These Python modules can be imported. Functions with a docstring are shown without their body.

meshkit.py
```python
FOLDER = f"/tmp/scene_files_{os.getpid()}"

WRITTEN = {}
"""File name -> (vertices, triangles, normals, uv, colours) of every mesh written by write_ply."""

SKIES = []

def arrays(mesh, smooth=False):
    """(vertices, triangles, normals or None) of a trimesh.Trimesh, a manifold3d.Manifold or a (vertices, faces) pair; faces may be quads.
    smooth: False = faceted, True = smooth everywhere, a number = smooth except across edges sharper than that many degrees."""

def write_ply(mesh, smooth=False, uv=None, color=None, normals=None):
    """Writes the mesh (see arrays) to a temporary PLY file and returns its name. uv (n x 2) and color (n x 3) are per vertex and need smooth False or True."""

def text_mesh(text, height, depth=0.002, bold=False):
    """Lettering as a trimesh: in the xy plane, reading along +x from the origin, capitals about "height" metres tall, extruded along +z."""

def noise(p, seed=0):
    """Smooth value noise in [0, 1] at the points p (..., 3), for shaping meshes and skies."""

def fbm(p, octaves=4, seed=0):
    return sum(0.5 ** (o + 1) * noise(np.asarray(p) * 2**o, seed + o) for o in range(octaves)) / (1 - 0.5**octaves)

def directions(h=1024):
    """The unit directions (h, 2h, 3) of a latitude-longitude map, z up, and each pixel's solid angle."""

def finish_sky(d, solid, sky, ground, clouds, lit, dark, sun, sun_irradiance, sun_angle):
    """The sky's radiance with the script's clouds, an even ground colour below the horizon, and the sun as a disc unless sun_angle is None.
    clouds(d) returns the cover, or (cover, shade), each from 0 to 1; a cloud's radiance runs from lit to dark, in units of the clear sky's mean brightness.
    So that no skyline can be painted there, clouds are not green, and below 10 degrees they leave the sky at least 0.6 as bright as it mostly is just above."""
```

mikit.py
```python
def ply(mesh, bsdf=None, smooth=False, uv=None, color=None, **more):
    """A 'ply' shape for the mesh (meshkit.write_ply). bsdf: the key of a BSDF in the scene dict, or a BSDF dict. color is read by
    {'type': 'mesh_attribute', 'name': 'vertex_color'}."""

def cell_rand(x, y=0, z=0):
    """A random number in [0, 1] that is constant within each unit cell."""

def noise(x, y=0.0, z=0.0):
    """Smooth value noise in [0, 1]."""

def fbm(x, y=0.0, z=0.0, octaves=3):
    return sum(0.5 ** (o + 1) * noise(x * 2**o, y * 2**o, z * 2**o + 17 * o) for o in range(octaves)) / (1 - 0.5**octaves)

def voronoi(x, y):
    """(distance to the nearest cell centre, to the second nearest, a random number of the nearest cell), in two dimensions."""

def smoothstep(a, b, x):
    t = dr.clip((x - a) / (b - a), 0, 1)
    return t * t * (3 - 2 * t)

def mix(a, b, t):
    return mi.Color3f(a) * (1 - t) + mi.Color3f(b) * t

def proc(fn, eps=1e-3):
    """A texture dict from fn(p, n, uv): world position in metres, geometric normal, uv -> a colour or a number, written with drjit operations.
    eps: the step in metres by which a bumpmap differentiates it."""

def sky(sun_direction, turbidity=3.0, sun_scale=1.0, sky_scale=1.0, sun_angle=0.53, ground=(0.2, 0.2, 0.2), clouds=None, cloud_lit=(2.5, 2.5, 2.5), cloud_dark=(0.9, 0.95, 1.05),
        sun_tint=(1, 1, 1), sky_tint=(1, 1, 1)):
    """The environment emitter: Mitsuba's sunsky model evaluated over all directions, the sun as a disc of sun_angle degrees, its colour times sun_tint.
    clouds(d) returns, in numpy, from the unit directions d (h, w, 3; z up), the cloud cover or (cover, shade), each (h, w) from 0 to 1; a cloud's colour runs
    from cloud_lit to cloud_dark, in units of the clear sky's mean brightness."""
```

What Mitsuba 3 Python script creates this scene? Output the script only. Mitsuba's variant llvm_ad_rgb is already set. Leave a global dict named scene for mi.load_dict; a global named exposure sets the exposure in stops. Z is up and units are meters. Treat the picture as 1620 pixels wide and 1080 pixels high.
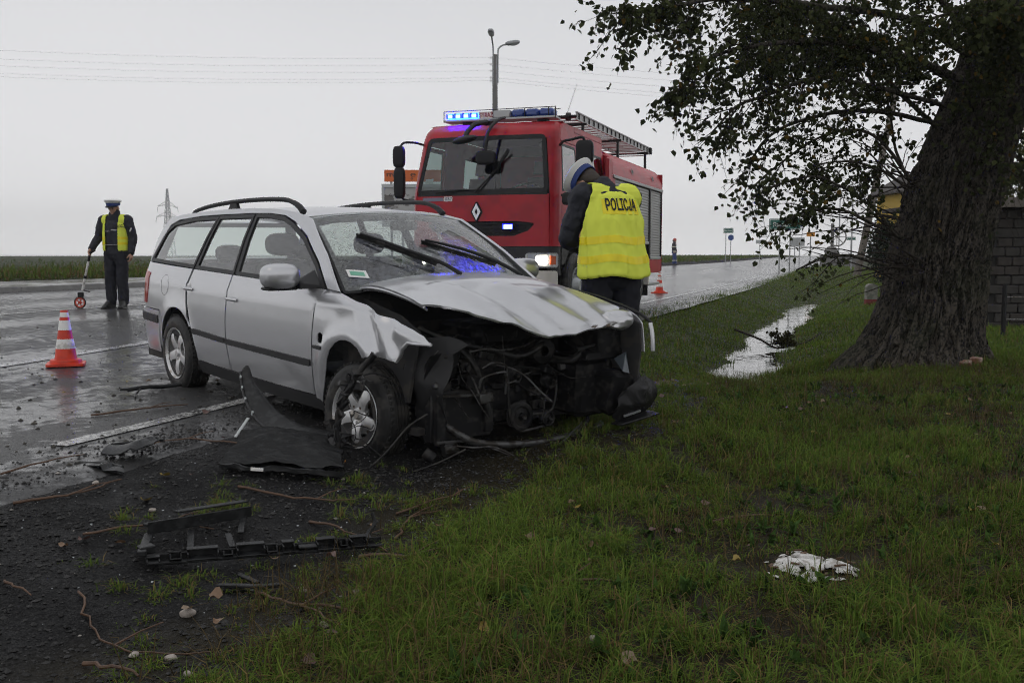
import math, random
import numpy as np, trimesh, shapely, drjit as dr, mitsuba as mi, manifold3d as m3
from shapely.geometry import Polygon
import mikit, meshkit
from mikit import proc, noise, fbm, voronoi, cell_rand, smoothstep, mix

T = mi.ScalarTransform4f
scene, labels = {}, {}

# ------------------------------------------------------------------ camera, sky, exposure
EYE = 1.2
PITCH = math.atan(135 / 1580)
scene['camera'] = {'type': 'perspective', 'fov': 2 * math.degrees(math.atan(810 / 1580)), 'fov_axis': 'x', 'near_clip': 0.05, 'far_clip': 3000.0,
                   'to_world': T().look_at(origin=[0, 0, EYE], target=[0, math.cos(PITCH), EYE - math.sin(PITCH)], up=[0, 0, 1])}


def cloud_deck(d):
    n = meshkit.fbm(np.stack([d[..., 0] * 2.2, d[..., 1] * 2.2, d[..., 2] * 5.0], -1) + 7.3, 4, 3)
    return np.ones(d.shape[:2]), np.clip(0.92 * np.clip(d[..., 2] * 2.6, 0, 1) ** 0.75 + 0.34 * (n - 0.5), 0, 1)


scene['sky'] = mikit.sky([-0.3, -0.35, 0.75], turbidity=4.0, sun_scale=0.02, sun_angle=30.0, clouds=cloud_deck, ground=(0.06, 0.06, 0.05),
                         cloud_lit=(2.64, 2.63, 2.65), cloud_dark=(1.74, 1.77, 1.84))
exposure = 1.85

# ------------------------------------------------------------------ helpers: names and tags
def numbered(name):
    if name not in scene and name not in labels and name not in HOLD:
        return name
    k = 1
    while f'{name}_{k:03d}' in scene or f'{name}_{k:03d}' in labels or f'{name}_{k:03d}' in HOLD:
        k += 1
    return f'{name}_{k:03d}'


HOLD = {}


def thing(name, label, cat, group=None):
    key = numbered(name)
    labels[key] = {'label': label, 'category': cat}
    if group:
        labels[key]['group'] = group
    HOLD[key] = True
    return key


def obj(name, mesh, mat, parent=None, smooth=40, label=None, cat=None, group=None, kind=None, color=None, M=None, **more):
    key = numbered(parent + '__' + name if parent else name)
    HOLD[key] = True
    if M is not None:
        mesh = mesh.copy() if hasattr(mesh, 'copy') else mesh
        mesh.apply_transform(M)
    scene[key] = mikit.ply(mesh, mat, smooth=smooth, color=color, **more)
    t = {}
    if label: t['label'] = label
    if cat: t['category'] = cat
    if group: t['group'] = group
    if kind: t['kind'] = kind
    if t: labels[key] = t
    return key


# ------------------------------------------------------------------ helpers: meshes
def tm(v, f):
    return trimesh.Trimesh(np.asarray(v, float), np.asarray(f, int), process=False)


def cat(*ms):
    return trimesh.util.concatenate([m for m in ms if m is not None])


def mtm(man):
    m = man.to_mesh()
    return tm(m.vert_properties[:, :3], m.tri_verts)


def rotm(deg, axis, p=None):
    return trimesh.transformations.rotation_matrix(math.radians(deg), axis, p)


def trans(x, y=0, z=0):
    return trimesh.transformations.translation_matrix([x, y, z])


def box(x0, x1, y0, y1, z0, z1, b=0.0):
    """A box with chamfered edges."""
    b = min(b, 0.45 * min(x1 - x0, y1 - y0, z1 - z0))
    if b <= 0:
        m = trimesh.creation.box((x1 - x0, y1 - y0, z1 - z0))
        m.apply_translation([(x0 + x1) / 2, (y0 + y1) / 2, (z0 + z1) / 2])
        return m
    pts = []
    for i in range(8):
        c = [(x0, x1)[i & 1], (y0, y1)[(i >> 1) & 1], (z0, z1)[i >> 2]]
        s = [(1, -1)[i & 1], (1, -1)[(i >> 1) & 1], (1, -1)[i >> 2]]
        for k in range(3):
            p = [c[j] + s[j] * (b if j != k else 0) for j in range(3)]
            pts.append(p)
    return hull(pts)


def hull(pts):
    return mtm(m3.Manifold.hull_points(np.asarray(pts, float)))


def obox(c, size, R=np.eye(3), b=0.0):
    m = box(-size[0] / 2, size[0] / 2, -size[1] / 2, size[1] / 2, -size[2] / 2, size[2] / 2, b)
    M = np.eye(4); M[:3, :3] = R; M[:3, 3] = c
    m.apply_transform(M)
    return m


def frame_to(d):
    d = np.asarray(d, float); d = d / np.linalg.norm(d)
    a = np.array([0, 0, 1.0]) if abs(d[2]) < 0.9 else np.array([1.0, 0, 0])
    x = np.cross(a, d); x /= np.linalg.norm(x)
    return np.stack([x, np.cross(d, x), d], 1)


def cyl(p0, p1, r, n=16, r1=None, caps=True):
    p0, p1 = np.asarray(p0, float), np.asarray(p1, float)
    return tube([p0, p1], [r, r if r1 is None else r1], n, caps)


def tube(pts, r, n=8, caps=True):
    pts = np.asarray(pts, float); k = len(pts)
    r = np.broadcast_to(np.asarray(r, float), (k,))
    t = np.gradient(pts, axis=0) if k > 2 else np.repeat((pts[1] - pts[0])[None], 2, 0)
    t /= np.linalg.norm(t, axis=1, keepdims=True) + 1e-12
    F = frame_to(t[0]); x = F[:, 0]
    a = np.arange(n) * 2 * np.pi / n
    V = []
    for i in range(k):
        x = x - t[i] * (x @ t[i]); x /= np.linalg.norm(x) + 1e-12
        y = np.cross(t[i], x)
        V.append(pts[i] + r[i] * (np.cos(a)[:, None] * x + np.sin(a)[:, None] * y))
    V = np.vstack(V); f = []
    i = np.arange(n); j = (i + 1) % n
    for s in range(k - 1):
        b0, b1 = s * n, (s + 1) * n
        f.append(np.stack([b0 + i, b0 + j, b1 + j], 1)); f.append(np.stack([b0 + i, b1 + j, b1 + i], 1))
    if caps:
        V = np.vstack([V, pts[0], pts[-1]])
        c0, c1 = len(V) - 2, len(V) - 1
        f.append(np.stack([i * 0 + c0, j, i], 1)); f.append(np.stack([i * 0 + c1, (k - 1) * n + i, (k - 1) * n + j], 1))
    return tm(V, np.vstack(f))


def spline(pts, n=8):
    """Catmull-Rom through the points."""
    p = np.asarray(pts, float)
    p = np.vstack([2 * p[0] - p[1], p, 2 * p[-1] - p[-2]])
    out = []
    for i in range(1, len(p) - 2):
        t = np.linspace(0, 1, n, endpoint=False)[:, None]
        a, b, c, d = p[i - 1], p[i], p[i + 1], p[i + 2]
        out.append(0.5 * (2 * b + (c - a) * t + (2 * a - 5 * b + 4 * c - d) * t ** 2 + (3 * b - a - 3 * c + d) * t ** 3))
    return np.vstack(out + [p[-2:-1]])


def lathe(prof, n=32, axis='z'):
    """prof: (radius, height) pairs, turned about z (or y)."""
    prof = np.asarray(prof, float); k = len(prof)
    a = np.arange(n) * 2 * np.pi / n
    V = np.stack([prof[:, None, 0] * np.cos(a), prof[:, None, 0] * np.sin(a), np.repeat(prof[:, 1:2], n, 1)], -1).reshape(-1, 3)
    i = np.arange(n); j = (i + 1) % n
    f = []
    for s in range(k - 1):
        b0, b1 = s * n, (s + 1) * n
        f += [np.stack([b0 + i, b0 + j, b1 + j], 1), np.stack([b0 + i, b1 + j, b1 + i], 1)]
    m = tm(V, np.vstack(f))
    if axis == 'y':
        m.apply_transform(rotm(-90, [1, 0, 0]))
    if axis == 'x':
        m.apply_transform(rotm(90, [0, 1, 0]))
    return m


def grid_mesh(P):
    """P (a, b, 3) -> quads."""
    a, b = P.shape[:2]
    i = np.arange(a * b).reshape(a, b)
    f = np.stack([i[:-1, :-1], i[1:, :-1], i[1:, 1:], i[:-1, 1:]], -1).reshape(-1, 4)
    f = np.vstack([f[:, [0, 1, 2]], f[:, [0, 2, 3]]])
    return tm(P.reshape(-1, 3), f)


def tri_poly(poly, cell):
    """The 2D polygon cut into cells and triangles: (points, triangles, boundary edges)."""
    x0, y0, x1, y1 = poly.bounds
    xs = np.arange(math.floor(x0 / cell), math.ceil(x1 / cell) + 1) * cell
    ys = np.arange(math.floor(y0 / cell), math.ceil(y1 / cell) + 1) * cell
    X, Y = np.meshgrid(xs[:-1], ys[:-1])
    cells = shapely.box(X.ravel(), Y.ravel(), X.ravel() + cell, Y.ravel() + cell)
    got = shapely.intersection(poly, cells)
    pts, tris, at = [], [], 0
    for g in got:
        for q in getattr(g, 'geoms', [g]):
            if q.geom_type != 'Polygon' or q.area < 1e-9:
                continue
            c = np.asarray(q.exterior.coords)[:-1]
            if len(q.interiors) == 0 and len(c) <= 4 and (len(c) == 3 or shapely.convex_hull(q).area - q.area < 1e-10):
                o = c if q.exterior.is_ccw else c[::-1]
                tris.append(np.array([[0, k, k + 1] for k in range(1, len(o) - 1)]) + at)
                pts.append(o); at += len(o)
            else:
                v, f = trimesh.creation.triangulate_polygon(q, engine='earcut')
                v = np.asarray(v); f = np.asarray(f)
                e = v[f]; ar = (e[:, 1, 0] - e[:, 0, 0]) * (e[:, 2, 1] - e[:, 0, 1]) - (e[:, 2, 0] - e[:, 0, 0]) * (e[:, 1, 1] - e[:, 0, 1])
                f = np.where((ar < 0)[:, None], f[:, ::-1], f)
                tris.append(f + at); pts.append(v); at += len(v)
    pts, tris = np.vstack(pts), np.vstack(tris)
    key = np.round(pts * 2e4).astype(np.int64)
    _, first, inv = np.unique(key, axis=0, return_index=True, return_inverse=True)
    pts, tris = pts[first], inv.ravel()[tris]
    tris = tris[(tris[:, 0] != tris[:, 1]) & (tris[:, 1] != tris[:, 2]) & (tris[:, 0] != tris[:, 2])]
    return pts, tris


def smooth_poly(pts, r=0.0, n=None):
    """Polygon from corner points, with rounded corners."""
    p = Polygon(pts).buffer(0)
    if r:
        p = p.buffer(-r, join_style='mitre').buffer(2 * r, quad_segs=5).buffer(-r, quad_segs=5)
        p = p if p.geom_type == 'Polygon' else max(p.geoms, key=lambda g: g.area)
    return p


def panel(poly, fn, thick=0.008, cell=0.06, flip=False, gap=0.0):
    """A sheet: the polygon's points mapped by fn(u, v) -> (n, 3), given a thickness on the side away from the outside."""
    if not isinstance(poly, Polygon):
        poly = Polygon(poly).buffer(0)
    if gap:
        poly = poly.buffer(-gap)
        if poly.geom_type != 'Polygon':
            poly = max(poly.geoms, key=lambda g: g.area)
    p, f = tri_poly(poly, cell)
    P = fn(p[:, 0], p[:, 1])
    e = 1e-3
    N = np.cross(fn(p[:, 0] + e, p[:, 1]) - fn(p[:, 0] - e, p[:, 1]), fn(p[:, 0], p[:, 1] + e) - fn(p[:, 0], p[:, 1] - e))
    N /= np.linalg.norm(N, axis=1, keepdims=True) + 1e-15
    if flip:
        N = -N; f = f[:, ::-1]
    if not thick:
        return tm(P, f)
    B = P - N * thick
    ed = np.vstack([f[:, [0, 1]], f[:, [1, 2]], f[:, [2, 0]]])
    k = np.sort(ed, 1); kk = k[:, 0].astype(np.int64) * (len(p) + 1) + k[:, 1]
    u, idx, cnt = np.unique(kk, return_index=True, return_counts=True)
    b = ed[idx[cnt == 1]]; n = len(P)
    w = np.vstack([np.stack([b[:, 1], b[:, 0], b[:, 0] + n], 1), np.stack([b[:, 1], b[:, 0] + n, b[:, 1] + n], 1)])
    return tm(np.vstack([P, B]), np.vstack([f, f[:, ::-1] + n, w]))


def extrude(poly, h):
    """Polygon in xy, extruded along +z."""
    if not isinstance(poly, Polygon):
        poly = Polygon(poly).buffer(0)
    return trimesh.creation.extrude_polygon(poly, h, engine='earcut')


def affine(m, X, Y, Z, o):
    """Lay a mesh with its x, y, z along the given axes at o."""
    M = np.eye(4); M[:3, 0], M[:3, 1], M[:3, 2], M[:3, 3] = X, Y, Z, o
    m = m.copy(); m.apply_transform(M)
    return m


def rough(m, amp, freq, seed=0):
    """Push the vertices about with noise."""
    v = m.vertices
    d = np.stack([meshkit.fbm(v * freq + 31 * k + 3.7, 3, seed + k) - 0.5 for k in range(3)], 1)
    m.vertices = v + d * 2 * amp
    return m


def text(s, h, depth=0.002, bold=True):
    return meshkit.text_mesh(s, h, depth, bold)


# ------------------------------------------------------------------ materials
def P(color, roughness=0.5, metallic=0.0, spec=0.5, bump=None, eps=1e-3, scale=1.0, two=True, **more):
    """A principled BSDF; colour or roughness may be functions."""
    c = proc(color) if callable(color) else ({'type': 'rgb', 'value': list(color)} if not isinstance(color, dict) else color)
    r = proc(roughness) if callable(roughness) else roughness
    b = {'type': 'principled', 'base_color': c, 'roughness': r, 'metallic': metallic, 'specular': spec, **more}
    if bump is not None:
        b = {'type': 'bumpmap', 'arbitrary': proc(bump, eps), 'scale': scale, 'bsdf': b}
    return {'type': 'twosided', 'bsdf': b} if two else b


VC = {'type': 'mesh_attribute', 'name': 'vertex_color'}


def spots(p, f, lo, hi):
    return smoothstep(lo, hi, fbm(p.x * f, p.y * f, p.z * f, 3))


def road_color(p, n, uv):
    g = noise(p.x * 160, p.y * 160, p.z * 160)
    w = fbm(p.x * 0.7, p.y * 0.7, 0, 3)
    return mix((0.014, 0.0145, 0.016), (0.052, 0.051, 0.050), 0.6 * g + 0.4 * w)


def wet(p):
    """0: a damp rough patch, 1: standing water; long along the road."""
    l, s = 0.943 * p.x - 0.334 * p.y, 0.334 * p.x + 0.943 * p.y
    return smoothstep(0.43, 0.60, 0.42 * fbm(l * 1.3, s * 0.4, 3.1, 4) + 0.58 * fbm(p.x * 15, p.y * 15, 1.7, 3))


def road_rough(p, n, uv):
    return 0.13 + 0.10 * noise(p.x * 40, p.y * 40, 5)


def road_bump(p, n, uv):
    g = fbm(p.x * 75, p.y * 75, 1.0, 2)
    d = fbm(p.x * 14, p.y * 14, 2.0, 2)
    return 0.0050 * g + 0.0040 * d


def film_bump(p, n, uv):
    return 0.0014 * fbm(p.x * 45, p.y * 45, 4.0, 2) + 0.0030 * fbm(p.x * 9, p.y * 9, 2.0, 3)


scene['m_road_grain'] = P(road_color, 0.50, bump=road_bump, eps=3e-3, spec=0.26)
scene['m_road_film'] = P(road_color, road_rough, bump=film_bump, eps=3e-3, spec=0.50)
scene['m_road'] = {'type': 'blendbsdf', 'weight': proc(lambda p, n, uv: dr.clip(0.10 + 0.75 * wet(p) + 0.55 * smoothstep(15.0, 27.0, 0.334 * p.x + 0.943 * p.y), 0, 0.92)), 'a': {'type': 'ref', 'id': 'm_road_grain'}, 'b': {'type': 'ref', 'id': 'm_road_film'}}
scene['m_marking'] = P(lambda p, n, uv: mix((0.03, 0.03, 0.03), (0.34, 0.34, 0.33), smoothstep(0.40, 0.62, 0.5 * fbm(p.x * 9, p.y * 9, 0, 3) + 0.5 * noise(p.x * 70, p.y * 70))), 0.22, spec=0.5,
                       bump=lambda p, n, uv: 0.002 * fbm(p.x * 60, p.y * 60, 1.0, 2))
scene['m_pavement'] = P(lambda p, n, uv: mix((0.10, 0.10, 0.10), (0.22, 0.21, 0.20), fbm(p.x * 3, p.y * 3, 0, 4)), lambda p, n, uv: 0.08 + 0.35 * spots(p, 1.1, 0.4, 0.62), spec=0.5)
scene['m_kerb'] = P(lambda p, n, uv: mix((0.13, 0.13, 0.125), (0.24, 0.235, 0.23), fbm(p.x * 7, p.y * 7, p.z * 7, 4)), 0.55)


def ground_color(p, n, uv):
    l, s = 0.943 * p.x - 0.334 * p.y, 0.334 * p.x + 0.943 * p.y
    g = noise(p.x * 210, p.y * 210, 0)
    w = fbm(p.x * 3.1, p.y * 3.1, 0, 4)
    grit = mix((0.003, 0.003, 0.0035), (0.022, 0.0215, 0.021), g * g)
    soil = mix((0.008, 0.0075, 0.004), (0.030, 0.024, 0.013), 0.5 * w + 0.5 * noise(p.x * 60, p.y * 60, 3))
    turf = mix((0.018, 0.024, 0.008), (0.038, 0.046, 0.016), fbm(p.x * 2.3, p.y * 2.3, 7, 4))
    edge = -2.05 + 0.9 * (fbm(p.x * 1.3, p.y * 1.3, 2, 3) - 0.5)
    t = smoothstep(edge - 0.25, edge + 0.25, l)
    t = dr.select(s > 10.2, smoothstep(-3.75, -3.3, l + 0.6 * (fbm(p.x * 2, p.y * 2, 2, 3) - 0.5)), t)
    c = mix(grit, soil, t)
    far = smoothstep(9.0, 22.0, s) * smoothstep(0.40, 0.55, w + 0.12)
    c = mix(c, turf, dr.maximum(dr.maximum(far * t, 0.8 * t * smoothstep(10.0, 11.0, s)), smoothstep(-22.0, -24.0, l)))
    return c


def ground_rough(p, n, uv):
    return 0.42 + 0.4 * fbm(p.x * 5, p.y * 5, 9, 3)


def ground_bump(p, n, uv):
    return 0.010 * fbm(p.x * 55, p.y * 55, 4, 3)


scene['m_ground'] = P(ground_color, ground_rough, bump=ground_bump, eps=2e-3, spec=0.12)
scene['m_blade'] = {'type': 'principledthin', 'base_color': VC, 'roughness': 0.38, 'diff_trans': 0.5, 'spec_trans': 0.0, 'eta': 1.35}
scene['m_leaf'] = {'type': 'principledthin', 'base_color': VC, 'roughness': 0.36, 'diff_trans': 0.35, 'spec_trans': 0.0, 'eta': 1.4}
scene['m_vc'] = P(VC, 0.6)
scene['m_stone'] = P(VC, 0.5, spec=0.25)
scene['m_water'] = P((0.020, 0.019, 0.014), 0.02, spec=0.55, bump=lambda p, n, uv: 0.004 * fbm(p.x * 6, p.y * 6, 0, 2))


# ------------------------------------------------------------------ terrain
def ls(x, y):
    return 0.943 * x - 0.334 * y, 0.334 * x + 0.943 * y


def xy(l, s):
    k = 0.943 ** 2 + 0.334 ** 2
    return (0.943 * l + 0.334 * s) / k, (-0.334 * l + 0.943 * s) / k


def sm(a, b, x):
    t = np.clip((np.asarray(x, float) - a) / (b - a), 0, 1)
    return t * t * (3 - 2 * t)


def z_road(l, s):
    z = 0.13 + 0.15 * sm(5, 13, s) + 0.25 * sm(25, 70, s) + 0.42 * sm(70, 170, s) - 0.004 * np.maximum(np.asarray(s) - 170, 0)
    return z + 0.05 * sm(-4, -9, l)


def z_ground(l, s):
    """Bare ground, without the road sheet."""
    l, s = np.broadcast_arrays(np.asarray(l, float), np.asarray(s, float))
    zr = z_road(l, s)
    zg = 0.02 + 0.40 * sm(15, 60, s) + 0.30 * sm(60, 170, s) - 0.004 * np.maximum(s - 170, 0)
    near = -0.035 + 0.045 * sm(-2.2, -0.6, l)
    near = near + 0.11 * sm(5.0, 6.0, s) * sm(9.6, 8.2, s) * sm(-3.6, -2.4, l) * sm(-0.3, -1.2, l)
    near = zr - 0.004 + (near - zr + 0.004) * sm(-3.55, -2.2, l)
    cl = -1.28 - 0.37 * sm(11, 17, s) + 0.10 * np.sin(s * 0.85) + 0.05 * np.sin(s * 2.3 + 1)
    bed = -0.315 + 0.33 * sm(30, 38, s) + (zg + 0.15) * sm(36, 60, s)
    a = np.abs(l - cl)
    bank_l = zr - 0.03 + (bed - zr + 0.03) * sm(-3.9, 0, np.where(l < cl, -3.7 + (l + 3.7) / np.maximum(cl + 3.7, .1) * 3.7 - 0.2, 0)) ** 0.9
    bank_r = bed + (zg - bed) * sm(0.0, 1.9, l - cl) ** 0.9
    ditch = np.where(l < cl, bank_l, bank_r)
    ditch = np.where(a < 0.10, np.minimum(ditch, bed + 0.02), ditch)
    z = near + (ditch - near) * sm(9.5, 11.1, s + 0.25 * np.sin(l * 5))
    # off the road on its far side
    x, y = xy(l, s)
    n = meshkit.fbm(np.stack([x * 1.6, y * 1.6, 0 * x], -1), 4, 5) - 0.5
    fine = meshkit.fbm(np.stack([x * 9, y * 9, 0 * x], -1), 3, 9) - 0.5
    off = sm(-3.9, -3.2, l)
    z = z + off * (0.06 * n + 0.020 * fine) - 0.03 * sm(-3.3, -3.9, l)
    far_l = np.where(s > 52, -12.6, -24.2)
    z = np.where(l < -3.9, np.where(l < far_l, zr + 0.16 + 0.25 * n, zr - 0.035), z)
    return z


def ground_at(x, y):
    l, s = ls(x, y)
    z = z_ground(l, s)
    on = (l < -3.62) & (l > np.where(np.asarray(s) > 52, -12.4, -24.0))
    return np.where(on, np.maximum(z, z_road(l, s) + 0.0), z)


la = np.concatenate([-np.geomspace(420, 40, 14), np.arange(-38, -4.4, 0.7), np.arange(-4.4, 5.5, 0.07), np.arange(5.5, 18, 0.45), np.geomspace(18.5, 260, 14)])
sa = np.concatenate([-np.geomspace(60, 3, 10), np.arange(-2.5, 1.4, 0.3), np.arange(1.4, 13, 0.07), np.arange(13, 36, 0.18), np.arange(36, 110, 1.5), np.geomspace(112, 690, 24)])
L, S = np.meshgrid(la, sa, indexing='ij')
gx, gy = xy(L, S)
obj('ground', grid_mesh(np.stack([gx, gy, z_ground(L, S)], -1)), 'm_ground', smooth=True, kind='structure')

ll = np.concatenate([[-3.25], np.arange(-3.35, -4.8, -0.10), np.arange(-5, -19.4, -0.4), [-19.38]])[::-1]
ss = np.concatenate([np.arange(-40, 1, 2), np.arange(1, 14, 0.12), np.arange(14, 60, 0.5), np.geomspace(60, 660, 50)])
L, S = np.meshgrid(ll, ss, indexing='ij')
J = np.where(L > -3.8, 0.10 * (meshkit.fbm(np.stack([S * 1.1, S * 0, S * 0], -1), 4, 2) - 0.55), 0)
K = np.where(S > 52, np.maximum(L, -12.5), L)
gx, gy = xy(K + J, S)
zz = z_road(K + J, S) + 0.004 * (meshkit.fbm(np.stack([gx * 0.9, gy * 0.9, gx * 0], -1), 3, 8) - 0.5) - 0.060 * np.clip((L + 3.75) / 0.5, 0, 1) ** 1.5 - 0.01 * np.clip((L + 3.75) / 0.5, 0, 1)
obj('road', grid_mesh(np.stack([gx, gy, zz], -1)), 'm_road', smooth=True, kind='structure')


def stripe(l0, l1, s0, s1, dz=0.006):
    n = max(2, int((s1 - s0) / 0.5))
    L, S = np.meshgrid(np.linspace(l0, l1, 3), np.linspace(s0, s1, n), indexing='ij')
    x, y = xy(L, S)
    return grid_mesh(np.stack([x, y, z_road(L, S) + dz + 0.004 * (meshkit.fbm(np.stack([x * 0.9, y * 0.9, x * 0], -1), 3, 8) - 0.5)], -1))


obj('edge_line', stripe(-4.35, -4.22, 4.4, 7.3), 'm_marking', 'road', smooth=True)
for s0, s1 in ((3.6, 4.9), (6.2, 9.4), (12.6, 15.6), (18.6, 21.6), (24.6, 27.6), (30.6, 33.6), (38, 42), (48, 52), (58, 62)):
    obj('lane_dash', stripe(-7.56, -7.40, s0, s1), 'm_marking', 'road', smooth=True)
obj('centre_line', stripe(-12.32, -12.2, 2, 48), 'm_marking', 'road', smooth=True)
obj('edge_line', stripe(-4.16, -4.04, 19, 160), 'm_marking', 'road', smooth=True)


def strip_solid(l0, l1, s0, s1, z0, z1, step=1.0, lat=2):
    S = np.arange(s0, s1 + 1e-6, step)
    prof = [(l1, z0), (l1, z1 - 0.015), (l1 - 0.015, z1), (l0, z1), (l0, z0)]
    Pm = []
    for l, z in prof:
        x, y = xy(np.full_like(S, l), S)
        Pm.append(np.stack([x, y, z_road(np.full_like(S, l), S) + z], -1))
    return grid_mesh(np.array(Pm))


kerb = None
for i in range(48):
    obj('kerb_stone', strip_solid(-19.60, -19.42, 4 + i, 4.992 + i, -0.05, 0.125 + 0.006 * (i * 7 % 3), 0.496), 'm_kerb', 'pavement', smooth=25)
L, S = np.meshgrid(np.array([-24.3, -22.5, -21, -19.61]), np.arange(2, 53, 1.0), indexing='ij')
gx, gy = xy(L, S)
obj('pavement', grid_mesh(np.stack([gx, gy, z_road(L, S) + 0.115], -1)), 'm_pavement', smooth=True, kind='structure')

# the water lying in the ditch
S = np.arange(10.9, 34, 0.15)
cl = -1.28 - 0.37 * sm(11, 17, S)
W = np.linspace(-0.6, 0.6, 9)
gx, gy = xy(cl[:, None] + W[None], S[:, None] + 0 * W[None])
obj('water', grid_mesh(np.stack([gx, gy, np.full_like(gx, -0.262)], -1)), 'm_water', smooth=True, kind='structure')


# ------------------------------------------------------------------ grass
def blades(x, y, z, length, width, rng, bend=0.6, colors=None, lean=0.35, ang=None):
    """Blades as three triangles each; returns the mesh and per-vertex colours."""
    n = len(x)
    a = rng.uniform(0, 2 * np.pi, n) if ang is None else ang
    d = np.stack([np.cos(a), np.sin(a), 0 * a], 1)
    w = np.stack([-np.sin(a), np.cos(a), 0 * a], 1) * (width * 0.5)[:, None]
    b = np.stack([x, y, z], 1)
    th0 = np.abs(rng.normal(0, lean, n)); th1 = th0 + np.abs(rng.normal(bend, 0.4, n))
    th1 = np.minimum(th1, 1.75)
    up = np.array([0, 0, 1.0])
    m1 = b + (d * np.sin(th0)[:, None] + up * np.cos(th0)[:, None]) * (length * 0.5)[:, None]
    m2 = m1 + (d * np.sin(th1)[:, None] + up * np.cos(th1)[:, None]) * (length * 0.5)[:, None]
    V = np.stack([b - w, b + w, m1 - w * 0.8, m1 + w * 0.8, m2], 1).reshape(-1, 3)
    i = np.arange(n)[:, None] * 5
    f = np.concatenate([i + [[0, 1, 3]], i + [[0, 3, 2]], i + [[2, 3, 4]]])
    return tm(V, f), np.repeat(colors, 5, 0)


def grass_tint(x, y, rng, dry=0.12, k=1.0):
    n = len(x)
    q = meshkit.fbm(np.stack([x * 0.9, y * 0.9, 0 * x], -1), 3, 21)[:, None]
    r = rng.random((n, 1))
    c = np.array([0.055, 0.100, 0.018]) * (1 - r) + np.array([0.138, 0.190, 0.036]) * r
    c = c * (0.75 + 0.6 * q)
    dr_ = rng.random(n) < dry * (0.4 + 1.6 * meshkit.noise(np.stack([x * 0.7, y * 0.7, 0 * x], -1), 4))
    c[dr_] = (np.array([0.20, 0.145, 0.060]) * (0.6 + 0.6 * rng.random((n, 1))))[dr_]
    return c * k


rng = np.random.default_rng(11)


def seed_near(n, dmin, dmax, xpad=1.12):
    """Places in the camera's view, evenly on the ground."""
    d = rng.uniform(dmin ** 1.5, dmax ** 1.5, n) ** (1 / 1.5)
    return rng.uniform(-0.52, 0.52, n) * xpad * d, d

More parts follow.
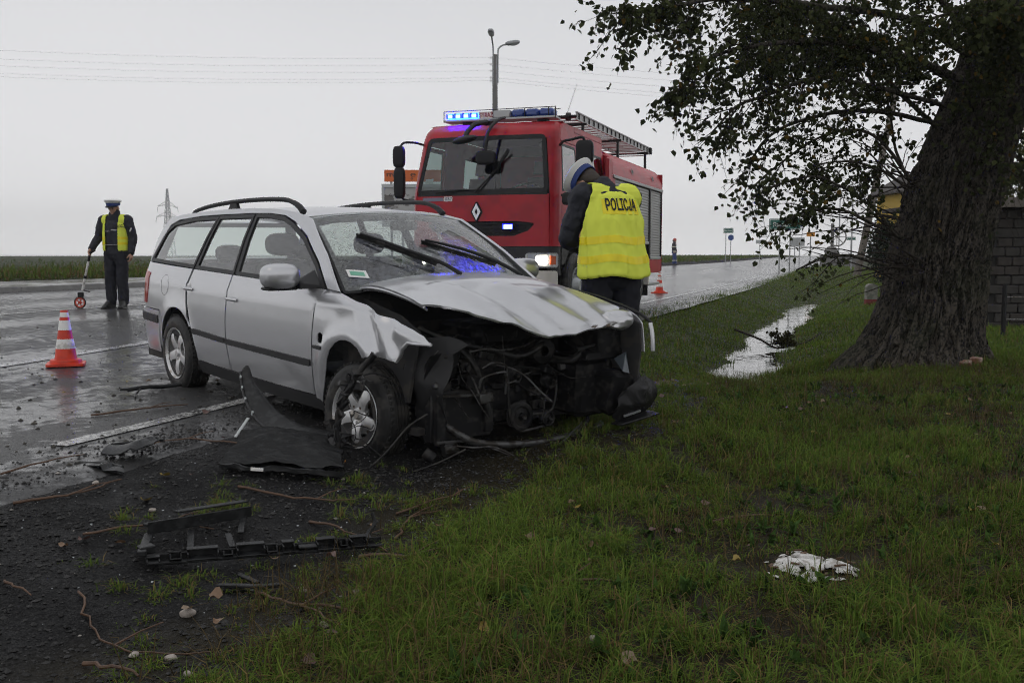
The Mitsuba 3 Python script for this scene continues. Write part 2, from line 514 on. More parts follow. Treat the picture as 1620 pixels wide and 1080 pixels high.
# ------------------------------------------------------------------ materials of the things
def silver(p, n, uv):
    dirt = smoothstep(0.55, 0.75, fbm(p.x * 9, p.y * 9, p.z * 16, 4))
    return mix((0.60, 0.605, 0.625), (0.47, 0.465, 0.46), 0.12 * dirt + 0.25 * noise(p.x * 300, p.y * 300, p.z * 300))


scene['m_silver'] = P(silver, 0.23, metallic=0.72, clearcoat=1.0, clearcoat_gloss=0.97)
scene['m_silver_bent'] = P(silver, 0.23, metallic=0.72, clearcoat=1.0, clearcoat_gloss=0.97,
                           bump=lambda p, n, uv: 0.012 * fbm(p.x * 5, p.y * 5, p.z * 5, 2), eps=4e-3)
scene['m_black'] = P((0.010, 0.010, 0.011), 0.45, spec=0.3)
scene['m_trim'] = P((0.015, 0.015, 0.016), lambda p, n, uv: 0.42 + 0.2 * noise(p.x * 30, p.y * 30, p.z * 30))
scene['m_rubber'] = P(lambda p, n, uv: mix((0.012, 0.012, 0.012), (0.040, 0.037, 0.033), spots(p, 14, 0.45, 0.7)), 0.5, spec=0.35)
scene['m_alloy'] = P(lambda p, n, uv: mix((0.66, 0.66, 0.66), (0.36, 0.33, 0.29), spots(p, 16, 0.52, 0.75)), 0.34, metallic=0.55)
scene['m_steel'] = P(lambda p, n, uv: mix((0.34, 0.34, 0.34), (0.10, 0.075, 0.055), spots(p, 22, 0.42, 0.62)), 0.36, metallic=0.8)
scene['m_wet_glass'] = {'type': 'blendbsdf', 'weight': proc(lambda p, n, uv: 0.05 + 0.26 * smoothstep(0.38, 0.66, 0.6 * fbm(p.x * 5, p.y * 5, p.z * 5, 4) + 0.4 * noise(p.x * 60, p.y * 60, p.z * 60))),
                        'a': {'type': 'thindielectric', 'specular_transmittance': {'type': 'rgb', 'value': [0.78, 0.84, 0.81]}}, 'b': {'type': 'principledthin', 'base_color': {'type': 'rgb', 'value': [0.60, 0.63, 0.62]}, 'roughness': 0.5, 'diff_trans': 1.2, 'spec_trans': 0.0}}
scene['m_dull'] = P(lambda p, n, uv: mix((0.085, 0.085, 0.085), (0.030, 0.026, 0.022), spots(p, 22, 0.42, 0.62)), 0.42, metallic=0.5)
scene['m_grime'] = P(lambda p, n, uv: mix((0.008, 0.008, 0.009), (0.030, 0.028, 0.026), spots(p, 18, 0.45, 0.7)), 0.5, spec=0.25)
scene['m_glass'] = {'type': 'thindielectric', 'int_ior': 1.5, 'specular_transmittance': {'type': 'rgb', 'value': [0.80, 0.86, 0.83]}}
scene['m_interior'] = P(lambda p, n, uv: mix((0.020, 0.021, 0.022), (0.034, 0.035, 0.038), noise(p.x * 90, p.y * 90, p.z * 90)), 0.85, spec=0.2)
scene['m_undercoat_shade'] = P(lambda p, n, uv: mix((0.040, 0.040, 0.042), (0.065, 0.060, 0.054), spots(p, 12, 0.45, 0.7)), 0.75, spec=0.25)  # undercoat grey; inner wings and truck core wear it as painted shade
scene['m_lamp_red'] = P((0.30, 0.012, 0.010), 0.12, clearcoat=1.0)
scene['m_clear_lamp'] = P((0.55, 0.57, 0.60), 0.10, metallic=0.7, clearcoat=1.0)
scene['m_white'] = P((0.74, 0.74, 0.72), 0.5)
scene['m_drop'] = {'type': 'dielectric', 'int_ior': 1.33}
scene['m_cracked'] = {'type': 'blendbsdf', 'weight': proc(lambda p, n, uv: 0.35 + 0.5 * smoothstep(0.4, 0.65, fbm(p.x * 40, p.y * 40, p.z * 40, 3))),
                      'a': {'type': 'thindielectric'}, 'b': {'type': 'principledthin', 'base_color': {'type': 'rgb', 'value': [0.75, 0.80, 0.82]}, 'roughness': 0.28, 'diff_trans': 0.5, 'spec_trans': 0.8, 'eta': 1.5}}
scene['m_glass_grey'] = P((0.10, 0.12, 0.14), 0.12, clearcoat=1.0)
scene['m_orange_wire'] = P((0.50, 0.16, 0.02), 0.4)

# ------------------------------------------------------------------ the wrecked estate car
# car axes: x forward from the rear axle, y to the car's left, z up
_cy, _sy = math.cos(-.88), math.sin(-.88)
_cp, _sp = math.cos(.034), math.sin(.034)
_cr, _sr = math.cos(.015), math.sin(.015)
CARM = np.eye(4)
CARM[:3, :3] = np.array([[_cy, -_sy, 0], [_sy, _cy, 0], [0, 0, 1]]) @ np.array([[_cp, 0, _sp], [0, 1, 0], [-_sp, 0, _cp]]) @ np.array([[1, 0, 0], [0, _cr, -_sr], [0, _sr, _cr]])
CARM[:3, 3] = (-2.028, 8.566, .155)
MIR = np.diag([1.0, -1, 1, 1])

CAR = thing('estate_car', 'wrecked silver estate car with its whole front end torn open, half off the road', 'car')


def cp(name, mesh, mat, smooth=40, label=None, parent=None, kind=None, left=False):
    return obj(name, mesh, mat, parent or CAR, smooth, label=label, kind=kind, M=CARM @ MIR if left else CARM)


def plan(x):
    return .868 - .012 * np.clip(x - 1.8, 0, 3) ** 2 - .10 * np.clip((x - 3.1) / .5, 0, 2) ** 3 - .015 * np.clip(-x / .6, 0, 2) ** 2 - .12 * np.clip((-.70 - x) / .3, 0, 2) ** 2.3


_zz = np.array([.10, .15, .22, .35, .5, .62, .75, .85, .93, 1.0, 1.1, 1.2, 1.28, 1.36, 1.45])
_kk = np.array([.90, .925, .95, .98, .995, 1, .992, .977, .952, .922, .875, .828, .783, .735, .68])
from scipy.interpolate import PchipInterpolator, RectBivariateSpline
_pk = PchipInterpolator(_zz, _kk)


def ywidth(x, z):
    y = plan(x) * _pk(np.clip(z, .10, 1.45))
    for ax, az in ((0.0, 0.30),):
        r = np.hypot(x - ax, z - az)
        y = y + 0.014 * np.exp(-((r - .37) / .035) ** 2) * (z > .2)
    # a soft crease along the shoulder
    return y + 0.006 * np.exp(-((z - .845) / .02) ** 2)


def side(x, z):
    return np.stack([x, -ywidth(x, z), z], 1)


def side_in(d):
    return lambda x, z: np.stack([x, -ywidth(x, z) + d, z], 1)


def zroof(x):
    return np.interp(x, [-1.0, -.8, -.45, 0, .5, .95, 1.3, 1.6, 1.8], [1.33, 1.365, 1.405, 1.435, 1.452, 1.455, 1.45, 1.432, 1.412])


_rx = np.linspace(-1.0, 1.85, 30); _rp = PchipInterpolator([-1.0, -.8, -.45, 0, .5, .95, 1.3, 1.6, 1.85], [1.31, 1.365, 1.405, 1.435, 1.452, 1.457, 1.452, 1.436, 1.41])


def roof_fn(x, y):
    return np.stack([x, y, _rp(np.clip(x, -1, 1.85)) - .050 * np.abs(y / .60) ** 2.4], 1)


def arc(cx, cz, r, a0, a1, n=14):
    a = np.radians(np.linspace(a0, a1, n))
    return list(zip(cx + r * np.cos(a), cz + r * np.sin(a)))


G = 0.0035
cant = [(-.80, 1.315), (-.45, 1.365), (0, 1.393), (.5, 1.408), (1.0, 1.413), (1.3, 1.405), (1.55, 1.378), (1.74, 1.345)]
# the window band: outline of each light, and the black frame round it
lights = {
    'quarter_window': [(-.74, .995), (.235, .975), (.335, 1.375), (-.10, 1.360), (-.50, 1.318), (-.62, 1.25)],
    'rear_door_window': [(.285, .972), (.985, .962), (.945, 1.392), (.355, 1.378)],
    'front_door_window': [(1.04, .960), (2.34, .938), (2.14, 1.085), (1.86, 1.245), (1.60, 1.335), (1.42, 1.378), (1.20, 1.394), (.985, 1.394)],
}
names = {'quarter_window': 'rear', 'rear_door_window': 'rear door', 'front_door_window': 'front door'}
for left in (False, True):
    # lower body
    arch_r = arc(0, .30, .350, 158, -12, 22)
    quarter = [(-.985, .60), (-.985, .955), (-.74, .985), (.232, .968), (.185, .81), (.20, .69), (.262, .585)] + arc(0, .30, .352, 44, 112, 10)[:] + [(-.33, .52), (-.36, .60)]
    q = Polygon([(-.985, .60), (-.985, .985), (-.74, .985), (.232, .968), (.18, .81), (.195, .69), (.30, .48), (.345, .30), (.345, .235), (.30, .235)] + [(-.38, .235), (-.38, .60)]).buffer(0).difference(Polygon(arc(0, .30, .35, 0, 360, 40)[:-1]))
    q = q.difference(shapely.box(-.35, .1, .35, .3))
    cp('rear_quarter_panel', panel(q, side, .012, .05, gap=G), 'm_silver', left=left)
    cp('rear_arch_liner', lathe([(.346, -.80), (.346, -.45), (.10, -.45)], 28, 'y'), 'm_undercoat_shade', left=left) if False else None
    lin = panel(Polygon([(a, b) for a, b in [(-20, -.83), (200, -.83), (200, -.50), (-20, -.50)]]), lambda a, y: np.stack([.345 * np.cos(np.radians(a)), y, .30 + .345 * np.sin(np.radians(a))], 1), .004, 10)
    cp('rear_arch_liner', cat(lin, box(-.34, .34, -.50, -.48, .12, .66)), 'm_undercoat_shade', left=left)
    rd = [(.262, .968), (.975, .958), (.945, .77), (.925, .48), (.955, .245), (.375, .265), (.375, .33), (.325, .49), (.222, .69), (.207, .81)]
    d1 = cp('rear_door', panel(rd, side, .03, .06, gap=G), 'm_silver', left=left)
    fd = [(.985, .958), (2.345, .935), (2.255, .80), (2.24, .63), (2.225, .45), (2.215, .25), (.965, .243), (.935, .48), (.955, .77)]
    d2 = cp('front_door', panel(fd, side, .03, .06, gap=G), 'm_silver', left=left)
    cp('sill', panel([(.355, .262), (2.30, .245), (2.30, .155), (.355, .165)], side, .05, .08), 'm_trim', left=left)
    # rub strips
    for a, par in (([(.325, .512), (.92, .490), (.915, .452), (.355, .470)], d1), ([(.935, .489), (2.215, .480), (2.21, .436), (.930, .450)], d2)):
        cp('rub_strip', panel(smooth_poly(a, .01), side_in(-.012), .02, .05), 'm_trim', parent=par, left=left)
    # handles: a scooped dark bowl and a bar
    for hx, hz, par in ((.245, .815, d1), (1.05, .785, d2)):
        bowl = smooth_poly([(hx + .005 + .052 * math.cos(t), hz + .002 + .040 * math.sin(t)) for t in np.linspace(0, 6.283, 20)[:-1]])
        cp('handle_bowl', panel(bowl, side_in(-.0015), .001, .03), 'm_silver_bent', parent=par, left=left)
        hp = np.array([(hx - .085, 0, hz - .004), (hx - .05, .018, hz - .001), (hx, .024, hz + .002), (hx + .05, .020, hz), (hx + .078, 0, hz - .004)])
        pts = np.stack([hp[:, 0], -ywidth(hp[:, 0], hp[:, 2]) - hp[:, 1], hp[:, 2]], 1)
        m = tube(spline(pts, 5), .013, 10); 
        cp('door_handle', m, 'm_silver', parent=par, left=left)
    # window glass, frames
    band_cut = []
    for nm, ol in lights.items():
        p = Polygon(ol)
        cp(nm, panel(p.buffer(-.018, join_style='mitre'), side_in(.010), 0, .12), 'm_glass', smooth=True, left=left)
        cp('window_frame', panel(p.buffer(.004).difference(p.buffer(-.024)), side, .022, .06), 'm_black', left=left)
    # pillars and the roof edge, in body colour
    edge_ = Polygon([(-.985, .99), (-.78, .99), (-.60, 1.30), (-.45, 1.345), (0, 1.378), (.35, 1.390), (.9, 1.402), (1.2, 1.402), (1.44, 1.388), (1.63, 1.345), (1.88, 1.255), (2.16, 1.095), (2.37, .938),
                     (2.50, .930), (2.20, 1.15), (1.82, 1.372), (1.62, 1.405), (1.3, 1.430), (.9, 1.438), (.4, 1.430), (0, 1.412), (-.45, 1.385), (-.70, 1.350)])
    cp('roof_side', panel(edge_, side, .02, .06), 'm_silver', left=left)
    for a in ([(.238, .972), (.282, .970), (.352, 1.378), (.338, 1.378)], [(.988, .962), (1.036, .960), (.982, 1.394), (.948, 1.394)]):
        cp('door_pillar', panel(a, side_in(.006), .03, .06), 'm_black', left=left)
    # roof rail
    yr = -.585
    rail = spline([(-.30, yr, 1.385), (-.22, yr, 1.418), (.10, yr, 1.458), (.52, yr, 1.486), (.95, yr, 1.499), (1.30, yr, 1.498), (1.45, yr, 1.484), (1.56, yr, 1.452), (1.63, yr, 1.41)], 7)
    rr = cp('roof_rail', tube(rail, np.r_[np.linspace(.012, .017, 12), np.full(len(rail) - 24, .017), np.linspace(.019, .024, 12)], 8), 'm_black', left=left)
    cp('rail_foot', hull([(.40, yr - .012, 1.40), (.40, yr + .012, 1.40), (.62, yr - .012, 1.40), (.62, yr + .012, 1.40), (.50, yr - .012, 1.50), (.56, yr - .012, 1.50), (.50, yr + .012, 1.50), (.56, yr + .012, 1.50)]), 'm_black', parent=rr, left=left)
    # mirrors
    mi_ = trimesh.creation.icosphere(4, 1.0)
    v = mi_.vertices
    v = np.sign(v) * np.abs(v) ** 0.72
    v = v * np.array([.085, .125, .082])
    v[:, 0] += .03 * (v[:, 2] > 0) * 0; v[:, 2] += .012 * np.sign(v[:, 0]) * 0
    v[v[:, 0] < -.035, 0] = -.035
    mi_.vertices = v + np.array([2.09, -1.0, 1.005])
    mr = cp('door_mirror', mi_, 'm_silver', smooth=50, left=left)
    cp('mirror_base', cat(hull([(2.06, -.905, .925), (2.18, -.905, .925), (2.06, -.90, .96), (2.17, -.90, .965), (2.10, -.79, .945), (2.31, -.78, .945), (2.12, -.755, 1.05), (2.24, -.76, .985)]), box(2.02, 2.14, -1.10, -.90, .918, .938, .008)), 'm_black', parent=mr, left=left)
    # tail lamp and rear bumper flank
    cp('tail_lamp', panel([(-.985, .64), (-.70, .64), (-.66, .90), (-.985, .93)], side_in(-.006), .02, .05), 'm_lamp_red', left=left)
    cp('rear_bumper_flank', panel(Polygon([(-.985, .24), (-.44, .24), (-.375, .30), (-.375, .595), (-.985, .595)]).difference(Polygon(arc(0, .30, .352, 0, 360, 40)[:-1])), side_in(-.012), .02, .06), 'm_silver', left=left)
    cp('bumper_strip', panel([(-.985, .50), (-.39, .49), (-.385, .555), (-.985, .565)], side_in(-.024), .02, .06), 'm_trim', left=left)

fl = smooth_poly([(-.27 + .085 * math.cos(t), .815 + .085 * math.sin(t)) for t in np.linspace(0, 6.283, 30)[:-1]])
cp('fuel_flap', panel(fl.difference(fl.buffer(-.0035)), side_in(-.0012), .001, .05), 'm_trim')

# roof, tailgate, rear bumper
cp('roof', panel([(-.80, -.60), (1.80, -.605), (1.85, -.3), (1.865, 0), (1.85, .3), (1.80, .605), (-.80, .60)], roof_fn, .02, .10), 'm_silver')


def rear_fn(y, z):
    x = -1.02 + .035 * np.abs(y / .7) ** 3 * 0 - .0 * z + np.where(z > .97, (z - .97) * .52, 0) + .10 * np.abs(y / .75) ** 4 - .03 * (z < .6)
    return np.stack([x, y, z], 1)


gate = Polygon([(-.72, .60), (.72, .60), (.71, .96), (.60, 1.33), (-.60, 1.33), (-.71, .96)])
rw = Polygon([(-.60, 1.0), (.60, 1.0), (.52, 1.29), (-.52, 1.29)])
tg = cp('tailgate', panel(gate.difference(rw), rear_fn, .03, .08, flip=True), 'm_silver')
cp('rear_window', panel(rw, rear_fn, 0, .12), 'm_glass', smooth=True)
cp('rear_bumper', panel([(-.74, .22), (.74, .22), (.74, .585), (-.74, .585)], rear_fn, .05, .1, flip=True), 'm_silver')

# windscreen
def ws(u, v):
    yb, yt = .765 * u, .610 * u
    xb = 2.66 - .19 * np.abs(u) ** 2.2; xt = 1.82 - .075 * np.abs(u) ** 2.2
    zb = .955 - .03 * u * u; zt = 1.425 - .040 * u * u
    return np.stack([xb + (xt - xb) * v, yb + (yt - yb) * v, zb + (zt - zb) * v + .030 * np.sin(np.pi * v)], 1)


wp = Polygon([(-.985, 0), (.985, 0), (.985, .985), (-.985, .985)])
craze = Polygon([(.50, .70), (.30, .62), (.20, .46), (.08, .36), (.02, .22), (.02, .10), (.55, .06), (.72, .12), (.80, .26), (.68, .44), (.58, .60)])
wsc = cp('windscreen', panel(wp.difference(craze.buffer(-.004)), ws, 0, .1), 'm_wet_glass', smooth=True, label='rain streaked windscreen, crazed on the far side')
cp('cracked_glass', panel(craze.buffer(.03), lambda u, v: ws(u, v) + np.array([-.006, 0, -.01]), 0, .05), 'm_cracked', parent=wsc, smooth=True, label='patch of crazed safety glass')
cp('screen_band', panel(wp.buffer(.014).difference(Polygon([(-.945, .05), (.945, .05), (.945, .88), (-.945, .88)])), lambda u, v: ws(u, v) + np.array([-.004, 0, -.006]), .004, .08), 'm_black', parent=wsc)
# radiating cracks
crk = []
rc = np.random.default_rng(5)
for k in range(26):
    c0 = np.array([.36, .32]); a = rc.uniform(0, 6.28); n = rc.integers(4, 8)
    pp = [c0 + rc.normal(0, .05, 2)]
    for j in range(n):
        a += rc.normal(0, .35); pp.append(pp[-1] + rc.uniform(.03, .09) * np.array([math.cos(a), math.sin(a)]))
    pp = np.clip(np.array(pp), [-.9, .03], [.93, .9])
    crk.append(tube(ws(pp[:, 0], pp[:, 1]) + np.array([.001, 0, .002]), .0011, 3, False))
cp('crack', cat(*crk), 'm_clear_lamp', parent=wsc, smooth=False, kind='stuff')
cp('inspection_sticker', panel([(-.925, .135), (-.925, .215), (-.775, .185), (-.775, .105)], lambda u, v: ws(u, v) + np.array([.004, 0, .005]), .001, .1), 'm_white', parent=wsc)
scene['m_sticker_green'] = P((0.16, 0.42, 0.30), 0.5)
cp('sticker_print', panel([(-.905, .150), (-.905, .192), (-.80, .170), (-.80, .128)], lambda u, v: ws(u, v) + np.array([.006, 0, .007]), .001, .1), 'm_sticker_green', parent=wsc)


def drops(n, fn, seed, smin=.002, smax=.0048):
    r = np.random.default_rng(seed)
    u, v = fn(r, n)
    c = ws(u, v) if fn is WSD else fn.surface(u, v)
    e = 2e-3
    N = np.cross(ws(u + e, v) - ws(u - e, v), ws(u, v + e) - ws(u, v - e)) if fn is WSD else fn.normal(u, v)
    N /= np.linalg.norm(N, axis=1, keepdims=True)
    N *= np.sign(N[:, 2:3])
    A = np.cross(N, [0.3, 0.9, 0.1]); A /= np.linalg.norm(A, axis=1, keepdims=True); B = np.cross(N, A)
    s = smin + (smax - smin) * r.random(n) ** 3
    ring = np.arange(6) * np.pi / 3
    V = [c[:, None] + N[:, None] * .0005 + s[:, None, None] * (np.cos(ring)[None, :, None] * A[:, None] + np.sin(ring)[None, :, None] * B[:, None]), (c + N * (s * .6)[:, None])[:, None], (c + N * .0002)[:, None]]
    V = np.concatenate(V, 1)
    i = np.arange(6); j = (i + 1) % 6
    f0 = np.vstack([np.stack([i, j, i * 0 + 6], 1), np.stack([j, i, i * 0 + 7], 1)])
    return tm(V.reshape(-1, 3), ((np.arange(n) * 8)[:, None, None] + f0[None]).reshape(-1, 3))


def WSD(r, n):
    return r.uniform(-.95, .95, n), r.uniform(.05, .97, n)


cp('raindrops', drops(9000, WSD, 3), 'm_drop', parent=wsc, smooth=True, kind='stuff')


def wiper(pts, name='wiper'):
    U = np.array(pts)
    n = np.array([.46, 0, .89])
    arm = ws(U[:, 0], U[:, 1]) + n * np.array([.035, .045, .05, .045, .03])[:, None]
    w = cp(name, tube(spline(arm, 6), np.linspace(.008, .014, 25), 8), 'm_black')
    b0, b1 = arm[0] + (arm[1] - arm[0]) * -.15, arm[2] + (arm[3] - arm[2]) * .9
    d = (b1 - b0) / np.linalg.norm(b1 - b0); R = np.stack([d, np.cross(n, d), n], 1)
    cp('blade', cat(obox((b0 + b1) / 2 - n * .012, (np.linalg.norm(b1 - b0), .014, .014), R, .003), obox((b0 + b1) / 2 - n * .026, (np.linalg.norm(b1 - b0) * .98, .006, .02), R)), 'm_rubber', parent=w)


wiper([(-.66, .58), (-.50, .44), (-.34, .31), (-.10, .17), (.03, .06)])
wiper([(-.05, .46), (.14, .375), (.34, .29), (.62, .165), (.84, .05)])

# bonnet: buckled, its leading edge torn free of the slam panel
HX = np.array([[2.42, 2.50, 2.53, 2.53, 2.50, 2.45], [2.70, 2.73, 2.76, 2.76, 2.74, 2.72], [2.98, 2.98, 2.98, 3.0, 3.0, 3.0], [3.13, 3.22, 3.26, 3.28, 3.27, 3.27], [3.21, 3.40, 3.49, 3.54, 3.53, 3.46]])
HZ = np.array([[.930, .995, 1.022, 1.022, 1.010, .980], [.966, .998, 1.008, 1.005, .990, .955], [.936, .960, .972, .965, .945, .915], [.908, .895, .862, .850, .858, .868], [.890, .832, .730, .700, .735, .800]])
HY = np.array([-.68, -.42, -.12, .20, .46, .68])
_su = RectBivariateSpline(np.arange(5.), HY, HX, kx=3, ky=3, s=0); _sz = RectBivariateSpline(np.arange(5.), HY, HZ, kx=3, ky=3, s=0)


def ridge(a, b, w, h, x, y):
    """A pressed crease along the segment a-b."""
    a, b = np.array(a), np.array(b); d = b - a; L_ = np.linalg.norm(d); d /= L_
    t = np.clip((x - a[0]) * d[0] + (y - a[1]) * d[1], 0, L_)
    r = np.hypot(x - a[0] - t * d[0], y - a[1] - t * d[1])
    return h * np.clip(1 - r / w, 0, 1)


def bonnet(u, y):
    x = _su.ev(u, y); z = _sz.ev(u, y)
    z = z + ridge((2.95, -.36), (3.42, -.22), .10, .036, x, y) - ridge((2.98, -.15), (3.45, -.02), .10, .038, x, y) + ridge((3.0, .05), (3.5, .30), .10, .024, x, y) - ridge((2.95, -.30), (2.93, .40), .09, .012, x, y)
    z = z + ridge((3.05, .52), (3.5, .45), .07, .022, x, y)
    q = np.stack([x * 7, y * 7, 0 * x], -1)
    z = z + (.018 * sm(1.5, 3.6, u)) * (meshkit.fbm(q, 3, 4) - .5) + .012 * sm(3.6, 4, u) * (meshkit.noise(q * 4, 3) - .5)
    return np.stack([x + .04 * sm(3.5, 4, u) * (meshkit.noise(np.stack([y * 14, y * 0, y * 0], -1), 2) - .5), y, z], 1)


hp = Polygon([(0, -.66), (0, .66), (3.7, .68), (4, .52), (4, -.55), (3.85, -.68), (3.2, -.68)])
bn = cp('bonnet', panel(hp, bonnet, .012, .04, flip=False), 'm_silver_bent', smooth=15, label='buckled bonnet torn free at its front edge')
lip = np.array([bonnet(np.array([u]), np.array([-.67]))[0] for u in np.linspace(.1, 3.9, 24)])
cp('bonnet_lip', cat(tube(lip + np.array([0, .006, -.018]), .008, 6), tube(lip + np.array([0, .022, -.030]), .007, 6)), 'm_silver', parent=bn)
# the crumpled far corner
b = trimesh.creation.icosphere(4, 1.0)
b.vertices = b.vertices * np.array([.085, .115, .062]); b = rough(b, .028, 11, 2)
b.apply_transform(rotm(20, [0, 1, 0])); b.apply_translation([3.47, .60, .755])
cp('bonnet_corner', b, 'm_silver_bent', parent=bn, smooth=60)
t_ = np.linspace(-.10, .12, 9)
cp('torn_edge', rough(tube(np.stack([3.52 + 0 * t_, .44 + t_, .735 + .1 * t_], 1), np.linspace(.006, .022, 9), 6), .02, 30, 4), 'm_steel', parent=bn)

# the near front wing, folded back over the wheel
wing_poly = [(2.262, .930), (2.40, .928), (2.52, .918), (2.69, .884), (2.86, .852), (3.02, .822), (3.16, .797), (3.29, .768), (3.38, .735), (3.455, .698), (3.40, .690), (3.29, .694), (3.24, .650), (3.17, .572), (3.11, .583), (3.02, .580), (2.94, .583),
             (2.835, .560), (2.82, .585), (2.79, .615), (2.73, .642), (2.67, .650), (2.60, .643), (2.54, .620), (2.47, .570), (2.425, .505), (2.39, .40), (2.335, .225), (2.225, .235), (2.235, .45), (2.25, .63), (2.265, .80)]


def wing(x, z):
    y = -ywidth(x, z)
    y = y + .15 * np.clip((x - 3.1) / .4, 0, 1.5) ** 1.5 * 0
    y = y + .055 * sm(.90, .70, 1.62 - z) * 0
    top = np.clip((z - (.930 - .2 * np.clip(x - 2.5, 0, 1) - .045)) / .06, 0, 1)
    y = y + .05 * top ** 2
    r = np.hypot(x - 2.66, z - .34)
    y = y - .020 * np.exp(-((r - .34) / .045) ** 2)
    q = np.stack([x * 8, z * 8, 0 * x], -1)
    amp = sm(2.55, 3.1, x)
    y = y + .038 * amp * (meshkit.fbm(q, 3, 7) - .5) + ridge((2.80, .86), (3.02, .60), .09, .026, x, z) - ridge((2.98, .84), (3.10, .60), .08, .020, x, z) + ridge((3.1, .80), (3.2, .60), .06, .014, x, z)
    return np.stack([x, y, z], 1)


wg = cp('front_wing', panel(Polygon(wing_poly).buffer(0).difference(smooth_poly([(2.315, .60), (2.375, .60), (2.38, .655), (2.345, .668), (2.315, .655)], .01)), wing, .006, .025), 'm_silver_bent', smooth=24, label='dented near front wing, torn off at its front edge')
tp = np.array([(3.455, .698), (3.40, .690), (3.34, .692), (3.29, .694), (3.24, .650), (3.20, .61), (3.17, .572)])
cp('torn_edge', rough(tube(wing(tp[:, 0], tp[:, 1]) + np.array([0, -.004, 0]), .009, 6), .008, 40, 1), 'm_silver', parent=wg)
cp('indicator_flap', rough(obox((2.335, -.885, .575), (.10, .012, .022), np.eye(3), .003), .006, 20), 'm_trim', parent=wg)
# far wing
farw = [(2.30, .93), (2.5, .925), (2.8, .905), (3.0, .880), (3.2, .850), (3.34, .815), (3.47, .775), (3.56, .735), (3.58, .66), (3.60, .56), (3.30, .54), (3.05, .62), (2.9, .66), (2.7, .68), (2.5, .64), (2.38, .5), (2.33, .25), (2.23, .25)]
cp('front_wing', panel(farw, side, .006, .06), 'm_silver_bent', left=True, smooth=60)
tp = np.array([(3.575, .735), (3.59, .69), (3.60, .63), (3.605, .56)])
cp('lamp_surround', tube(np.stack([tp[:, 0], np.full(4, .80), tp[:, 1]], 1), .014, 8), 'm_silver')
cp('wing_rim', tube(np.stack([np.array([2.9, 3.1, 3.33, 3.48, 3.58]), np.full(5, .81), np.array([.895, .87, .825, .785, .735])], 1), .009, 6), 'm_black')


# wheels
def make_wheel(M, label=None, tyre_scale=1.0):
    w = obj('wheel', lathe([(.150, .02), (.196, .02), (.196, .10), (.190, .185), (.15, .185)], 40, 'y'), 'm_undercoat_shade', CAR, 40, M=CARM @ M, label=label)
    tr = [(.195, .020), (.212, .006), (.240, .000), (.272, .004), (.296, .016), (.308, .030), (.3155, .045)]
    for k in range(4):
        y0 = .050 + k * .026
        tr += [(.317, y0), (.317, y0 + .018), (.311, y0 + .0185), (.311, y0 + .0255)]
    tr += [(.317, .155), (.308, .170), (.285, .190), (.24, .195), (.195, .18)]
    tyre = lathe(tr, 56, 'y')
    lugs = []
    for k in range(56):
        a = k * 2 * math.pi / 56
        for y0, y1 in ((.022, .046), (.158, .178)):
            m = box(-.010, .010, y0, y1, .304, .3165, .002); m.apply_transform(rotm(math.degrees(a), [0, 1, 0])); lugs.append(m)
    obj('tyre', cat(tyre, *lugs), 'm_rubber', w, 30, M=CARM @ M)
    rim = lathe([(.196, .012), (.207, .004), (.205, .0), (.198, .004), (.193, .016), (.185, .04), (.178, .09), (.170, .16)], 48, 'y')
    obj('rim', rim, 'm_alloy', w, 40, M=CARM @ M)
    for k in range(5):
        a = 90 + k * 72
        pr = Polygon([(.035, -.042), (.075, -.036), (.12, -.032), (.165, -.040), (.192, -.058), (.192, .058), (.165, .040), (.12, .032), (.075, .036), (.035, .042)])
        s_ = panel(pr, lambda r, t: np.stack([r, .030 - .018 * np.sin(np.clip((r - .03) / .165, 0, 1) * np.pi * .9) + 3.5 * t * t, t], 1), .022, .02, flip=False)
        s_.apply_transform(rotm(a, [0, 1, 0]))
        obj('spoke', s_, 'm_alloy', w, 60, M=CARM @ M)
    hub = lathe([(0, .012), (.026, .012), (.032, .018), (.034, .030), (.060, .034), (.066, .045), (.06, .07)], 28, 'y')
    obj('hub', hub, 'm_alloy', w, 40, M=CARM @ M)
    for k in range(5):
        a = math.radians(90 + 36 + k * 72)
        obj('wheel_bolt', cyl((.050 * math.cos(a), .022, .050 * math.sin(a)), (.050 * math.cos(a), .06, .050 * math.sin(a)), .0095, 6), 'm_steel', w, 30, M=CARM @ M)
    disc = lathe([(.0, .10), (.135, .10), (.135, .118), (0, .118)], 32, 'y')
    obj('brake_disc', disc, 'm_steel', w, 30, M=CARM @ M)
    return w


make_wheel(trans(-.055, -.868, .275), 'five spoke alloy wheel, rear, near side')
make_wheel(trans(-.055, .868, .275) @ rotm(180, [0, 0, 1]))
fw = make_wheel(trans(2.715, -.845, .205) @ rotm(9, [0, 0, 1]) @ rotm(-3, [1, 0, 0]), 'displaced front wheel with wreckage tangled in its spokes')
make_wheel(trans(2.74, .86, .25) @ rotm(180, [0, 0, 1]))

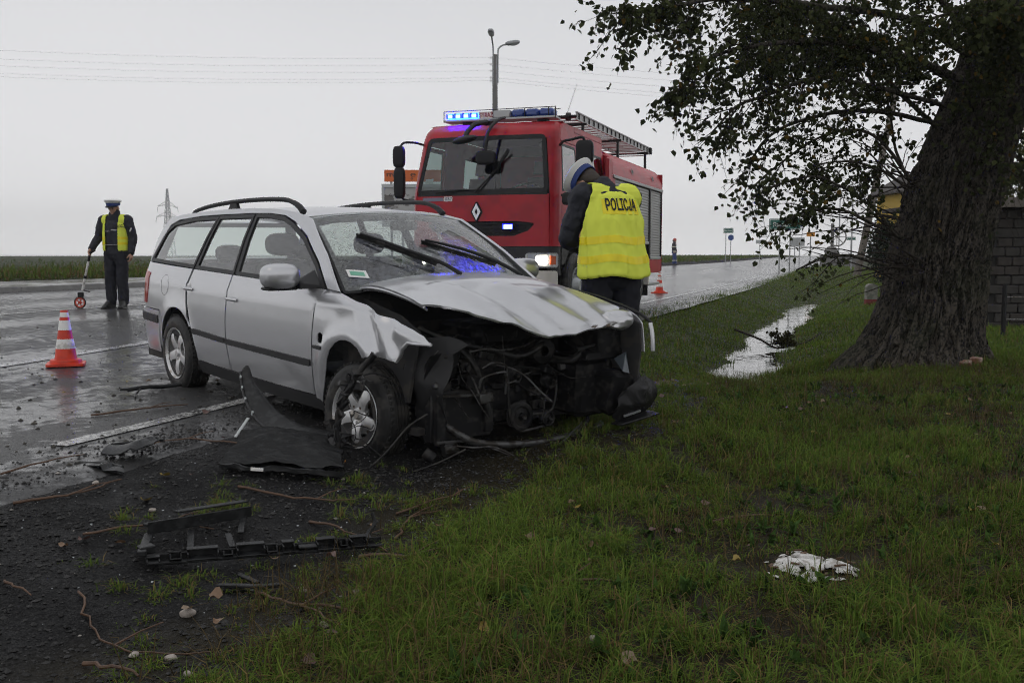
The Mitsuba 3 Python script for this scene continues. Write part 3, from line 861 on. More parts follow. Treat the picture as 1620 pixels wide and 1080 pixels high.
# cabin
cp('floor', cat(box(-.95, 2.40, -.76, .76, .16, .24), box(2.38, 2.50, -.72, .72, .14, .86), box(-.95, -.1, -.55, .55, .24, .62), box(.25, 2.1, -.60, .60, .09, .17)), 'm_undercoat_shade')
for y0, nm in ((-.38, 'front_seat'), (.38, 'front_seat')):
    st = cp(nm, cat(hull([(1.10, y0 - .25, .32), (1.62, y0 - .25, .36), (1.10, y0 + .25, .32), (1.62, y0 + .25, .36), (1.10, y0 - .22, .50), (1.60, y0 - .22, .54), (1.10, y0 + .22, .50), (1.60, y0 + .22, .54)]),
                    hull([(1.12, y0 - .24, .46), (1.24, y0 - .22, .50), (1.12, y0 + .24, .46), (1.24, y0 + .22, .50), (.86, y0 - .20, 1.00), (.98, y0 - .18, 1.03), (.86, y0 + .20, 1.00), (.98, y0 + .18, 1.03), (.88, y0 - .14, 1.06), (.88, y0 + .14, 1.06)])), 'm_interior', smooth=60)
    hr = trimesh.creation.icosphere(3, 1.0); hr.vertices = np.sign(hr.vertices) * np.abs(hr.vertices) ** .7 * np.array([.055, .135, .085]) + np.array([.90, y0, 1.17])
    cp('headrest', hr, 'm_interior', parent=st, smooth=60)
rb = cp('rear_seat', cat(hull([(.05, -.66, .32), (.55, -.66, .36), (.05, .66, .32), (.55, .66, .36), (.05, -.62, .50), (.52, -.62, .52), (.05, .62, .50), (.52, .62, .52)]),
                         hull([(.05, -.64, .46), (.16, -.62, .5), (.05, .64, .46), (.16, .62, .5), (-.16, -.60, .98), (-.06, -.58, 1.0), (-.16, .60, .98), (-.06, .58, 1.0)])), 'm_interior', smooth=60)
for y0 in (-.36, .36):
    hr = trimesh.creation.icosphere(3, 1.0); hr.vertices = np.sign(hr.vertices) * np.abs(hr.vertices) ** .7 * np.array([.05, .12, .07]) + np.array([-.10, y0, 1.07])
    cp('headrest', hr, 'm_interior', parent=rb, smooth=60)
cp('dashboard', hull([(1.95, -.72, .62), (1.95, .72, .62), (2.05, -.72, .88), (2.05, .72, .88), (2.40, -.72, .925), (2.40, .72, .925), (2.55, 0, .93), (2.50, -.5, .925), (2.50, .5, .925), (2.45, -.72, .5), (2.45, .72, .5)]), 'm_interior', smooth=50)
a = np.linspace(0, 2 * np.pi, 33)
sw = np.stack([1.82 + .19 * np.sin(a) * .42, .38 + .185 * np.cos(a), .90 + .185 * np.sin(a) * .9], 1)
cp('steering_wheel', cat(tube(sw, .014, 8, False), hull([(1.85, .30, .88), (1.85, .46, .88), (1.86, .32, .95), (1.86, .44, .95), (1.96, .36, .86), (1.96, .40, .90)])), 'm_trim')
cp('inner_mirror', obox((1.98, 0, 1.32), (.03, .22, .06), np.eye(3), .01), 'm_trim')

# engine bay, laid open
cp('engine_bay_shell', cat(
    panel([(2.40, .20), (3.02, .30), (3.10, .72), (2.9, .80), (2.42, .885)], lambda x, z: np.stack([x, -.66 + .05 * (z - .3), z], 1), .02, .1),
    panel([(2.40, .20), (3.30, .30), (3.42, .72), (2.9, .82), (2.42, .885)], lambda x, z: np.stack([x, .66 - .05 * (z - .3), z], 1), .02, .1),
    box(2.42, 2.47, -.70, .70, .12, .90), box(2.4, 3.05, -.62, .62, .10, .14)), 'm_undercoat_shade')  # silver inner wings coloured dark for shade; underside added to block light
cp('far_inner_wing', panel([(2.9, .30), (3.30, .16), (3.52, .22), (3.555, .58), (3.54, .735), (3.30, .83), (2.9, .885)], lambda x, z: np.stack([x, .735 - .10 * np.clip((x - 3.2) / .35, 0, 1) ** 2 * 0 + 0 * z, z], 1), .015, .06), 'm_undercoat_shade')  # dark sheet over the silver wing inside, shade put into its colour
cp('far_corner_mount', cat(rough(box(3.10, 3.36, .40, .74, .14, .50, .03), .03, 7, 4), rough(box(3.0, 3.40, .52, .74, .50, .74, .03), .03, 7, 5)), 'm_grime', kind=None)
eb = cp('engine_block', cat(
    box(2.60, 3.06, -.26, .30, .16, .66, .03), box(2.66, 3.10, -.20, .24, .60, .74, .03), box(2.70, 3.0, -.46, -.24, .22, .52, .03), box(2.62, 2.98, .28, .52, .20, .60, .03),
    box(2.75, 3.12, -.10, .14, .12, .20, .02), cyl((2.8, .38, .60), (3.1, .34, .56), .075, 16), cyl((2.72, -.36, .5), (3.05, -.36, .58), .06, 14)), 'm_grime')


def pulley(c, r, tilt=0, mat='m_grime'):
    pr = [(0, .030), (.28 * r, .030), (.30 * r, .012), (.62 * r, .004), (.70 * r, .018), (.86 * r, .020)]
    for k in range(4):
        pr += [(r, .016 - k * .012), (.92 * r, .012 - k * .012), (.92 * r, .008 - k * .012)]
    pr += [(r, -.034), (.2 * r, -.04)]
    m = lathe(pr, 36, 'x'); m.apply_transform(rotm(tilt, [0, 0, 1])); m.apply_translation(c)
    k = cp('pulley', m, mat, smooth=35)
    cp('pulley_bolt', cyl(np.array(c) + [.028, 0, 0], np.array(c) + [.045, 0, 0], .16 * r, 6), 'm_dull', parent=k)
    return k


pulley((3.20, .055, .165), .088)
pulley((3.22, .26, .130), .050)
pulley((3.16, .33, .36), .055)
pulley((3.18, .02, .42), .050)
alt = cp('alternator', cat(lathe([(.03, -.09), (.085, -.08), (.09, .05), (.078, .075), (.05, .085), (.03, .085)], 28, 'x')), 'm_grime')
belt = [(3.20, .143, .165), (3.21, .30, .18), (3.17, .375, .34), (3.165, .34, .41), (3.18, .03, .472), (3.18, -.03, .42), (3.195, -.03, .20), (3.20, .02, .085), (3.21, .15, .075), (3.22, .30, .10)]
cp('drive_belt', tube(spline(belt, 5), .010, 6), 'm_rubber')
# the bright ribbed disc low on the far side
cp('compressor', cat(lathe([(0, .06), (.02, .06), (.024, .04), (.05, .036), (.058, .05), (.075, .05), (.085, .03), (.085, -.10), (0, -.10)], 32, 'x')), 'm_dull')
k_ = [k for k in scene if k.endswith('__compressor')][0]
scene[k_]['to_world'] = T(CARM.tolist()) @ T().translate([3.24, .57, .27]) @ T().rotate([0, 0, 1], 14) @ T(np.linalg.inv(CARM).tolist())
for k in [k for k in scene if k.endswith('__alternator')]:
    scene[k]['to_world'] = T(CARM.tolist()) @ T().translate([3.14, .24, .56]) @ T().rotate([0, 0, 1], -10) @ T(np.linalg.inv(CARM).tolist())
# open hose mouth
a = np.linspace(0, 2 * np.pi, 25)
cp('hose_mouth', tube(np.stack([3.25 + .02 * np.cos(a), .48 + .048 * np.cos(a), .41 + .045 * np.sin(a)], 1), .007, 8, False), 'm_trim')
cp('hose', tube(spline([(3.25, .48, .41), (3.12, .47, .43), (3.0, .42, .52), (2.9, .30, .66)], 6), .045, 14), 'm_rubber')
hr_ = np.random.default_rng(8)


def hose(pts, r, mat, n=6, nm='hose', parent=None):
    return cp(nm, tube(spline(pts, n), r, 8), mat, parent=parent)


hose([(3.05, -.30, .62), (3.2, -.2, .60), (3.24, 0, .55), (3.22, .2, .60), (3.1, .35, .66)], .018, 'm_rubber')
hose([(2.9, -.5, .72), (3.1, -.40, .64), (3.18, -.30, .52), (3.2, -.25, .36), (3.22, -.20, .20)], .020, 'm_rubber')
hose([(3.0, .52, .68), (3.2, .50, .62), (3.32, .45, .56), (3.3, .36, .50), (3.15, .3, .5)], .022, 'm_rubber')
hose([(3.22, -.36, .60), (3.26, -.26, .615), (3.27, -.16, .60), (3.26, .02, .61), (3.2, .16, .63)], .006, 'm_dull', nm='pipe')
hose([(3.26, -.30, .50), (3.27, -.22, .53), (3.27, -.12, .50), (3.25, -.10, .40), (3.24, -.02, .40)], .006, 'm_dull', nm='pipe')
hose([(3.26, -.32, .36), (3.27, -.315, .43), (3.275, -.28, .455), (3.275, -.15, .47), (3.27, -.12, .44), (3.26, -.12, .33)], .007, 'm_dull', nm='pipe')
for k in range(26):
    p0 = np.array([hr_.uniform(2.95, 3.2), hr_.uniform(-.45, .55), hr_.uniform(.30, .72)])
    pts = [p0]
    d = hr_.normal(0, 1, 3)
    for j in range(4):
        d = d + hr_.normal(0, .8, 3); d[2] -= .25
        pts.append(pts[-1] + .09 * d / np.linalg.norm(d) + [.02, 0, 0])
    hose(pts, hr_.uniform(.0025, .007), ('m_black', 'm_grime', 'm_dull')[k % 3 if k % 7 else 2], 5, 'cable')
# chunks: brackets, housings
for k in range(34):
    c = np.array([hr_.uniform(2.95, 3.22), hr_.uniform(-.58, .60), hr_.uniform(.14, .68)])
    if c[2] > .60: c[0] -= .12
    R = rotm(hr_.uniform(-30, 30), hr_.normal(0, 1, 3))[:3, :3]
    s_ = hr_.uniform(.03, .13, 3) * np.array([.6, 1, .8])
    m = obox(c, s_, R, .008)
    if k % 3 == 0:
        m = cat(m, cyl(c, c + R @ np.array([s_[0], 0, 0]), .018, 10))
    cp('bracket', m, ('m_grime', 'm_black', 'm_grime', 'm_dull')[k % 4 if k % 8 else 3], smooth=30)
# near longitudinal: a box of brackets with two bright rails
cp('chassis_leg', cat(box(2.6, 3.16, -.56, -.44, .26, .42, .01), box(3.10, 3.17, -.60, -.15, .07, .37, .01), box(3.16, 3.21, -.58, -.52, .06, .36, .006), box(3.16, 3.20, -.22, -.16, .10, .36, .006)), 'm_grime')
cp('rail', obox((3.215, -.42, .345), (.018, .34, .016), rotm(-4, [1, 0, 0])[:3, :3] , .003), 'm_dull')
cp('rail', obox((3.215, -.45, .075), (.018, .28, .016), rotm(-4, [1, 0, 0])[:3, :3], .003), 'm_dull')
cp('fuse_box', obox((3.22, -.24, .315), (.04, .10, .06), rotm(6, [1, 0, 0])[:3, :3], .006), 'm_dull')
cp('crossmember', tube(spline([(3.12, -.52, .20), (3.20, -.44, .125), (3.26, -.34, .065), (3.30, -.14, .030), (3.33, .16, .018), (3.32, .45, .028), (3.28, .68, .05)], 7), .022, 12), 'm_dull')
for p0 in ([(3.24, -.47, .055), (3.26, -.36, .035), (3.32, -.24, .03), (3.42, -.10, -.05), (3.46, 0, -.075), (3.44, .12, -.035), (3.38, .28, .03), (3.30, .52, .11), (3.22, .68, .16)],
           [(3.30, -.26, .03), (3.40, -.13, -.04), (3.47, -.03, -.09), (3.48, .05, -.095), (3.46, .14, -.05), (3.38, .32, .02), (3.30, .50, .08)]):
    hose(p0, .0065, 'm_dull', 6, 'hanging_pipe')
hose([(3.05, .42, .16), (3.2, .50, .15), (3.32, .52, .12), (3.36, .40, .02), (3.40, .36, -.06)], .011, 'm_grime', 6, 'hanging_pipe')
# shredded plastic in front of the near wheel
def shred(x, z):
    q = np.stack([x * 5, z * 5, 0 * x], -1)
    return np.stack([x + .03 * (meshkit.noise(q, 5) - .5), -.60 + .30 * (x - 3.0) + .14 * (meshkit.fbm(q, 3, 3) - .5) - .05 * np.sin((z - .1) * 5 + 6 * x), z], 1)


cp('arch_lining', panel(Polygon([(2.98, .12), (3.05, .05), (3.20, .10), (3.24, .30), (3.28, .44), (3.25, .60), (3.33, .66), (3.20, .70), (3.04, .68), (2.96, .5), (3.02, .36)]), shred, .006, .04), 'm_trim', smooth=50)
for k in range(0):
    x0 = 3.02 + .035 * k
    z_ = np.linspace(.22, .62, 8)
    cp('lining_rib', tube(shred(np.full(8, x0) + .06 * (z_ - .3), z_) + np.array([.006, -.008, 0]), .006, 5), 'm_grime')
cp('headlamp_shell', rough(hull([(3.12, -.62, .42), (3.12, -.40, .44), (3.18, -.62, .60), (3.20, -.40, .62), (3.02, -.60, .45), (3.02, -.42, .60)]), .02, 14, 3), 'm_black')
# tangle hanging over the front wheel
tg_ = np.random.default_rng(21)
strut = [(2.98, -.86, .60), (2.93, -.93, .50), (2.88, -.97, .40), (2.84, -1.0, .30), (2.83, -1.02, .18), (2.84, -1.03, .08), (2.86, -1.04, -.02)]
cp('torn_bracket', rough(tube(spline(strut, 5), .020, 7), .016, 18, 3), 'm_grime')
for k in range(22):
    t = tg_.random() ** .8
    i = t * (len(strut) - 1.001); a = np.array(strut[int(i)]) * (1 - i % 1) + np.array(strut[int(i) + 1]) * (i % 1)
    c = a + tg_.normal(0, .030, 3) * np.array([1.3, .6, 1])
    R = rotm(tg_.uniform(0, 180), tg_.normal(0, 1, 3))[:3, :3]
    cp('wreckage_piece', rough(obox(c, tg_.uniform(.012, .075, 3) * np.array([1, .35, 1]), R, .003), .010, 25, k), ('m_black', 'm_grime', 'm_trim', 'm_dull')[k % 4 if k % 8 == 3 else k % 3], smooth=25)
cp('torn_plate', panel([(2.70, .42), (2.80, .33), (2.93, .44), (2.90, .50), (2.80, .49), (2.76, .455)], lambda x, z: np.stack([x, -.945 - .1 * (x - 2.7) + 0 * z, z], 1), .004, .05), 'm_trim')
pl = np.array([[2.965, -.955, .43], [3.00, -.955, .40], [3.03, -.955, .46], [2.99, -.955, .49]])
cp('bolt_plate', cat(hull(np.vstack([pl, pl + [0, .006, 0]])), cyl((2.997, -.952, .447), (2.997, -.964, .447), .010, 10)), 'm_dull')
for k in range(14):
    p0 = np.array([tg_.uniform(2.80, 2.98), tg_.uniform(-1.02, -.94), tg_.uniform(-.02, .5)])
    pts = [p0]; d = tg_.normal(0, 1, 3)
    for j in range(4):
        d = d + tg_.normal(0, .9, 3); pts.append(pts[-1] + .055 * d / np.linalg.norm(d))
    hose(pts, tg_.uniform(.002, .005), ('m_black', 'm_grime', 'm_trim')[k % 3], 5, 'cable')
hose([(2.86, -1.03, .06), (2.82, -1.06, .02), (2.80, -1.10, -.06), (2.82, -1.13, -.14), (2.88, -1.16, -.20), (2.96, -1.18, -.23)], .0035, 'm_orange_wire', 6, 'loose_wire')
hose([(2.87, -1.03, .05), (2.84, -1.08, -.04), (2.88, -1.10, -.10), (2.94, -1.07, -.07), (2.95, -1.04, .0)], .0030, 'm_orange_wire', 6, 'loose_wire')
hose([(3.28, -.70, .28), (3.20, -.78, .20), (3.14, -.86, .08), (3.08, -.94, -.02), (3.02, -1.0, -.08)], .006, 'm_rubber', 6, 'loose_wire')
hose([(3.32, -.46, .05), (3.26, -.62, -.02), (3.16, -.78, -.08), (3.05, -.90, -.10)], .006, 'm_rubber', 6, 'loose_wire')
cp('damper_end', cyl((3.16, -.64, .03), (3.20, -.60, -.01), .035, 12), 'm_grime')
cp('tow_eye', cyl((3.15, -.50, .02), (3.17, -.42, .03), .045, 14), 'm_dull')
# far corner: lamp remains and the end of the bumper
cp('headlamp', hull([(3.50, .64, .43), (3.53, .67, .42), (3.46, .72, .44), (3.50, .66, .54), (3.47, .70, .55), (3.40, .66, .5)]), 'm_glass_grey')
cp('corner_wreck', rough(box(3.20, 3.50, .55, .86, .16, .42, .04), .05, 6, 8), 'm_grime', smooth=40)
cp('lamp_carrier', cat(rough(box(3.28, 3.40, .42, .76, .50, .56, .01), .015, 12, 1), obox((3.36, .55, .60), (.02, .36, .02), rotm(8, [1, 0, 0])[:3, :3]), box(3.40, 3.46, .74, .80, .38, .52, .01)), 'm_black')
bf = panel(Polygon([(.52, .16), (.60, .10), (.90, .14), (.98, .22), (.97, .33), (.86, .39), (.74, .385), (.62, .35), (.54, .28)]), lambda y, z: np.stack([3.50 - .9 * np.clip(y - .72, 0, 1) ** 1.6 + .10 * np.sin((z - .1) * 9) + .11 * (meshkit.fbm(np.stack([y * 9, z * 9, 0 * y], -1), 3, 9) - .5), y - .02, z], 1), .012, .035)
cp('bumper_end', bf, 'm_black', smooth=50, label='torn black end of the front bumper')
cp('bumper_lip', rough(obox((3.52, .74, .125), (.10, .34, .012), rotm(8, [1, 0, 0])[:3, :3], .003), .015, 9, 2), 'm_trim')
cp('bumper_insert', rough(obox((3.57, .66, .170), (.012, .15, .014), rotm(8, [1, 0, 0])[:3, :3], .002), .004, 20), 'm_clear_lamp')

# ------------------------------------------------------------------ the fire engine
# truck axes: x forward (towards the camera), y to the truck's left (right in the picture), z up
scene['m_red'] = P(lambda p, n, uv: mix((0.40, 0.010, 0.020), (0.31, 0.012, 0.020), spots(p, 4, 0.4, 0.7)), 0.34, spec=0.25, clearcoat=0.35, clearcoat_gloss=0.95)
scene['m_shutter'] = P((0.40, 0.40, 0.40), 0.42, metallic=0.5)
scene['m_glass_dark'] = {'type': 'thindielectric', 'int_ior': 1.52, 'specular_transmittance': {'type': 'rgb', 'value': [0.48, 0.56, 0.54]}}
scene['m_blue_lens'] = P((0.012, 0.05, 0.26), 0.10, clearcoat=1.0)
scene['m_cream'] = P((0.66, 0.63, 0.57), 0.35, clearcoat=0.6)
scene['m_amber'] = P((0.55, 0.10, 0.03), 0.15, clearcoat=1.0)
scene['m_grey_text'] = P((0.20, 0.19, 0.27), 0.5)
scene['m_red_letters'] = P((0.32, 0.01, 0.03), 0.5)
scene['m_frame_grey'] = P((0.42, 0.44, 0.44), 0.35, metallic=0.4)
lf, sf = -5.01, 12.8
fx, fy = xy(lf, sf)
_k = math.hypot(.334, .943)
_X = np.array([-.334, -.943, 0]) / _k; _Y = np.array([.943, -.334, 0]) / _k
TRM = np.eye(4); TRM[:3, 0] = _X; TRM[:3, 1] = _Y; TRM[:3, 3] = (fx, fy, .30)
TRUCK = thing('fire_engine', 'red fire engine with flashing blue light bar and roof ladder, facing the wreck', 'fire engine')


def tp_(name, mesh, mat, smooth=40, label=None, parent=None, kind=None, **more):
    return obj(name, mesh, mat, parent or TRUCK, smooth, label=label, kind=kind, M=TRM, **more)


A_, R_ = .85, .22


def xf(z):
    return np.interp(z, [.3, .75, 1.0, 1.72, 1.80, 2.55, 2.66, 2.74], [.0, .03, .03, .0, -.02, -.23, -.32, -.50])


def cab(t, z):
    """Wraps round the cab: t runs from the middle of the front, to the truck's left positive; z up."""
    sgn = np.sign(t); a = np.abs(t)
    th = np.clip((a - A_) / R_, 0, np.pi / 2)
    x = xf(z) - .05 * np.clip(a / A_, 0, 1) ** 2 - R_ * (1 - np.cos(th)) - np.clip(a - A_ - R_ * np.pi / 2, 0, None)
    y = np.minimum(a, A_) + R_ * np.sin(th)
    y = y * (1 - .07 * np.clip((z - 1.75) / .95, 0, 1) ** 1.3)
    return np.stack([x, y * sgn, z], 1)


def tx(x, z, s=1):
    """t of the place on the cab's side at this x and height."""
    return s * (A_ + R_ * np.pi / 2 + (xf(z) - .05 - R_ - x))


def cabpoly(pts, s=1):
    out = []
    for i, (x, z) in enumerate(pts):
        out.append((float(tx(x, z, s)), z))
    return Polygon(out).buffer(0)


def dens(pts, n=8):
    p = np.array(list(pts) + [pts[0]], float)
    return [tuple(p[i] + (p[i + 1] - p[i]) * k / n) for i in range(len(p) - 1) for k in range(n)]


wsp = smooth_poly(dens([(-.955, 1.76), (.955, 1.76), (.90, 2.535), (-.90, 2.535)]), .06)
tp_('windscreen', panel(wsp, cab, 0, .1, flip=False), 'm_glass_dark', smooth=True)
tp_('windscreen_seal', panel(wsp.buffer(.012).difference(wsp.buffer(-.05)), lambda t, z: cab(t, z) + np.array([.004, 0, 0]), .012, .06), 'm_black')
# roof cap, corner pillars, front panel
hood_ = Polygon(dens([(-1.28, 2.50), (1.28, 2.50), (1.28, 2.74), (-1.28, 2.74)])).difference(wsp.buffer(.010))
tp_('roof_front', panel(hood_, cab, .02, .06), 'm_red', smooth=50)
a = np.linspace(-.985, .985, 15)
RX = np.linspace(-2.78, -.62, 12)
gr, ga = np.meshgrid(RX, a, indexing='ij')
tp_('roof', grid_mesh(np.stack([gr, ga, 2.745 + .035 * (1 - (ga / .985) ** 4) * np.clip((gr + .60) / -.3, 0, 1)], -1)), 'm_red', smooth=True)
a2 = np.linspace(-.985, .985, 25)
edge2 = cab(np.concatenate([np.linspace(-1.15, 1.15, 25)]), np.full(25, 2.74))
back2 = np.stack([np.full(25, -.62), a2, 2.745 + .035 * (1 - (a2 / .985) ** 4) * 0.07], 1)
tp_('roof_lip', grid_mesh(np.stack([edge2, .5 * edge2 + .5 * back2 + [0, 0, .012], back2])), 'm_red', smooth=True)
slit = smooth_poly([(-.80, 1.34), (-.55, 1.37), (.55, 1.37), (.80, 1.34), (.70, 1.24), (.50, 1.17), (-.50, 1.17), (-.70, 1.24)], .02)
front_ = Polygon(dens([(-.99, 1.03), (.99, 1.03), (.98, 1.735), (-.98, 1.735)])).difference(slit)
fpn = tp_('front_panel', panel(front_, cab, .03, .08), 'm_red', smooth=50)
tp_('grille', panel(slit.buffer(.01), lambda t, z: cab(t, z) - np.array([.05, 0, 0]), .01, .08), 'm_black')
for k in range(3):
    z0 = 1.325 - .055 * k; w = .74 - .09 * k
    g = tp_('grille_slat', panel(dens([(-w, z0), (w, z0), (w, z0 + .022), (-w, z0 + .022)]), lambda t, z: cab(t, z) - np.array([.022, 0, 0]), .02, .08), 'm_black')
tp_('wind_gap', panel(dens([(-.95, 1.725), (.95, 1.725), (.95, 1.765), (-.95, 1.765)]), lambda t, z: cab(t, z) + np.array([.002, 0, 0]), .02, .08), 'm_black')
for s in (1, -1):
    cor = Polygon(dens([(s * .995, 1.03), (s * .995, 1.735), (s * .985, 1.77), (s * .925, 2.50), (float(tx(-.46, 2.50, s)), 2.50), (float(tx(-.36, 1.75, s)), 1.75), (float(tx(-.36, 1.03, s)), 1.03)])).buffer(0)
    tp_('corner_panel', panel(cor, cab, .03, .05, flip=False), 'm_red', smooth=50)
    win = cabpoly(dens([(-.385, 1.80), (-.50, 2.42), (-1.12, 2.42), (-1.16, 1.84)]), s)
    door = cabpoly(dens([(-.365, 1.06), (-.365, 1.76), (-.465, 2.47), (-1.20, 2.47), (-1.20, 1.45), (-1.10, 1.06)]), s)
    dr_ = tp_('cab_door', panel(door.difference(win), cab, .03, .06, gap=.004), 'm_red')
    tp_('door_window', panel(win, cab, 0, .1), 'm_glass_dark', smooth=True)
    tp_('window_seal', panel(win.buffer(.018).difference(win.buffer(-.018)), lambda t, z: cab(t, z) + np.array([0, .003 * s, 0]), .01, .05), 'm_black', parent=dr_)
    tp_('door_handle', box(-1.13, -1.0, s * 1.072 - .012, s * 1.072 + .022, 1.36, 1.44, .012), 'm_black', parent=dr_)
    rwin = cabpoly(dens([(-1.96, 1.95), (-1.96, 2.42), (-2.62, 2.42), (-2.66, 1.95)]), s)
    rear = cabpoly(dens([(-1.21, 1.06), (-1.21, 2.66), (-2.78, 2.66), (-2.78, 1.06)]), s)
    rp_ = tp_('crew_door', panel(rear.difference(rwin), cab, .03, .08, gap=.004), 'm_red')
    tp_('crew_window', panel(rwin, cab, 0, .1), 'm_glass_dark', smooth=True)
    tp_('window_seal', panel(rwin.buffer(.018).difference(rwin.buffer(-.018)), lambda t, z: cab(t, z) + np.array([0, .003 * s, 0]), .01, .05), 'm_black', parent=rp_)
    up_ = cabpoly(dens([(-.47, 2.475), (-1.205, 2.475), (-1.205, 2.74), (-.55, 2.74)]), s)
    tp_('cant_rail', panel(up_, cab, .03, .05, gap=.003), 'm_red')
    uc = cabpoly(dens([(-1.21, 2.665), (-2.78, 2.665), (-2.78, 2.745), (-1.21, 2.745)]), s)
    tp_('cant_rail', panel(uc, cab, .03, .05), 'm_red')
    # wheel arch and steps
    low = cabpoly(dens([(-.365, .78), (-.365, 1.055), (-2.78, 1.055), (-2.78, .62), (-1.66, .62), (-1.62, .80), (-1.42, .98), (-1.05, 1.04), (-.72, .98), (-.52, .80)], 5), s)
    tp_('arch_panel', panel(low, cab, .03, .06), 'm_trim')
tp_('shaded_valance', panel(dens([(-1.0, .755), (1.0, .755), (1.0, 1.025), (-1.0, 1.025)]), lambda t, z: cab(t, z) - np.array([.004, 0, 0]), .03, .08), 'm_trim')  # black trim paints in the shading under the front panel
for s in (1, -1):
    tp_('shaded_valance_end', panel(dens([(s * 1.005, .64), (s * 1.25, .64), (s * 1.25, 1.025), (s * 1.005, 1.025)]), lambda t, z: cab(t, z) - np.array([.006, 0, 0]), .03, .05, flip=False), 'm_trim', smooth=50)  # corner ends carry the same painted shading
tp_('cab_floor', cat(box(-2.74, -.10, -.98, .98, .95, 1.02), box(-2.78, -2.74, -1.0, 1.0, 1.0, 2.0), box(-2.78, -2.74, -.98, -.7, 2.0, 2.70), box(-2.78, -2.74, .7, .98, 2.0, 2.70), box(-2.78, -2.74, -.7, .7, 2.5, 2.70), box(-2.7, -.55, -.95, .95, 2.66, 2.68)), 'm_interior')
tp_('dashboard', hull([(-.12, -.95, 1.05), (-.12, .95, 1.05), (-.5, -.95, 1.05), (-.5, .95, 1.05), (-.16, -.95, 1.74), (-.16, .95, 1.74), (-.55, -.95, 1.70), (-.55, .95, 1.70)]), 'm_trim')
a = np.linspace(0, 2 * np.pi, 25)
tp_('steering_wheel', tube(np.stack([-.60 - .15 * np.sin(a), .45 + .22 * np.cos(a), 1.80 + .12 * np.sin(a)], 1), .016, 8, False), 'm_black')
for y0 in (.46, -.46):
    st = tp_('cab_seat', cat(hull([(-.75, y0 - .25, 1.30), (-.75, y0 + .25, 1.30), (-1.25, y0 - .25, 1.30), (-1.25, y0 + .25, 1.30), (-.75, y0 - .23, 1.45), (-.75, y0 + .23, 1.45), (-1.2, y0 - .23, 1.42), (-1.2, y0 + .23, 1.42)]),
                             hull([(-1.15, y0 - .24, 1.42), (-1.15, y0 + .24, 1.42), (-1.30, y0 - .24, 1.42), (-1.30, y0 + .24, 1.42), (-1.32, y0 - .20, 2.05), (-1.32, y0 + .20, 2.05), (-1.42, y0 - .18, 2.02), (-1.42, y0 + .18, 2.02)])), 'm_interior', smooth=50)
    tp_('headrest', hull([(-1.34, y0 - .13, 2.10), (-1.34, y0 + .13, 2.10), (-1.43, y0 - .13, 2.10), (-1.43, y0 + .13, 2.10), (-1.36, y0 - .11, 2.28), (-1.36, y0 + .11, 2.28), (-1.42, y0 - .11, 2.28), (-1.42, y0 + .11, 2.28)]), 'm_interior', parent=st)
tp_('windscreen_wiper', cat(tube([(.04, -.05, 1.76), (-.06, .18, 2.02), (-.13, .36, 2.34)], [.014, .012, .006], 6), obox((-.085, .27, 2.15), (.012, .46, .03), rotm(55, [1, 0, 0])[:3, :3])), 'm_black')
tp_('windscreen_wiper', tube([(.03, -.62, 1.765), (.0, -.30, 1.80), (.0, .0, 1.79)], [.014, .012, .006], 6), 'm_black')
# emblem, number plate strip
dia = Polygon([(0, .115), (.062, 0), (0, -.115), (-.062, 0)]); dia2 = Polygon([(0, .048), (.022, 0), (0, -.048), (-.022, 0)])
tp_('emblem_plate', affine(extrude(dia.buffer(.022), .006), [0, 1, 0], [0, 0, 1], [1, 0, 0], (.014, -.03, 1.50)), 'm_black')
em = affine(extrude(dia.difference(dia2), .018), [0, 1, 0], [0, 0, 1], [1, 0, 0], (.018, -.03, 1.50))
tp_('diamond_emblem', em, 'm_clear_lamp')
tp_('lettering_strip', panel(dens([(-.86, 1.655), (-.54, 1.655), (-.54, 1.705), (-.86, 1.705)]), lambda t, z: cab(t, z) + np.array([.004, 0, 0]), .003, .08), 'm_grey_text')
pl_ = tp_('number_plate', panel(dens([(-.53, 1.650), (-.40, 1.650), (-.40, 1.715), (-.53, 1.715)]), lambda t, z: cab(t, z) + np.array([.004, 0, 0]), .003, .08), 'm_white')
tp_('digits', affine(text('037', .040, .002), [0, 1, 0], [0, 0, 1], [1, 0, 0], (xf(1.7) - .005, -.51, 1.662)), 'm_grey_text', parent=pl_)
tp_('screen_note', panel(dens([(-.86, 1.90), (-.74, 1.90), (-.74, 1.97), (-.86, 1.97)]), lambda t, z: cab(t, z) + np.array([-.02, 0, 0]), .003, .08), 'm_white')
# door shield and small plate
for (x, z, w, h, m) in ((-.62, 1.475, .11, .07, 'm_frame_grey'),):
    tp_('door_plate', panel(cabpoly(dens([(x, z), (x, z + h), (x - w, z + h), (x - w, z)])), lambda t, z: cab(t, z) + np.array([0, .004, 0]), .003, .06), m)
sh = Polygon([(-.66 + .075 * math.cos(q), 1.30 + (.13 if math.sin(q) > 0 else .15) * math.sin(q)) for q in np.linspace(0, 6.283, 25)[:-1]])
sh = Polygon([(float(tx(a_, b_)), b_) for a_, b_ in sh.exterior.coords])
d_ = tp_('door_shield', panel(sh, lambda t, z: cab(t, z) + np.array([0, .004, 0]), .003, .05), 'm_white')
tp_('shield_figure', panel(sh.buffer(-.022).difference(sh.buffer(-.034)).union(shapely.intersection(sh.buffer(-.03), shapely.union_all([shapely.box(sh.centroid.x - .008, 0, sh.centroid.x + .008, 3), shapely.box(0, 1.29, 9, 1.315)]))), lambda t, z: cab(t, z) + np.array([0, .007, 0]), .003, .05), 'm_grey_text', parent=d_) if False else None
tp_('shield_ring', panel(sh.buffer(-.012).difference(sh.buffer(-.026)), lambda t, z: cab(t, z) + np.array([0, .007, 0]), .003, .05), 'm_red_letters', parent=d_)
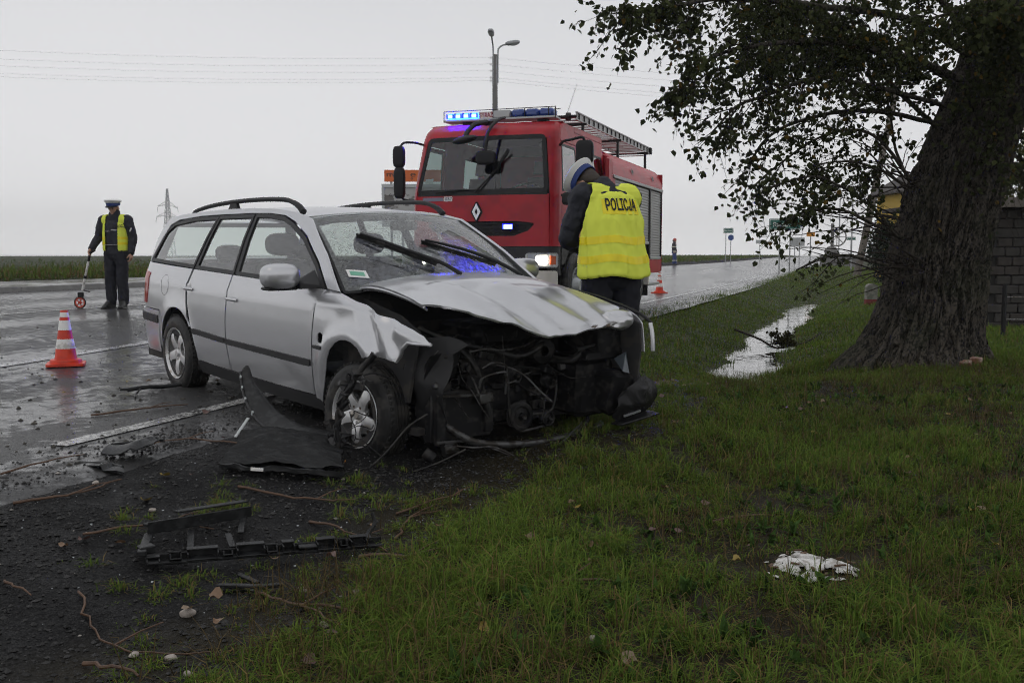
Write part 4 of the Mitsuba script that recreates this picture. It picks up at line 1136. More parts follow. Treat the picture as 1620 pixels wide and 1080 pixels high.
tp_('shield_cross', panel(shapely.box(sh.centroid.x - .010, 1.20, sh.centroid.x + .010, 1.40), lambda t, z: cab(t, z) + np.array([0, .0075, 0]), .003, .05), 'm_red_letters', parent=d_)
# bumper, headlamps
bmp = Polygon(dens([(-1.20, .36), (1.20, .36), (1.20, .70), (-1.20, .70)]))
tp_('bumper', panel(smooth_poly(list(bmp.exterior.coords), .05), lambda t, z: cab(t, z) + np.array([.07, 0, 0]), .10, .05), 'm_cream', smooth=45)
for s in (-1, 1):
    hl = smooth_poly(dens([(s * .70, .765), (s * 1.17, .765), (s * 1.17, .92), (s * .70, .92)]), .02)
    h0 = tp_('headlamp', panel(hl.buffer(.02).difference(hl), lambda t, z: cab(t, z) + np.array([.05, 0, 0]), .06, .04), 'm_frame_grey', label='lit headlamp')
    tp_('reflector', panel(hl, lambda t, z: cab(t, z) + np.array([.010, 0, 0]), .005, .04), 'm_clear_lamp', parent=h0)
    tp_('indicator', panel(dens([(s * 1.02, .785), (s * 1.12, .785), (s * 1.12, .90), (s * 1.02, .90)]), lambda t, z: cab(t, z) + np.array([.030, 0, 0]), .01, .04), 'm_amber', parent=h0)
    c = cab(np.array([s * .90]), np.array([.843]))[0]
    rl = affine(extrude(smooth_poly([(-.085, -.055), (.085, -.055), (.085, .055), (-.085, .055)], .02), .004), [0, 1, 0], [0, 0, 1], [1, 0, 0], c + [.028, 0, 0])
    tp_('lit_lamp', rl, 'm_clear_lamp', parent=h0, emitter={'type': 'area', 'radiance': {'type': 'rgb', 'value': [5.0, 4.4, 3.3]}})
# blue strobes
def lens_(y0, y1, z0, z1, x0, x1, b):
    return box(x0, x1, y0, y1, z0, z1, b)


BLUE = [0.10, 0.75, 9.0]
lb = tp_('light_bar', cat(box(-.86, -.58, -.76, .90, 2.80, 2.835, .01), box(-.85, -.59, -.02, .235, 2.835, 2.94, .012)), 'm_frame_grey', label='roof light bar, its left half flashing blue')
for y0 in (-.50, .62):
    tp_('foot', box(-.78, -.64, y0, y0 + .14, 2.765, 2.80, .006), 'm_black', parent=lb)
for k in range(4):
    y0 = -.735 + .122 * k
    tp_('lit_blue_module', box(-.80, -.625, y0, y0 + .116, 2.845, 2.93, .02), 'm_blue_lens', parent=lb, emitter={'type': 'area', 'radiance': {'type': 'rgb', 'value': [0.06, 0.30, 1.0]}})
    tp_('added_led_shield', cat(box(-.624, -.575, y0 + .008, y0 + .013, 2.855, 2.918, .001), box(-.624, -.575, y0 + .103, y0 + .108, 2.855, 2.918, .001)), 'm_black', parent=lb)  # side walls added to hold back sideways blue light
    tp_('led_row', box(-.624, -.620, y0 + .016, y0 + .100, 2.868, 2.906, .001), 'm_blue_lens', parent=lb, emitter={'type': 'area', 'radiance': {'type': 'rgb', 'value': [0.32, 0.36, 450.0]}})
for k in range(3):
    y0 = .245 + .205 * k
    tp_('dark_blue_lens', box(-.83, -.60, y0, y0 + (.20 if k < 2 else .21), 2.838, 2.945, .03), 'm_blue_lens', parent=lb)
tp_('sign_panel', box(-.80, -.612, -.238, -.022, 2.838, 2.935, .006), 'm_white', parent=lb)
t0 = text('STRAŻ', .060, .003)
t0.apply_scale([.205 / t0.extents[0], 1, 1])
t0.apply_translation(-t0.bounds[0])
tp_('lettering', affine(t0, [0, 1, 0], [0, 0, 1], [1, 0, 0], (-.611, -.233, 2.853)), 'm_red_letters', parent=lb)
tp_('top_rail', cat(*[tube([(x, -.77, 2.955), (x, .90, 2.955)], .006, 6) for x in (-.60, -.84)], *[tube([(-.60, y, 2.80), (-.60, y, 2.956)], .007, 6) for y in (-.77, .90, .45, .80, -.02)]), 'm_trim', parent=lb)
c = cab(np.array([.44]), np.array([1.292]))[0]
fb = tp_('front_strobe', box(c[0] - .03, c[0] + .035, c[1] - .085, c[1] + .085, 1.250, 1.335, .012), 'm_black')
tp_('strobe_lens', affine(extrude(smooth_poly([(-.069, -.033), (.069, -.033), (.069, .033), (-.069, .033)], .015), .012), [0, 1, 0], [0, 0, 1], [1, 0, 0], (c[0] + .036, c[1], 1.292)), 'm_blue_lens', parent=fb,
    emitter={'type': 'area', 'radiance': {'type': 'rgb', 'value': [0.26, 0.36, 1400.0]}})
tp_('added_strobe_shield', cat(box(c[0] + .03, c[0] + .085, c[1] - .083, c[1] - .070, 1.252, 1.334, .003), box(c[0] + .03, c[0] + .085, c[1] + .070, c[1] + .083, 1.252, 1.334, .003), box(c[0] + .03, c[0] + .085, c[1] - .07, c[1] + .07, 1.327, 1.334, .002), box(c[0] + .03, c[0] + .085, c[1] - .07, c[1] + .07, 1.252, 1.259, .002)), 'm_black', parent=fb)  # walls added round the lens to narrow its blue light
fb2 = tp_('front_strobe', box(c[0] - .03, c[0] + .035, -c[1] - .085, -c[1] + .085, 1.250, 1.335, .012), 'm_black')
tp_('strobe_lens', affine(extrude(smooth_poly([(-.065, -.026), (.065, -.026), (.065, .026), (-.065, .026)], .015), .012), [0, 1, 0], [0, 0, 1], [1, 0, 0], (c[0] + .036, -c[1], 1.292)), 'm_blue_lens', parent=fb2)


# mirrors
def mirror_head(c, h, w, d=.10):
    m = trimesh.creation.icosphere(3, 1.0); v = m.vertices
    v = np.sign(v) * np.abs(v) ** .5
    v = v / np.abs(v).max(0) * np.array([d / 2, w / 2, h / 2])
    m.vertices = v + np.array(c); return m


am = tp_('mirror_arm', tube(spline([(-.34, -.98, 2.47), (-.16, -1.04, 2.485), (-.04, -1.15, 2.47), (-.0, -1.18, 2.36), (0, -1.19, 2.0), (-.02, -1.18, 1.74), (-.08, -1.12, 1.68), (-.22, -1.03, 1.68)], 6), .016, 8), 'm_black')
tp_('mirror_head', mirror_head((-.0, -1.20, 2.28), .30, .17), 'm_black', parent=am, smooth=50)
tp_('mirror_head', mirror_head((-.0, -1.195, 1.92), .44, .16), 'm_black', parent=am, smooth=50)
am = tp_('mirror_arm', tube(spline([(-.36, 1.04, 2.40), (-.20, 1.14, 2.43), (-.06, 1.28, 2.43), (-.04, 1.44, 2.45), (-.06, 1.47, 2.38)], 6), .018, 8), 'm_black')
tp_('mirror_head', mirror_head((-.06, 1.47, 2.26), .32, .24), 'm_black', parent=am, smooth=50)
tp_('mirror_head', mirror_head((-.10, 1.24, 1.66), .17, .17), 'm_black', parent=am, smooth=50)
tp_('mirror_arm', tube([(-.25, 1.10, 1.72), (-.12, 1.24, 1.70)], .016, 8), 'm_black')
am = tp_('front_mirror_arm', cat(hull([(-.42, .02, 2.80), (-.42, .12, 2.80), (-.32, .02, 2.75), (-.32, .12, 2.75), (-.20, .0, 2.74), (-.20, .08, 2.74), (-.22, .0, 2.68), (-.22, .08, 2.68)]), tube(spline([(-.20, .04, 2.73), (-.02, -.06, 2.68), (.10, -.12, 2.58), (.14, -.14, 2.50)], 5), [.035] * 16, 8),
                                 tube(spline([(-.36, .24, 2.80), (-.15, .22, 2.74), (.0, .15, 2.60), (.06, .12, 2.42), (.06, .12, 2.28)], 5), .022, 8)), 'm_trim')
m = trimesh.creation.icosphere(3, 1.0); m.vertices = m.vertices * np.array([.08, .18, .052]); m.apply_transform(rotm(10, [1, 0, 0])); m.apply_translation([.15, -.15, 2.46])
tp_('mirror_head', m, 'm_trim', parent=am, smooth=50)
tp_('mirror_head', mirror_head((.06, .12, 2.22), .19, .28, .08), 'm_black', parent=am, smooth=50)

# the body behind the cab
HW = 1.15
bodyx = (-7.0, -2.92)


def bside(x, z):
    return np.stack([x, HW - np.where(z > 2.2, .30 * (1 - np.sqrt(np.clip(1 - (np.clip(z - 2.2, 0, .40) / .40) ** 2, 0, 1))), 0), z], 1)


for s in (1, -1):
    fn = (lambda x, z: bside(x, z)) if s > 0 else (lambda x, z: bside(x, z) * np.array([1, -1, 1]))
    up = panel(dens([(-7.0, 2.20), (-2.92, 2.20), (-2.92, 2.595), (-7.0, 2.595)]), fn, .02, .10, flip=s > 0)
    tp_('roof_side', up, 'm_red', smooth=50)
    tp_('drip_rail', box(-7.0, -2.92, s * HW - (.004 if s > 0 else .022), s * HW + (.022 if s > 0 else .004), 2.145, 2.195, .006), 'm_shutter')
    for x0, x1, z0 in ((-4.46, -3.10, .98), (-5.83, -4.56, 1.12), (-6.95, -5.94, .84)):
        z = np.arange(z0, 2.145, .0125)
        prof = HW - .030 + .010 * np.abs(np.sin(np.pi * (z - z0) / .05)) ** .6
        P_ = np.stack([np.stack([np.full_like(z, x), s * prof, z], 1) for x in np.linspace(x0, x1, 4)])
        sh_ = tp_('roller_shutter', grid_mesh(P_), 'm_shutter', smooth=True)
        tp_('shutter_bar', box(x0 + .02, x1 - .02, min(s * HW, s * (HW - .05)), max(s * HW, s * (HW - .05)), z0 - .005, z0 + .05, .008), 'm_frame_grey', parent=sh_)
    for x0, x1 in ((-3.10, -2.92), (-4.56, -4.46), (-5.94, -5.83), (-7.0, -6.95)):
        tp_('body_post', box(x0 + .002, x1 - .002, min(s * HW, s * (HW - .06)), max(s * HW, s * (HW - .06)), .86, 2.145, .008), 'm_black' if x1 - x0 < .15 else 'm_red')
    tp_('skirt', box(-6.98, -5.86, min(s * (HW - .03), s * (HW - .005)), max(s * (HW - .03), s * (HW - .005)), .58, .835, .01), 'm_red')
    tp_('skirt', box(-4.46, -2.92, min(s * (HW - .03), s * (HW - .005)), max(s * (HW - .03), s * (HW - .005)), .58, .975, .01), 'm_red')
    ar = panel(Polygon(arc(-5.15, .47, .64, -10, 190, 24) + arc(-5.15, .47, .55, 190, -10, 24)), lambda x, z: np.stack([x, np.full_like(x, s * (HW + .01)), z], 1), .12, .08, flip=s > 0)
    tp_('wheel_arch', ar, 'm_cream', smooth=35)
    tp_('mud_flap', box(-5.86, -5.84, min(s * .62, s * 1.12), max(s * .62, s * 1.12), .16, .60, .004), 'm_rubber')
tp_('body_core', cat(box(-6.96, -2.94, -HW + .06, HW - .06, .86, 2.16), box(-7.0, -.4, -.45, .45, .5, .85)), 'm_undercoat_shade')
gr, ga = np.meshgrid(np.linspace(-7.0, -2.92, 8), np.linspace(-.86, .86, 9), indexing='ij')
tp_('body_roof', grid_mesh(np.stack([gr, ga, 2.592 + 0 * gr], -1)), 'm_red', smooth=True)
tp_('rear_wall', box(-7.03, -7.0, -HW, HW, .6, 2.5, .01), 'm_red')
tp_('front_bulkhead', hull([(-2.91, s * y, z) for s in (1, -1) for y, z in ((1.15, 1.0), (1.15, 2.38), (1.07, 2.50), (.9, 2.56))] + [(-2.85, s * y, z) for s in (1, -1) for y, z in ((1.14, 1.0), (1.14, 2.36), (1.06, 2.48), (.9, 2.54))]), 'm_red')
tp_('corner_bin', hull([(-2.62, 1.10, 1.75), (-2.86, 1.10, 1.75), (-2.62, 1.17, 1.75), (-2.86, 1.17, 1.75), (-2.64, 1.10, 2.44), (-2.86, 1.10, 2.46), (-2.66, 1.15, 2.42), (-2.86, 1.15, 2.44)]), 'm_red')
for x0 in (-4.35, -6.1):
    tp_('roof_lashing', cat(hull([(x0 - .03, 1.13, 2.40), (x0 + .03, 1.13, 2.40), (x0, 1.15, 2.36), (x0, 1.16, 2.28), (x0 - .07, 1.145, 2.36), (x0 + .07, 1.145, 2.36)])), 'm_black')

# wheels
def truck_wheel(x, s, rim):
    M = TRM @ trans(x, s * 1.10, .47) @ (np.eye(4) if s < 0 else rotm(180, [0, 0, 1]))
    tr = [(.27, .03), (.30, .01), (.40, .0), (.455, .015), (.475, .04)]
    for k in range(4):
        tr += [(.48, .05 + k * .05), (.48, .085 + k * .05), (.465, .088 + k * .05), (.465, .097 + k * .05)]
    tr += [(.48, .26), (.45, .29), (.38, .30), (.27, .28)]
    w = obj('road_wheel', lathe(tr, 48, 'y'), 'm_rubber', TRUCK, 35, M=M)
    if rim == 'front':
        pr = [(.27, .02), (.275, .0), (.26, .0), (.24, .05), (.22, .07), (.15, .07), (.13, .02), (.11, -.03), (.085, -.05), (.0, -.05)]
    else:
        pr = [(.27, .02), (.275, .0), (.26, .0), (.25, .10), (.22, .14), (.12, .14), (.10, .08), (.0, .08)]
    obj('rim', lathe(pr, 36, 'y'), 'm_frame_grey', w, 35, M=M)
    for k in range(10):
        a = k * math.pi / 5
        obj('wheel_nut', cyl((.175 * math.cos(a), .035 if rim == 'front' else .10, .175 * math.sin(a)), (.175 * math.cos(a), .08 if rim == 'front' else .15, .175 * math.sin(a)), .014, 6), 'm_steel', w, 30, M=M)


for s in (1, -1):
    truck_wheel(-1.05, s, 'front'); truck_wheel(-5.15, s, 'rear')
for s in (1, -1):
    tp_('arch_inner', box(-1.75, -.40, min(s * .62, s * .66), max(s * .62, s * .66), .4, 1.04), 'm_undercoat_shade')
tp_('step', box(-6.9, -5.9, 1.0, 1.14, .34, .40, .01), 'm_frame_grey')
# ladder and its cradle
LD = thing('roof_ladder', 'aluminium ladder lying along the roof of the red fire engine', 'ladder')
def lad(name, mesh, mat='m_shutter', kind=None):
    return obj(name, mesh, mat, LD, 35, M=TRM, kind=kind)
for y0 in (.16, .80):
    ra = lad('stile', cat(box(-7.35, -2.0, y0 - .015, y0 + .015, 2.95, 2.968), box(-7.35, -2.0, y0 - .015, y0 + .015, 3.062, 3.08), box(-7.35, -2.0, y0 - .008, y0 - .003, 2.968, 3.062)))
    for k in range(18):
        x = -2.15 - k * .295
        obj('stile_web', box(x - .012, x + .012, y0 - .012, y0 + .014, 2.968, 3.062), 'm_black', ra, 30, M=TRM)
for k in range(19):
    x = -2.10 - k * .285
    lad('rung', tube([(x, .17, 3.0), (x, .79, 3.0)], .016, 8))
    if k % 2 == 0 and k < 18: lad('lower_rung', tube([(x - .1, .14, 2.86), (x - .1, .82, 2.86)], .012, 6))
lad('roller', cat(tube([(-1.95, .12, 3.0), (-1.95, .82, 3.0)], .022, 10), *[cyl((-1.95, y, 3.0), (-1.95, y + .06, 3.0), .06, 14) for y in (.12, .66)]), 'm_black')
lad('end_block', box(-7.50, -7.36, (.70), .84, 2.95, 3.08, .01), 'm_black')
for x in (-2.3, -4.6, -6.9):
    tp_('ladder_cradle', cat(box(x - .02, x + .02, .10, .88, 2.90, 2.94), box(x - .02, x + .02, .12, .16, 2.58, 2.90), box(x - .02, x + .02, .80, .84, 2.58, 2.90)), 'm_black')
tp_('aerial', tube([(-.9, .93, 2.75), (-1.25, 1.02, 3.35)], [.004, .0025], 5), 'm_black')

# ------------------------------------------------------------------ people
MF = m3.Manifold


def ball(c, r, seg=14):
    r = np.broadcast_to(np.asarray(r, float), (3,))
    return MF.sphere(1.0, seg).scale(r.tolist()).translate(list(map(float, c)))


def chain(pts, rs, seg=14):
    """Hulls of consecutive balls, joined."""
    b = [ball(p, r, seg) for p, r in zip(pts, rs)]
    return MF.batch_boolean([MF.batch_hull([b[i], b[i + 1]]) for i in range(len(b) - 1)], m3.OpType.Add)


def blend(parts, edge=.02, it=10, lam=.5):
    m = MF.batch_boolean(parts, m3.OpType.Add).refine_to_length(edge)
    t = mtm(m); t.merge_vertices()
    if it:
        trimesh.smoothing.filter_taubin(t, lamb=lam, nu=lam + .03, iterations=it)
    return t


def cloth(t, amp, freq, seed=0, stretch=(1, 1, 1.0)):
    v = t.vertices; n = t.vertex_normals
    q = meshkit.fbm(v * freq * np.asarray(stretch) + 11.3 * seed, 3, seed) - .5
    t.vertices = v + n * (2 * amp * q)[:, None]
    return t


def head(c, s, fwd=(1, 0, 0), down=0.0):
    """Manifolds of a head facing +x, s = head height; pitched down by degrees; c is the top of the neck."""
    k = s / .235
    ps = [ball((.005, 0, .150), (.098, .078, .090)), MF.batch_hull([ball((.045, 0, .10), (.052, .058, .05)), ball((.062, 0, .030), (.024, .028, .018)), ball((.0, 0, .06), (.05, .058, .05)), ball((.02, 0, .15), (.080, .070, .07))]),
          MF.batch_hull([ball((.094, 0, .118), (.008, .009, .008), 8), ball((.118, 0, .088), (.010, .014, .009), 8), ball((.09, 0, .082), (.012, .018, .008), 8)]),
          ball((.088, .030, .132), (.014, .026, .008), 8), ball((.088, -.030, .132), (.014, .026, .008), 8),
          ball((.0, .083, .105), (.024, .010, .034), 8), ball((.0, -.083, .105), (.024, .010, .034), 8),
          ball((.086, 0, .058), (.012, .024, .007), 8), ball((.084, 0, .046), (.012, .021, .007), 8)]
    m = np.eye(4)[:3] * 1.0
    M = trimesh.transformations.rotation_matrix(math.radians(down), [0, 1, 0]); M[:3, :3] *= k; M[:3, 3] = c
    return [p.transform(M[:3]) for p in ps], M


def hand(wrist, d, palm_n, thumb, s=1.0, curl=.5):
    """Palm and five fingers from the wrist along d; palm_n is the side the palm faces; thumb: the direction the thumb leaves in."""
    d, pn, th = (np.asarray(q, float) / np.linalg.norm(q) for q in (d, palm_n, thumb))
    w = np.asarray(wrist, float)
    out = [MF.batch_hull([ball(w + d * a * s + th * b * s, (.017 * s,) * 3, 8) for a, b in ((.01, .018), (.01, -.018), (.085, .036), (.082, -.036), (.045, 0))])]
    for i, (b, L) in enumerate(((.033, .072), (.011, .080), (-.012, .075), (-.033, .058))):
        p0 = w + (d * .085 + th * b) * s
        a1, a2, a3 = curl * .5, curl * 1.3, curl * 2.0
        pts = [p0]
        for a, f in ((a1, .45), (a2, .30), (a3, .25)):
            pts.append(pts[-1] + (d * math.cos(a) + pn * math.sin(a)) * L * f * s)
        out.append(chain(pts, [.0095 * s, .009 * s, .0085 * s, .0075 * s], 8))
    t0 = w + (d * .025 + th * .025) * s
    t1 = t0 + (d * .55 + th * .75 + pn * .25) * .045 * s
    t2 = t1 + (d * .8 + th * .25 + pn * .45) * .045 * s
    out.append(chain([t0, t1, t2], [.012 * s, .011 * s, .009 * s], 8))
    return out


scene['m_cone_red'] = P(lambda p, n, uv: mix((0.62, 0.045, 0.012), (0.50, 0.035, 0.012), spots(p, 9, 0.4, 0.7)), 0.38, spec=0.45)
scene['m_cone_white'] = P(lambda p, n, uv: mix((0.78, 0.77, 0.74), (0.45, 0.43, 0.40), spots(p, 16, 0.52, 0.75)), 0.3)
scene['m_skin'] = P(lambda p, n, uv: mix((0.42, 0.24, 0.17), (0.50, 0.30, 0.22), noise(p.x * 30, p.y * 30, p.z * 30)), 0.5, spec=0.35)
scene['m_hair'] = P((0.030, 0.020, 0.013), 0.55)
scene['m_navy'] = P(lambda p, n, uv: mix((0.008, 0.009, 0.014), (0.020, 0.022, 0.032), fbm(p.x * 25, p.y * 25, p.z * 25, 3)), 0.62, spec=0.35)
scene['m_trousers'] = P(lambda p, n, uv: mix((0.007, 0.008, 0.012), (0.017, 0.018, 0.026), fbm(p.x * 25, p.y * 25, p.z * 25, 3)), 0.7, spec=0.3)
scene['m_hivis'] = P(lambda p, n, uv: mix((0.78, 0.86, 0.10), (0.69, 0.77, 0.08), fbm(p.x * 12, p.y * 12, p.z * 12, 3)), 0.65, spec=0.3)
scene['m_band'] = P((0.84, 0.72, 0.01), 0.35)
scene['m_cap_blue'] = P((0.012, 0.035, 0.16), 0.6)
scene['m_boot'] = P((0.010, 0.010, 0.010), 0.35)
scene['m_print'] = P((0.010, 0.010, 0.012), 0.6)


def place(x, y, z, face):
    """World matrix of a person standing at x, y, z, facing the compass angle (degrees from +x)."""
    return trans(x, y, z) @ rotm(face, [0, 0, 1])


def shell(parts, edge, cut=None, it=8):
    m = MF.batch_boolean(parts, m3.OpType.Add)
    if cut is not None:
        m = m - cut
    m = m.refine_to_length(edge)
    t = mtm(m); t.merge_vertices()
    trimesh.smoothing.filter_taubin(t, iterations=it)
    return t


def mbox(x0, x1, y0, y1, z0, z1):
    return MF.cube([x1 - x0, y1 - y0, z1 - z0]).translate([x0, y0, z0])


def boots(par, M, feet, mat='m_boot'):
    for (ax, ay, az), yaw in feet:
        R = rotm(yaw, [0, 0, 1])
        m = mtm(MF.batch_hull([ball((-.03, 0, .045), (.05, .045, .045)), ball((.10, 0, .035), (.05, .048, .035)), ball((.19, 0, .030), (.035, .040, .028)), ball((0, 0, .16), (.055, .052, .03))]).refine_to_length(.03))
        s = box(-.08, .225, -.045, .045, .0, .022, .008)
        obj('boot', cat(m, s), mat, par, 50, M=M @ trans(ax, ay, az) @ R)


def cap(par, M, HM, tilt=0):
    """A peaked cap in head space: crown, band, peak, badge."""
    k = np.linalg.norm(HM[:3, 0])
    C = M @ HM @ trans(.0, 0, .176) @ rotm(tilt, [0, 1, 0])
    cr = lathe([(0, .085), (.07, .083), (.118, .070), (.140, .052), (.137, .044), (.118, .030), (.104, .018)], 36)
    cr.vertices[:, 0] *= 1.06; cr.vertices[:, 2] += .12 * np.clip(cr.vertices[:, 0], 0, 1) * (cr.vertices[:, 2] > .03)
    h = obj('cap', cr, 'm_white', par, 50, M=C, label='white topped police cap')
    bd = lathe([(.106, .030), (.107, .018), (.106, -.022), (.100, -.024)], 36); bd.vertices[:, 0] *= 1.08
    obj('cap_band', bd, 'm_cap_blue', h, 40, M=C)
    a = np.linspace(-1.15, 1.15, 15)
    r0 = np.stack([.112 * np.cos(a), .104 * np.sin(a), -.020 + 0 * a], 1); r1 = np.stack([.178 * np.cos(a) + .0, .110 * np.sin(a), -.046 + .012 * np.abs(a)], 1)
    up_, lo = np.stack([r0, r1]), np.stack([r0, r1]) - [0, 0, .005]
    pk = cat(grid_mesh(up_), grid_mesh(lo[::-1]), grid_mesh(np.stack([up_[1], lo[1]])))
    obj('cap_peak', pk, 'm_black', h, 40, M=C)
    obj('cap_badge', obox((.122, 0, .045), (.008, .030, .036), rotm(18, [0, 1, 0])[:3, :3], .003), 'm_navy', h, 30, M=C)


# ---- the policeman measuring the road, seen from the front
MA = place(-6.55, 16.6, z_road(*ls(-6.55, 16.6)), -97)
PA = thing('person', 'policeman in white topped cap and open yellow vest pushing a measuring wheel', 'person')
hd, HM = head((.015, 0, 1.545), .235, down=12)
sh_r, el_r, wr_r = (.0, -.205, 1.46), (.02, -.285, 1.19), (.16, -.345, .985)
sh_l, el_l, wr_l = (.0, .205, 1.46), (-.02, .285, 1.18), (.05, .285, .925)
legs = [[(.0, -.095, .92), (.02, -.105, .50), (.0, -.11, .09)], [(.0, .095, .92), (.03, .105, .50), (.03, .12, .09)]]
bodyp = hd + [chain([(0, 0, 1.46), (.015, 0, 1.58)], [.06, .055]), chain([(0, 0, .98), (0, 0, 1.15), (0, 0, 1.38)], [.10, .10, .09]),
              chain([(0, -.16, 1.42), (0, .16, 1.42)], [.05, .05])]
for s_, e_, w_ in ((sh_r, el_r, wr_r), (sh_l, el_l, wr_l)):
    bodyp.append(chain([s_, e_, w_], [.05, .042, .028]))
for lg in legs:
    bodyp.append(chain(lg, [.075, .055, .04]))
bodyp += hand(wr_r, (.55, -.12, -.55), (.3, .8, -.3), (.7, .2, .5), 1.0, 1.0) + hand(wr_l, (.12, .02, -1), (0, -1, 0), (1, 0, 0), 1.0, .55)
obj('body', blend(bodyp, .022, 6), 'm_skin', PA, True, M=MA)
jk = [chain([(0, 0, .90), (0, 0, 1.05), (0, 0, 1.22), (0, 0, 1.38)], [(.135, .19, .10), (.14, .195, .12), (.145, .20, .12), (.14, .20, .10)]), chain([(0, -.17, 1.45), (0, .17, 1.45)], [.085, .085]), chain([(0, 0, 1.44), (.012, 0, 1.575)], [.105, .086])]
for s_, e_, w_ in ((sh_r, el_r, wr_r), (sh_l, el_l, wr_l)):
    w2 = np.array(e_) + (np.array(w_) - np.array(e_)) * .97
    jk.append(chain([s_, e_, w2], [.092, .074, .056]))
obj('jacket', cloth(shell(jk, .025, it=4), .014, 14, 1), 'm_navy', PA, True, M=MA)
tr_ = [chain([(0, 0, .94), (0, 0, .86)], [(.13, .18, .08), (.13, .175, .09)])]
for lg in legs:
    tr_.append(chain([lg[0], lg[1], (lg[2][0], lg[2][1], .12)], [.115, .092, .085]))
obj('trousers', cloth(shell(tr_, .025, it=4), .016, 12, 2, (1, 1, 1.6)), 'm_trousers', PA, True, M=MA)
vs = MF.batch_boolean([chain([(0, 0, .98), (0, 0, 1.05), (0, 0, 1.22), (0, 0, 1.38)], [(.165, .222, .10), (.165, .222, .12), (.165, .222, .12), (.158, .212, .10)]), chain([(0, -.15, 1.45), (0, .15, 1.45)], [.105, .105])], m3.OpType.Add)
inner = MF.batch_boolean([chain([(0, 0, .80), (0, 0, 1.05), (0, 0, 1.22), (0, 0, 1.38)], [(.152, .208, .20), (.152, .208, .12), (.152, .208, .12), (.148, .202, .10)]), chain([(0, -.15, 1.45), (0, .15, 1.45)], [.093, .093]), chain([(0, 0, 1.3), (0, 0, 1.7)], [.10, .10]), mbox(0, .4, -.122, .105, .7, 1.7),
                          mbox(-.4, .4, -.5, .5, .6, .955), ball((0, -.30, 1.40), (.15, .13, .17)), ball((0, .30, 1.40), (.15, .13, .17))], m3.OpType.Add)
vt = vs - inner
vt = mtm(vt.refine_to_length(.025)); vt.merge_vertices()
vkey = obj('vest', vt, 'm_hivis', PA, 40, M=MA, label='open yellow high visibility vest')
for z0 in (1.055, 1.14):
    b = (vs ^ mbox(-.4, .4, -.5, .5, z0, z0 + .045)).scale([1.012, 1.012, 1]) - inner
    obj('reflective_band', mtm(b), 'm_band', vkey, 30, M=MA)
for y0, s_ in ((.14, 'POLICJA'),):
    t = text(s_, .045, .002); t.apply_scale([.8, 1, 1])
    obj('lettering', affine(t, [0, 1, 0], [0, 0, 1], [1, 0, 0], (.152, .055, 1.335)), 'm_print', vkey, 20, M=MA)
obj('chest_stripe', box(.135, .151, -.11, -.03, 1.27, 1.278), 'm_shutter', PA, 30, M=MA)
obj('chest_stripe', box(.135, .151, .0, .09, 1.285, 1.305), 'm_shutter', PA, 30, M=MA)
obj('waist_stripe', box(.130, .150, -.13, .10, 1.045, 1.052), 'm_shutter', PA, 30, M=MA)
obj('sleeve_patch', obox((.055, .295, 1.30), (.05, .012, .065), rotm(-18, [1, 0, 0])[:3, :3], .004), 'm_white', PA, 30, M=MA)
boots(PA, MA, [((.0, -.11, 0), -12), ((.03, .12, 0), 10)])
cap(PA, MA, HM, -6)
for sy in (-1, 1):
    obj('eye', trimesh.creation.icosphere(2, .009), 'm_hair', PA, True, M=MA @ HM @ trans(.092, .030 * sy, .118))

# the measuring wheel
MW = thing('measuring_wheel', 'surveyor measuring wheel with silver telescopic handle and small red wheel', 'measuring wheel')
inv = np.linalg.inv(MA)
hp = (MA @ np.array([.225, -.335, .915, 1]))[:3]
wx, wy = -7.16, 16.55
wz = float(z_road(*ls(wx, wy))) + .103
wc = np.array([wx, wy, wz]); ax = (hp - wc); L_ = np.linalg.norm(ax); ax /= L_
obj('handle_tube', tube([wc + ax * .22, wc + ax * (L_ * .52)], .020, 10), 'm_cone_white', MW, 30)
obj('handle_tube', tube([wc + ax * (L_ * .50), wc + ax * (L_ * .86)], .017, 10), 'm_cone_white', MW, 30)
obj('grip', tube([wc + ax * (L_ * .84), wc + ax * L_, wc + ax * L_ + np.array([.10, -.05, .05])], [.019, .021, .018], 10), 'm_black', MW, 40)
obj('clamp', tube([wc + ax * (L_ * .49), wc + ax * (L_ * .55)], .026, 10), 'm_black', MW, 30)
obj('counter', obox(wc + ax * .13 + [0, -.03, .01], (.09, .06, .08), np.eye(3), .01), 'm_black', MW, 30)
obj('stand', tube([wc + ax * .22, wc + ax * .22 + np.array([.13, -.03, -.03])], .010, 8), 'm_black', MW, 30)
wn = np.cross(ax, [0, 0, 1]); wn /= np.linalg.norm(wn)
wn = wn * .75 + np.array([.3, -.6, 0]); wn /= np.linalg.norm(wn)
F_ = frame_to(wn)
a = np.linspace(0, 2 * np.pi, 33)
ring = wc + .092 * (np.cos(a)[:, None] * F_[:, 0] + np.sin(a)[:, None] * F_[:, 1])
obj('tyre', tube(ring, .011, 8, False), 'm_rubber', MW, True)
scene['m_wheel_red'] = P((0.50, 0.05, 0.02), 0.4)
wr = obj('wheel_rim', cat(tube(wc + .076 * (np.cos(a)[:, None] * F_[:, 0] + np.sin(a)[:, None] * F_[:, 1]), .012, 8, False), cyl(wc - wn * .03, wc + wn * .03, .022, 12)), 'm_wheel_red', MW, True)
for k in range(5):
    q = k * 2 * math.pi / 5
    obj('spoke', tube([wc, wc + .078 * (math.cos(q) * F_[:, 0] + math.sin(q) * F_[:, 1])], .009, 6), 'm_wheel_red', wr, 30)

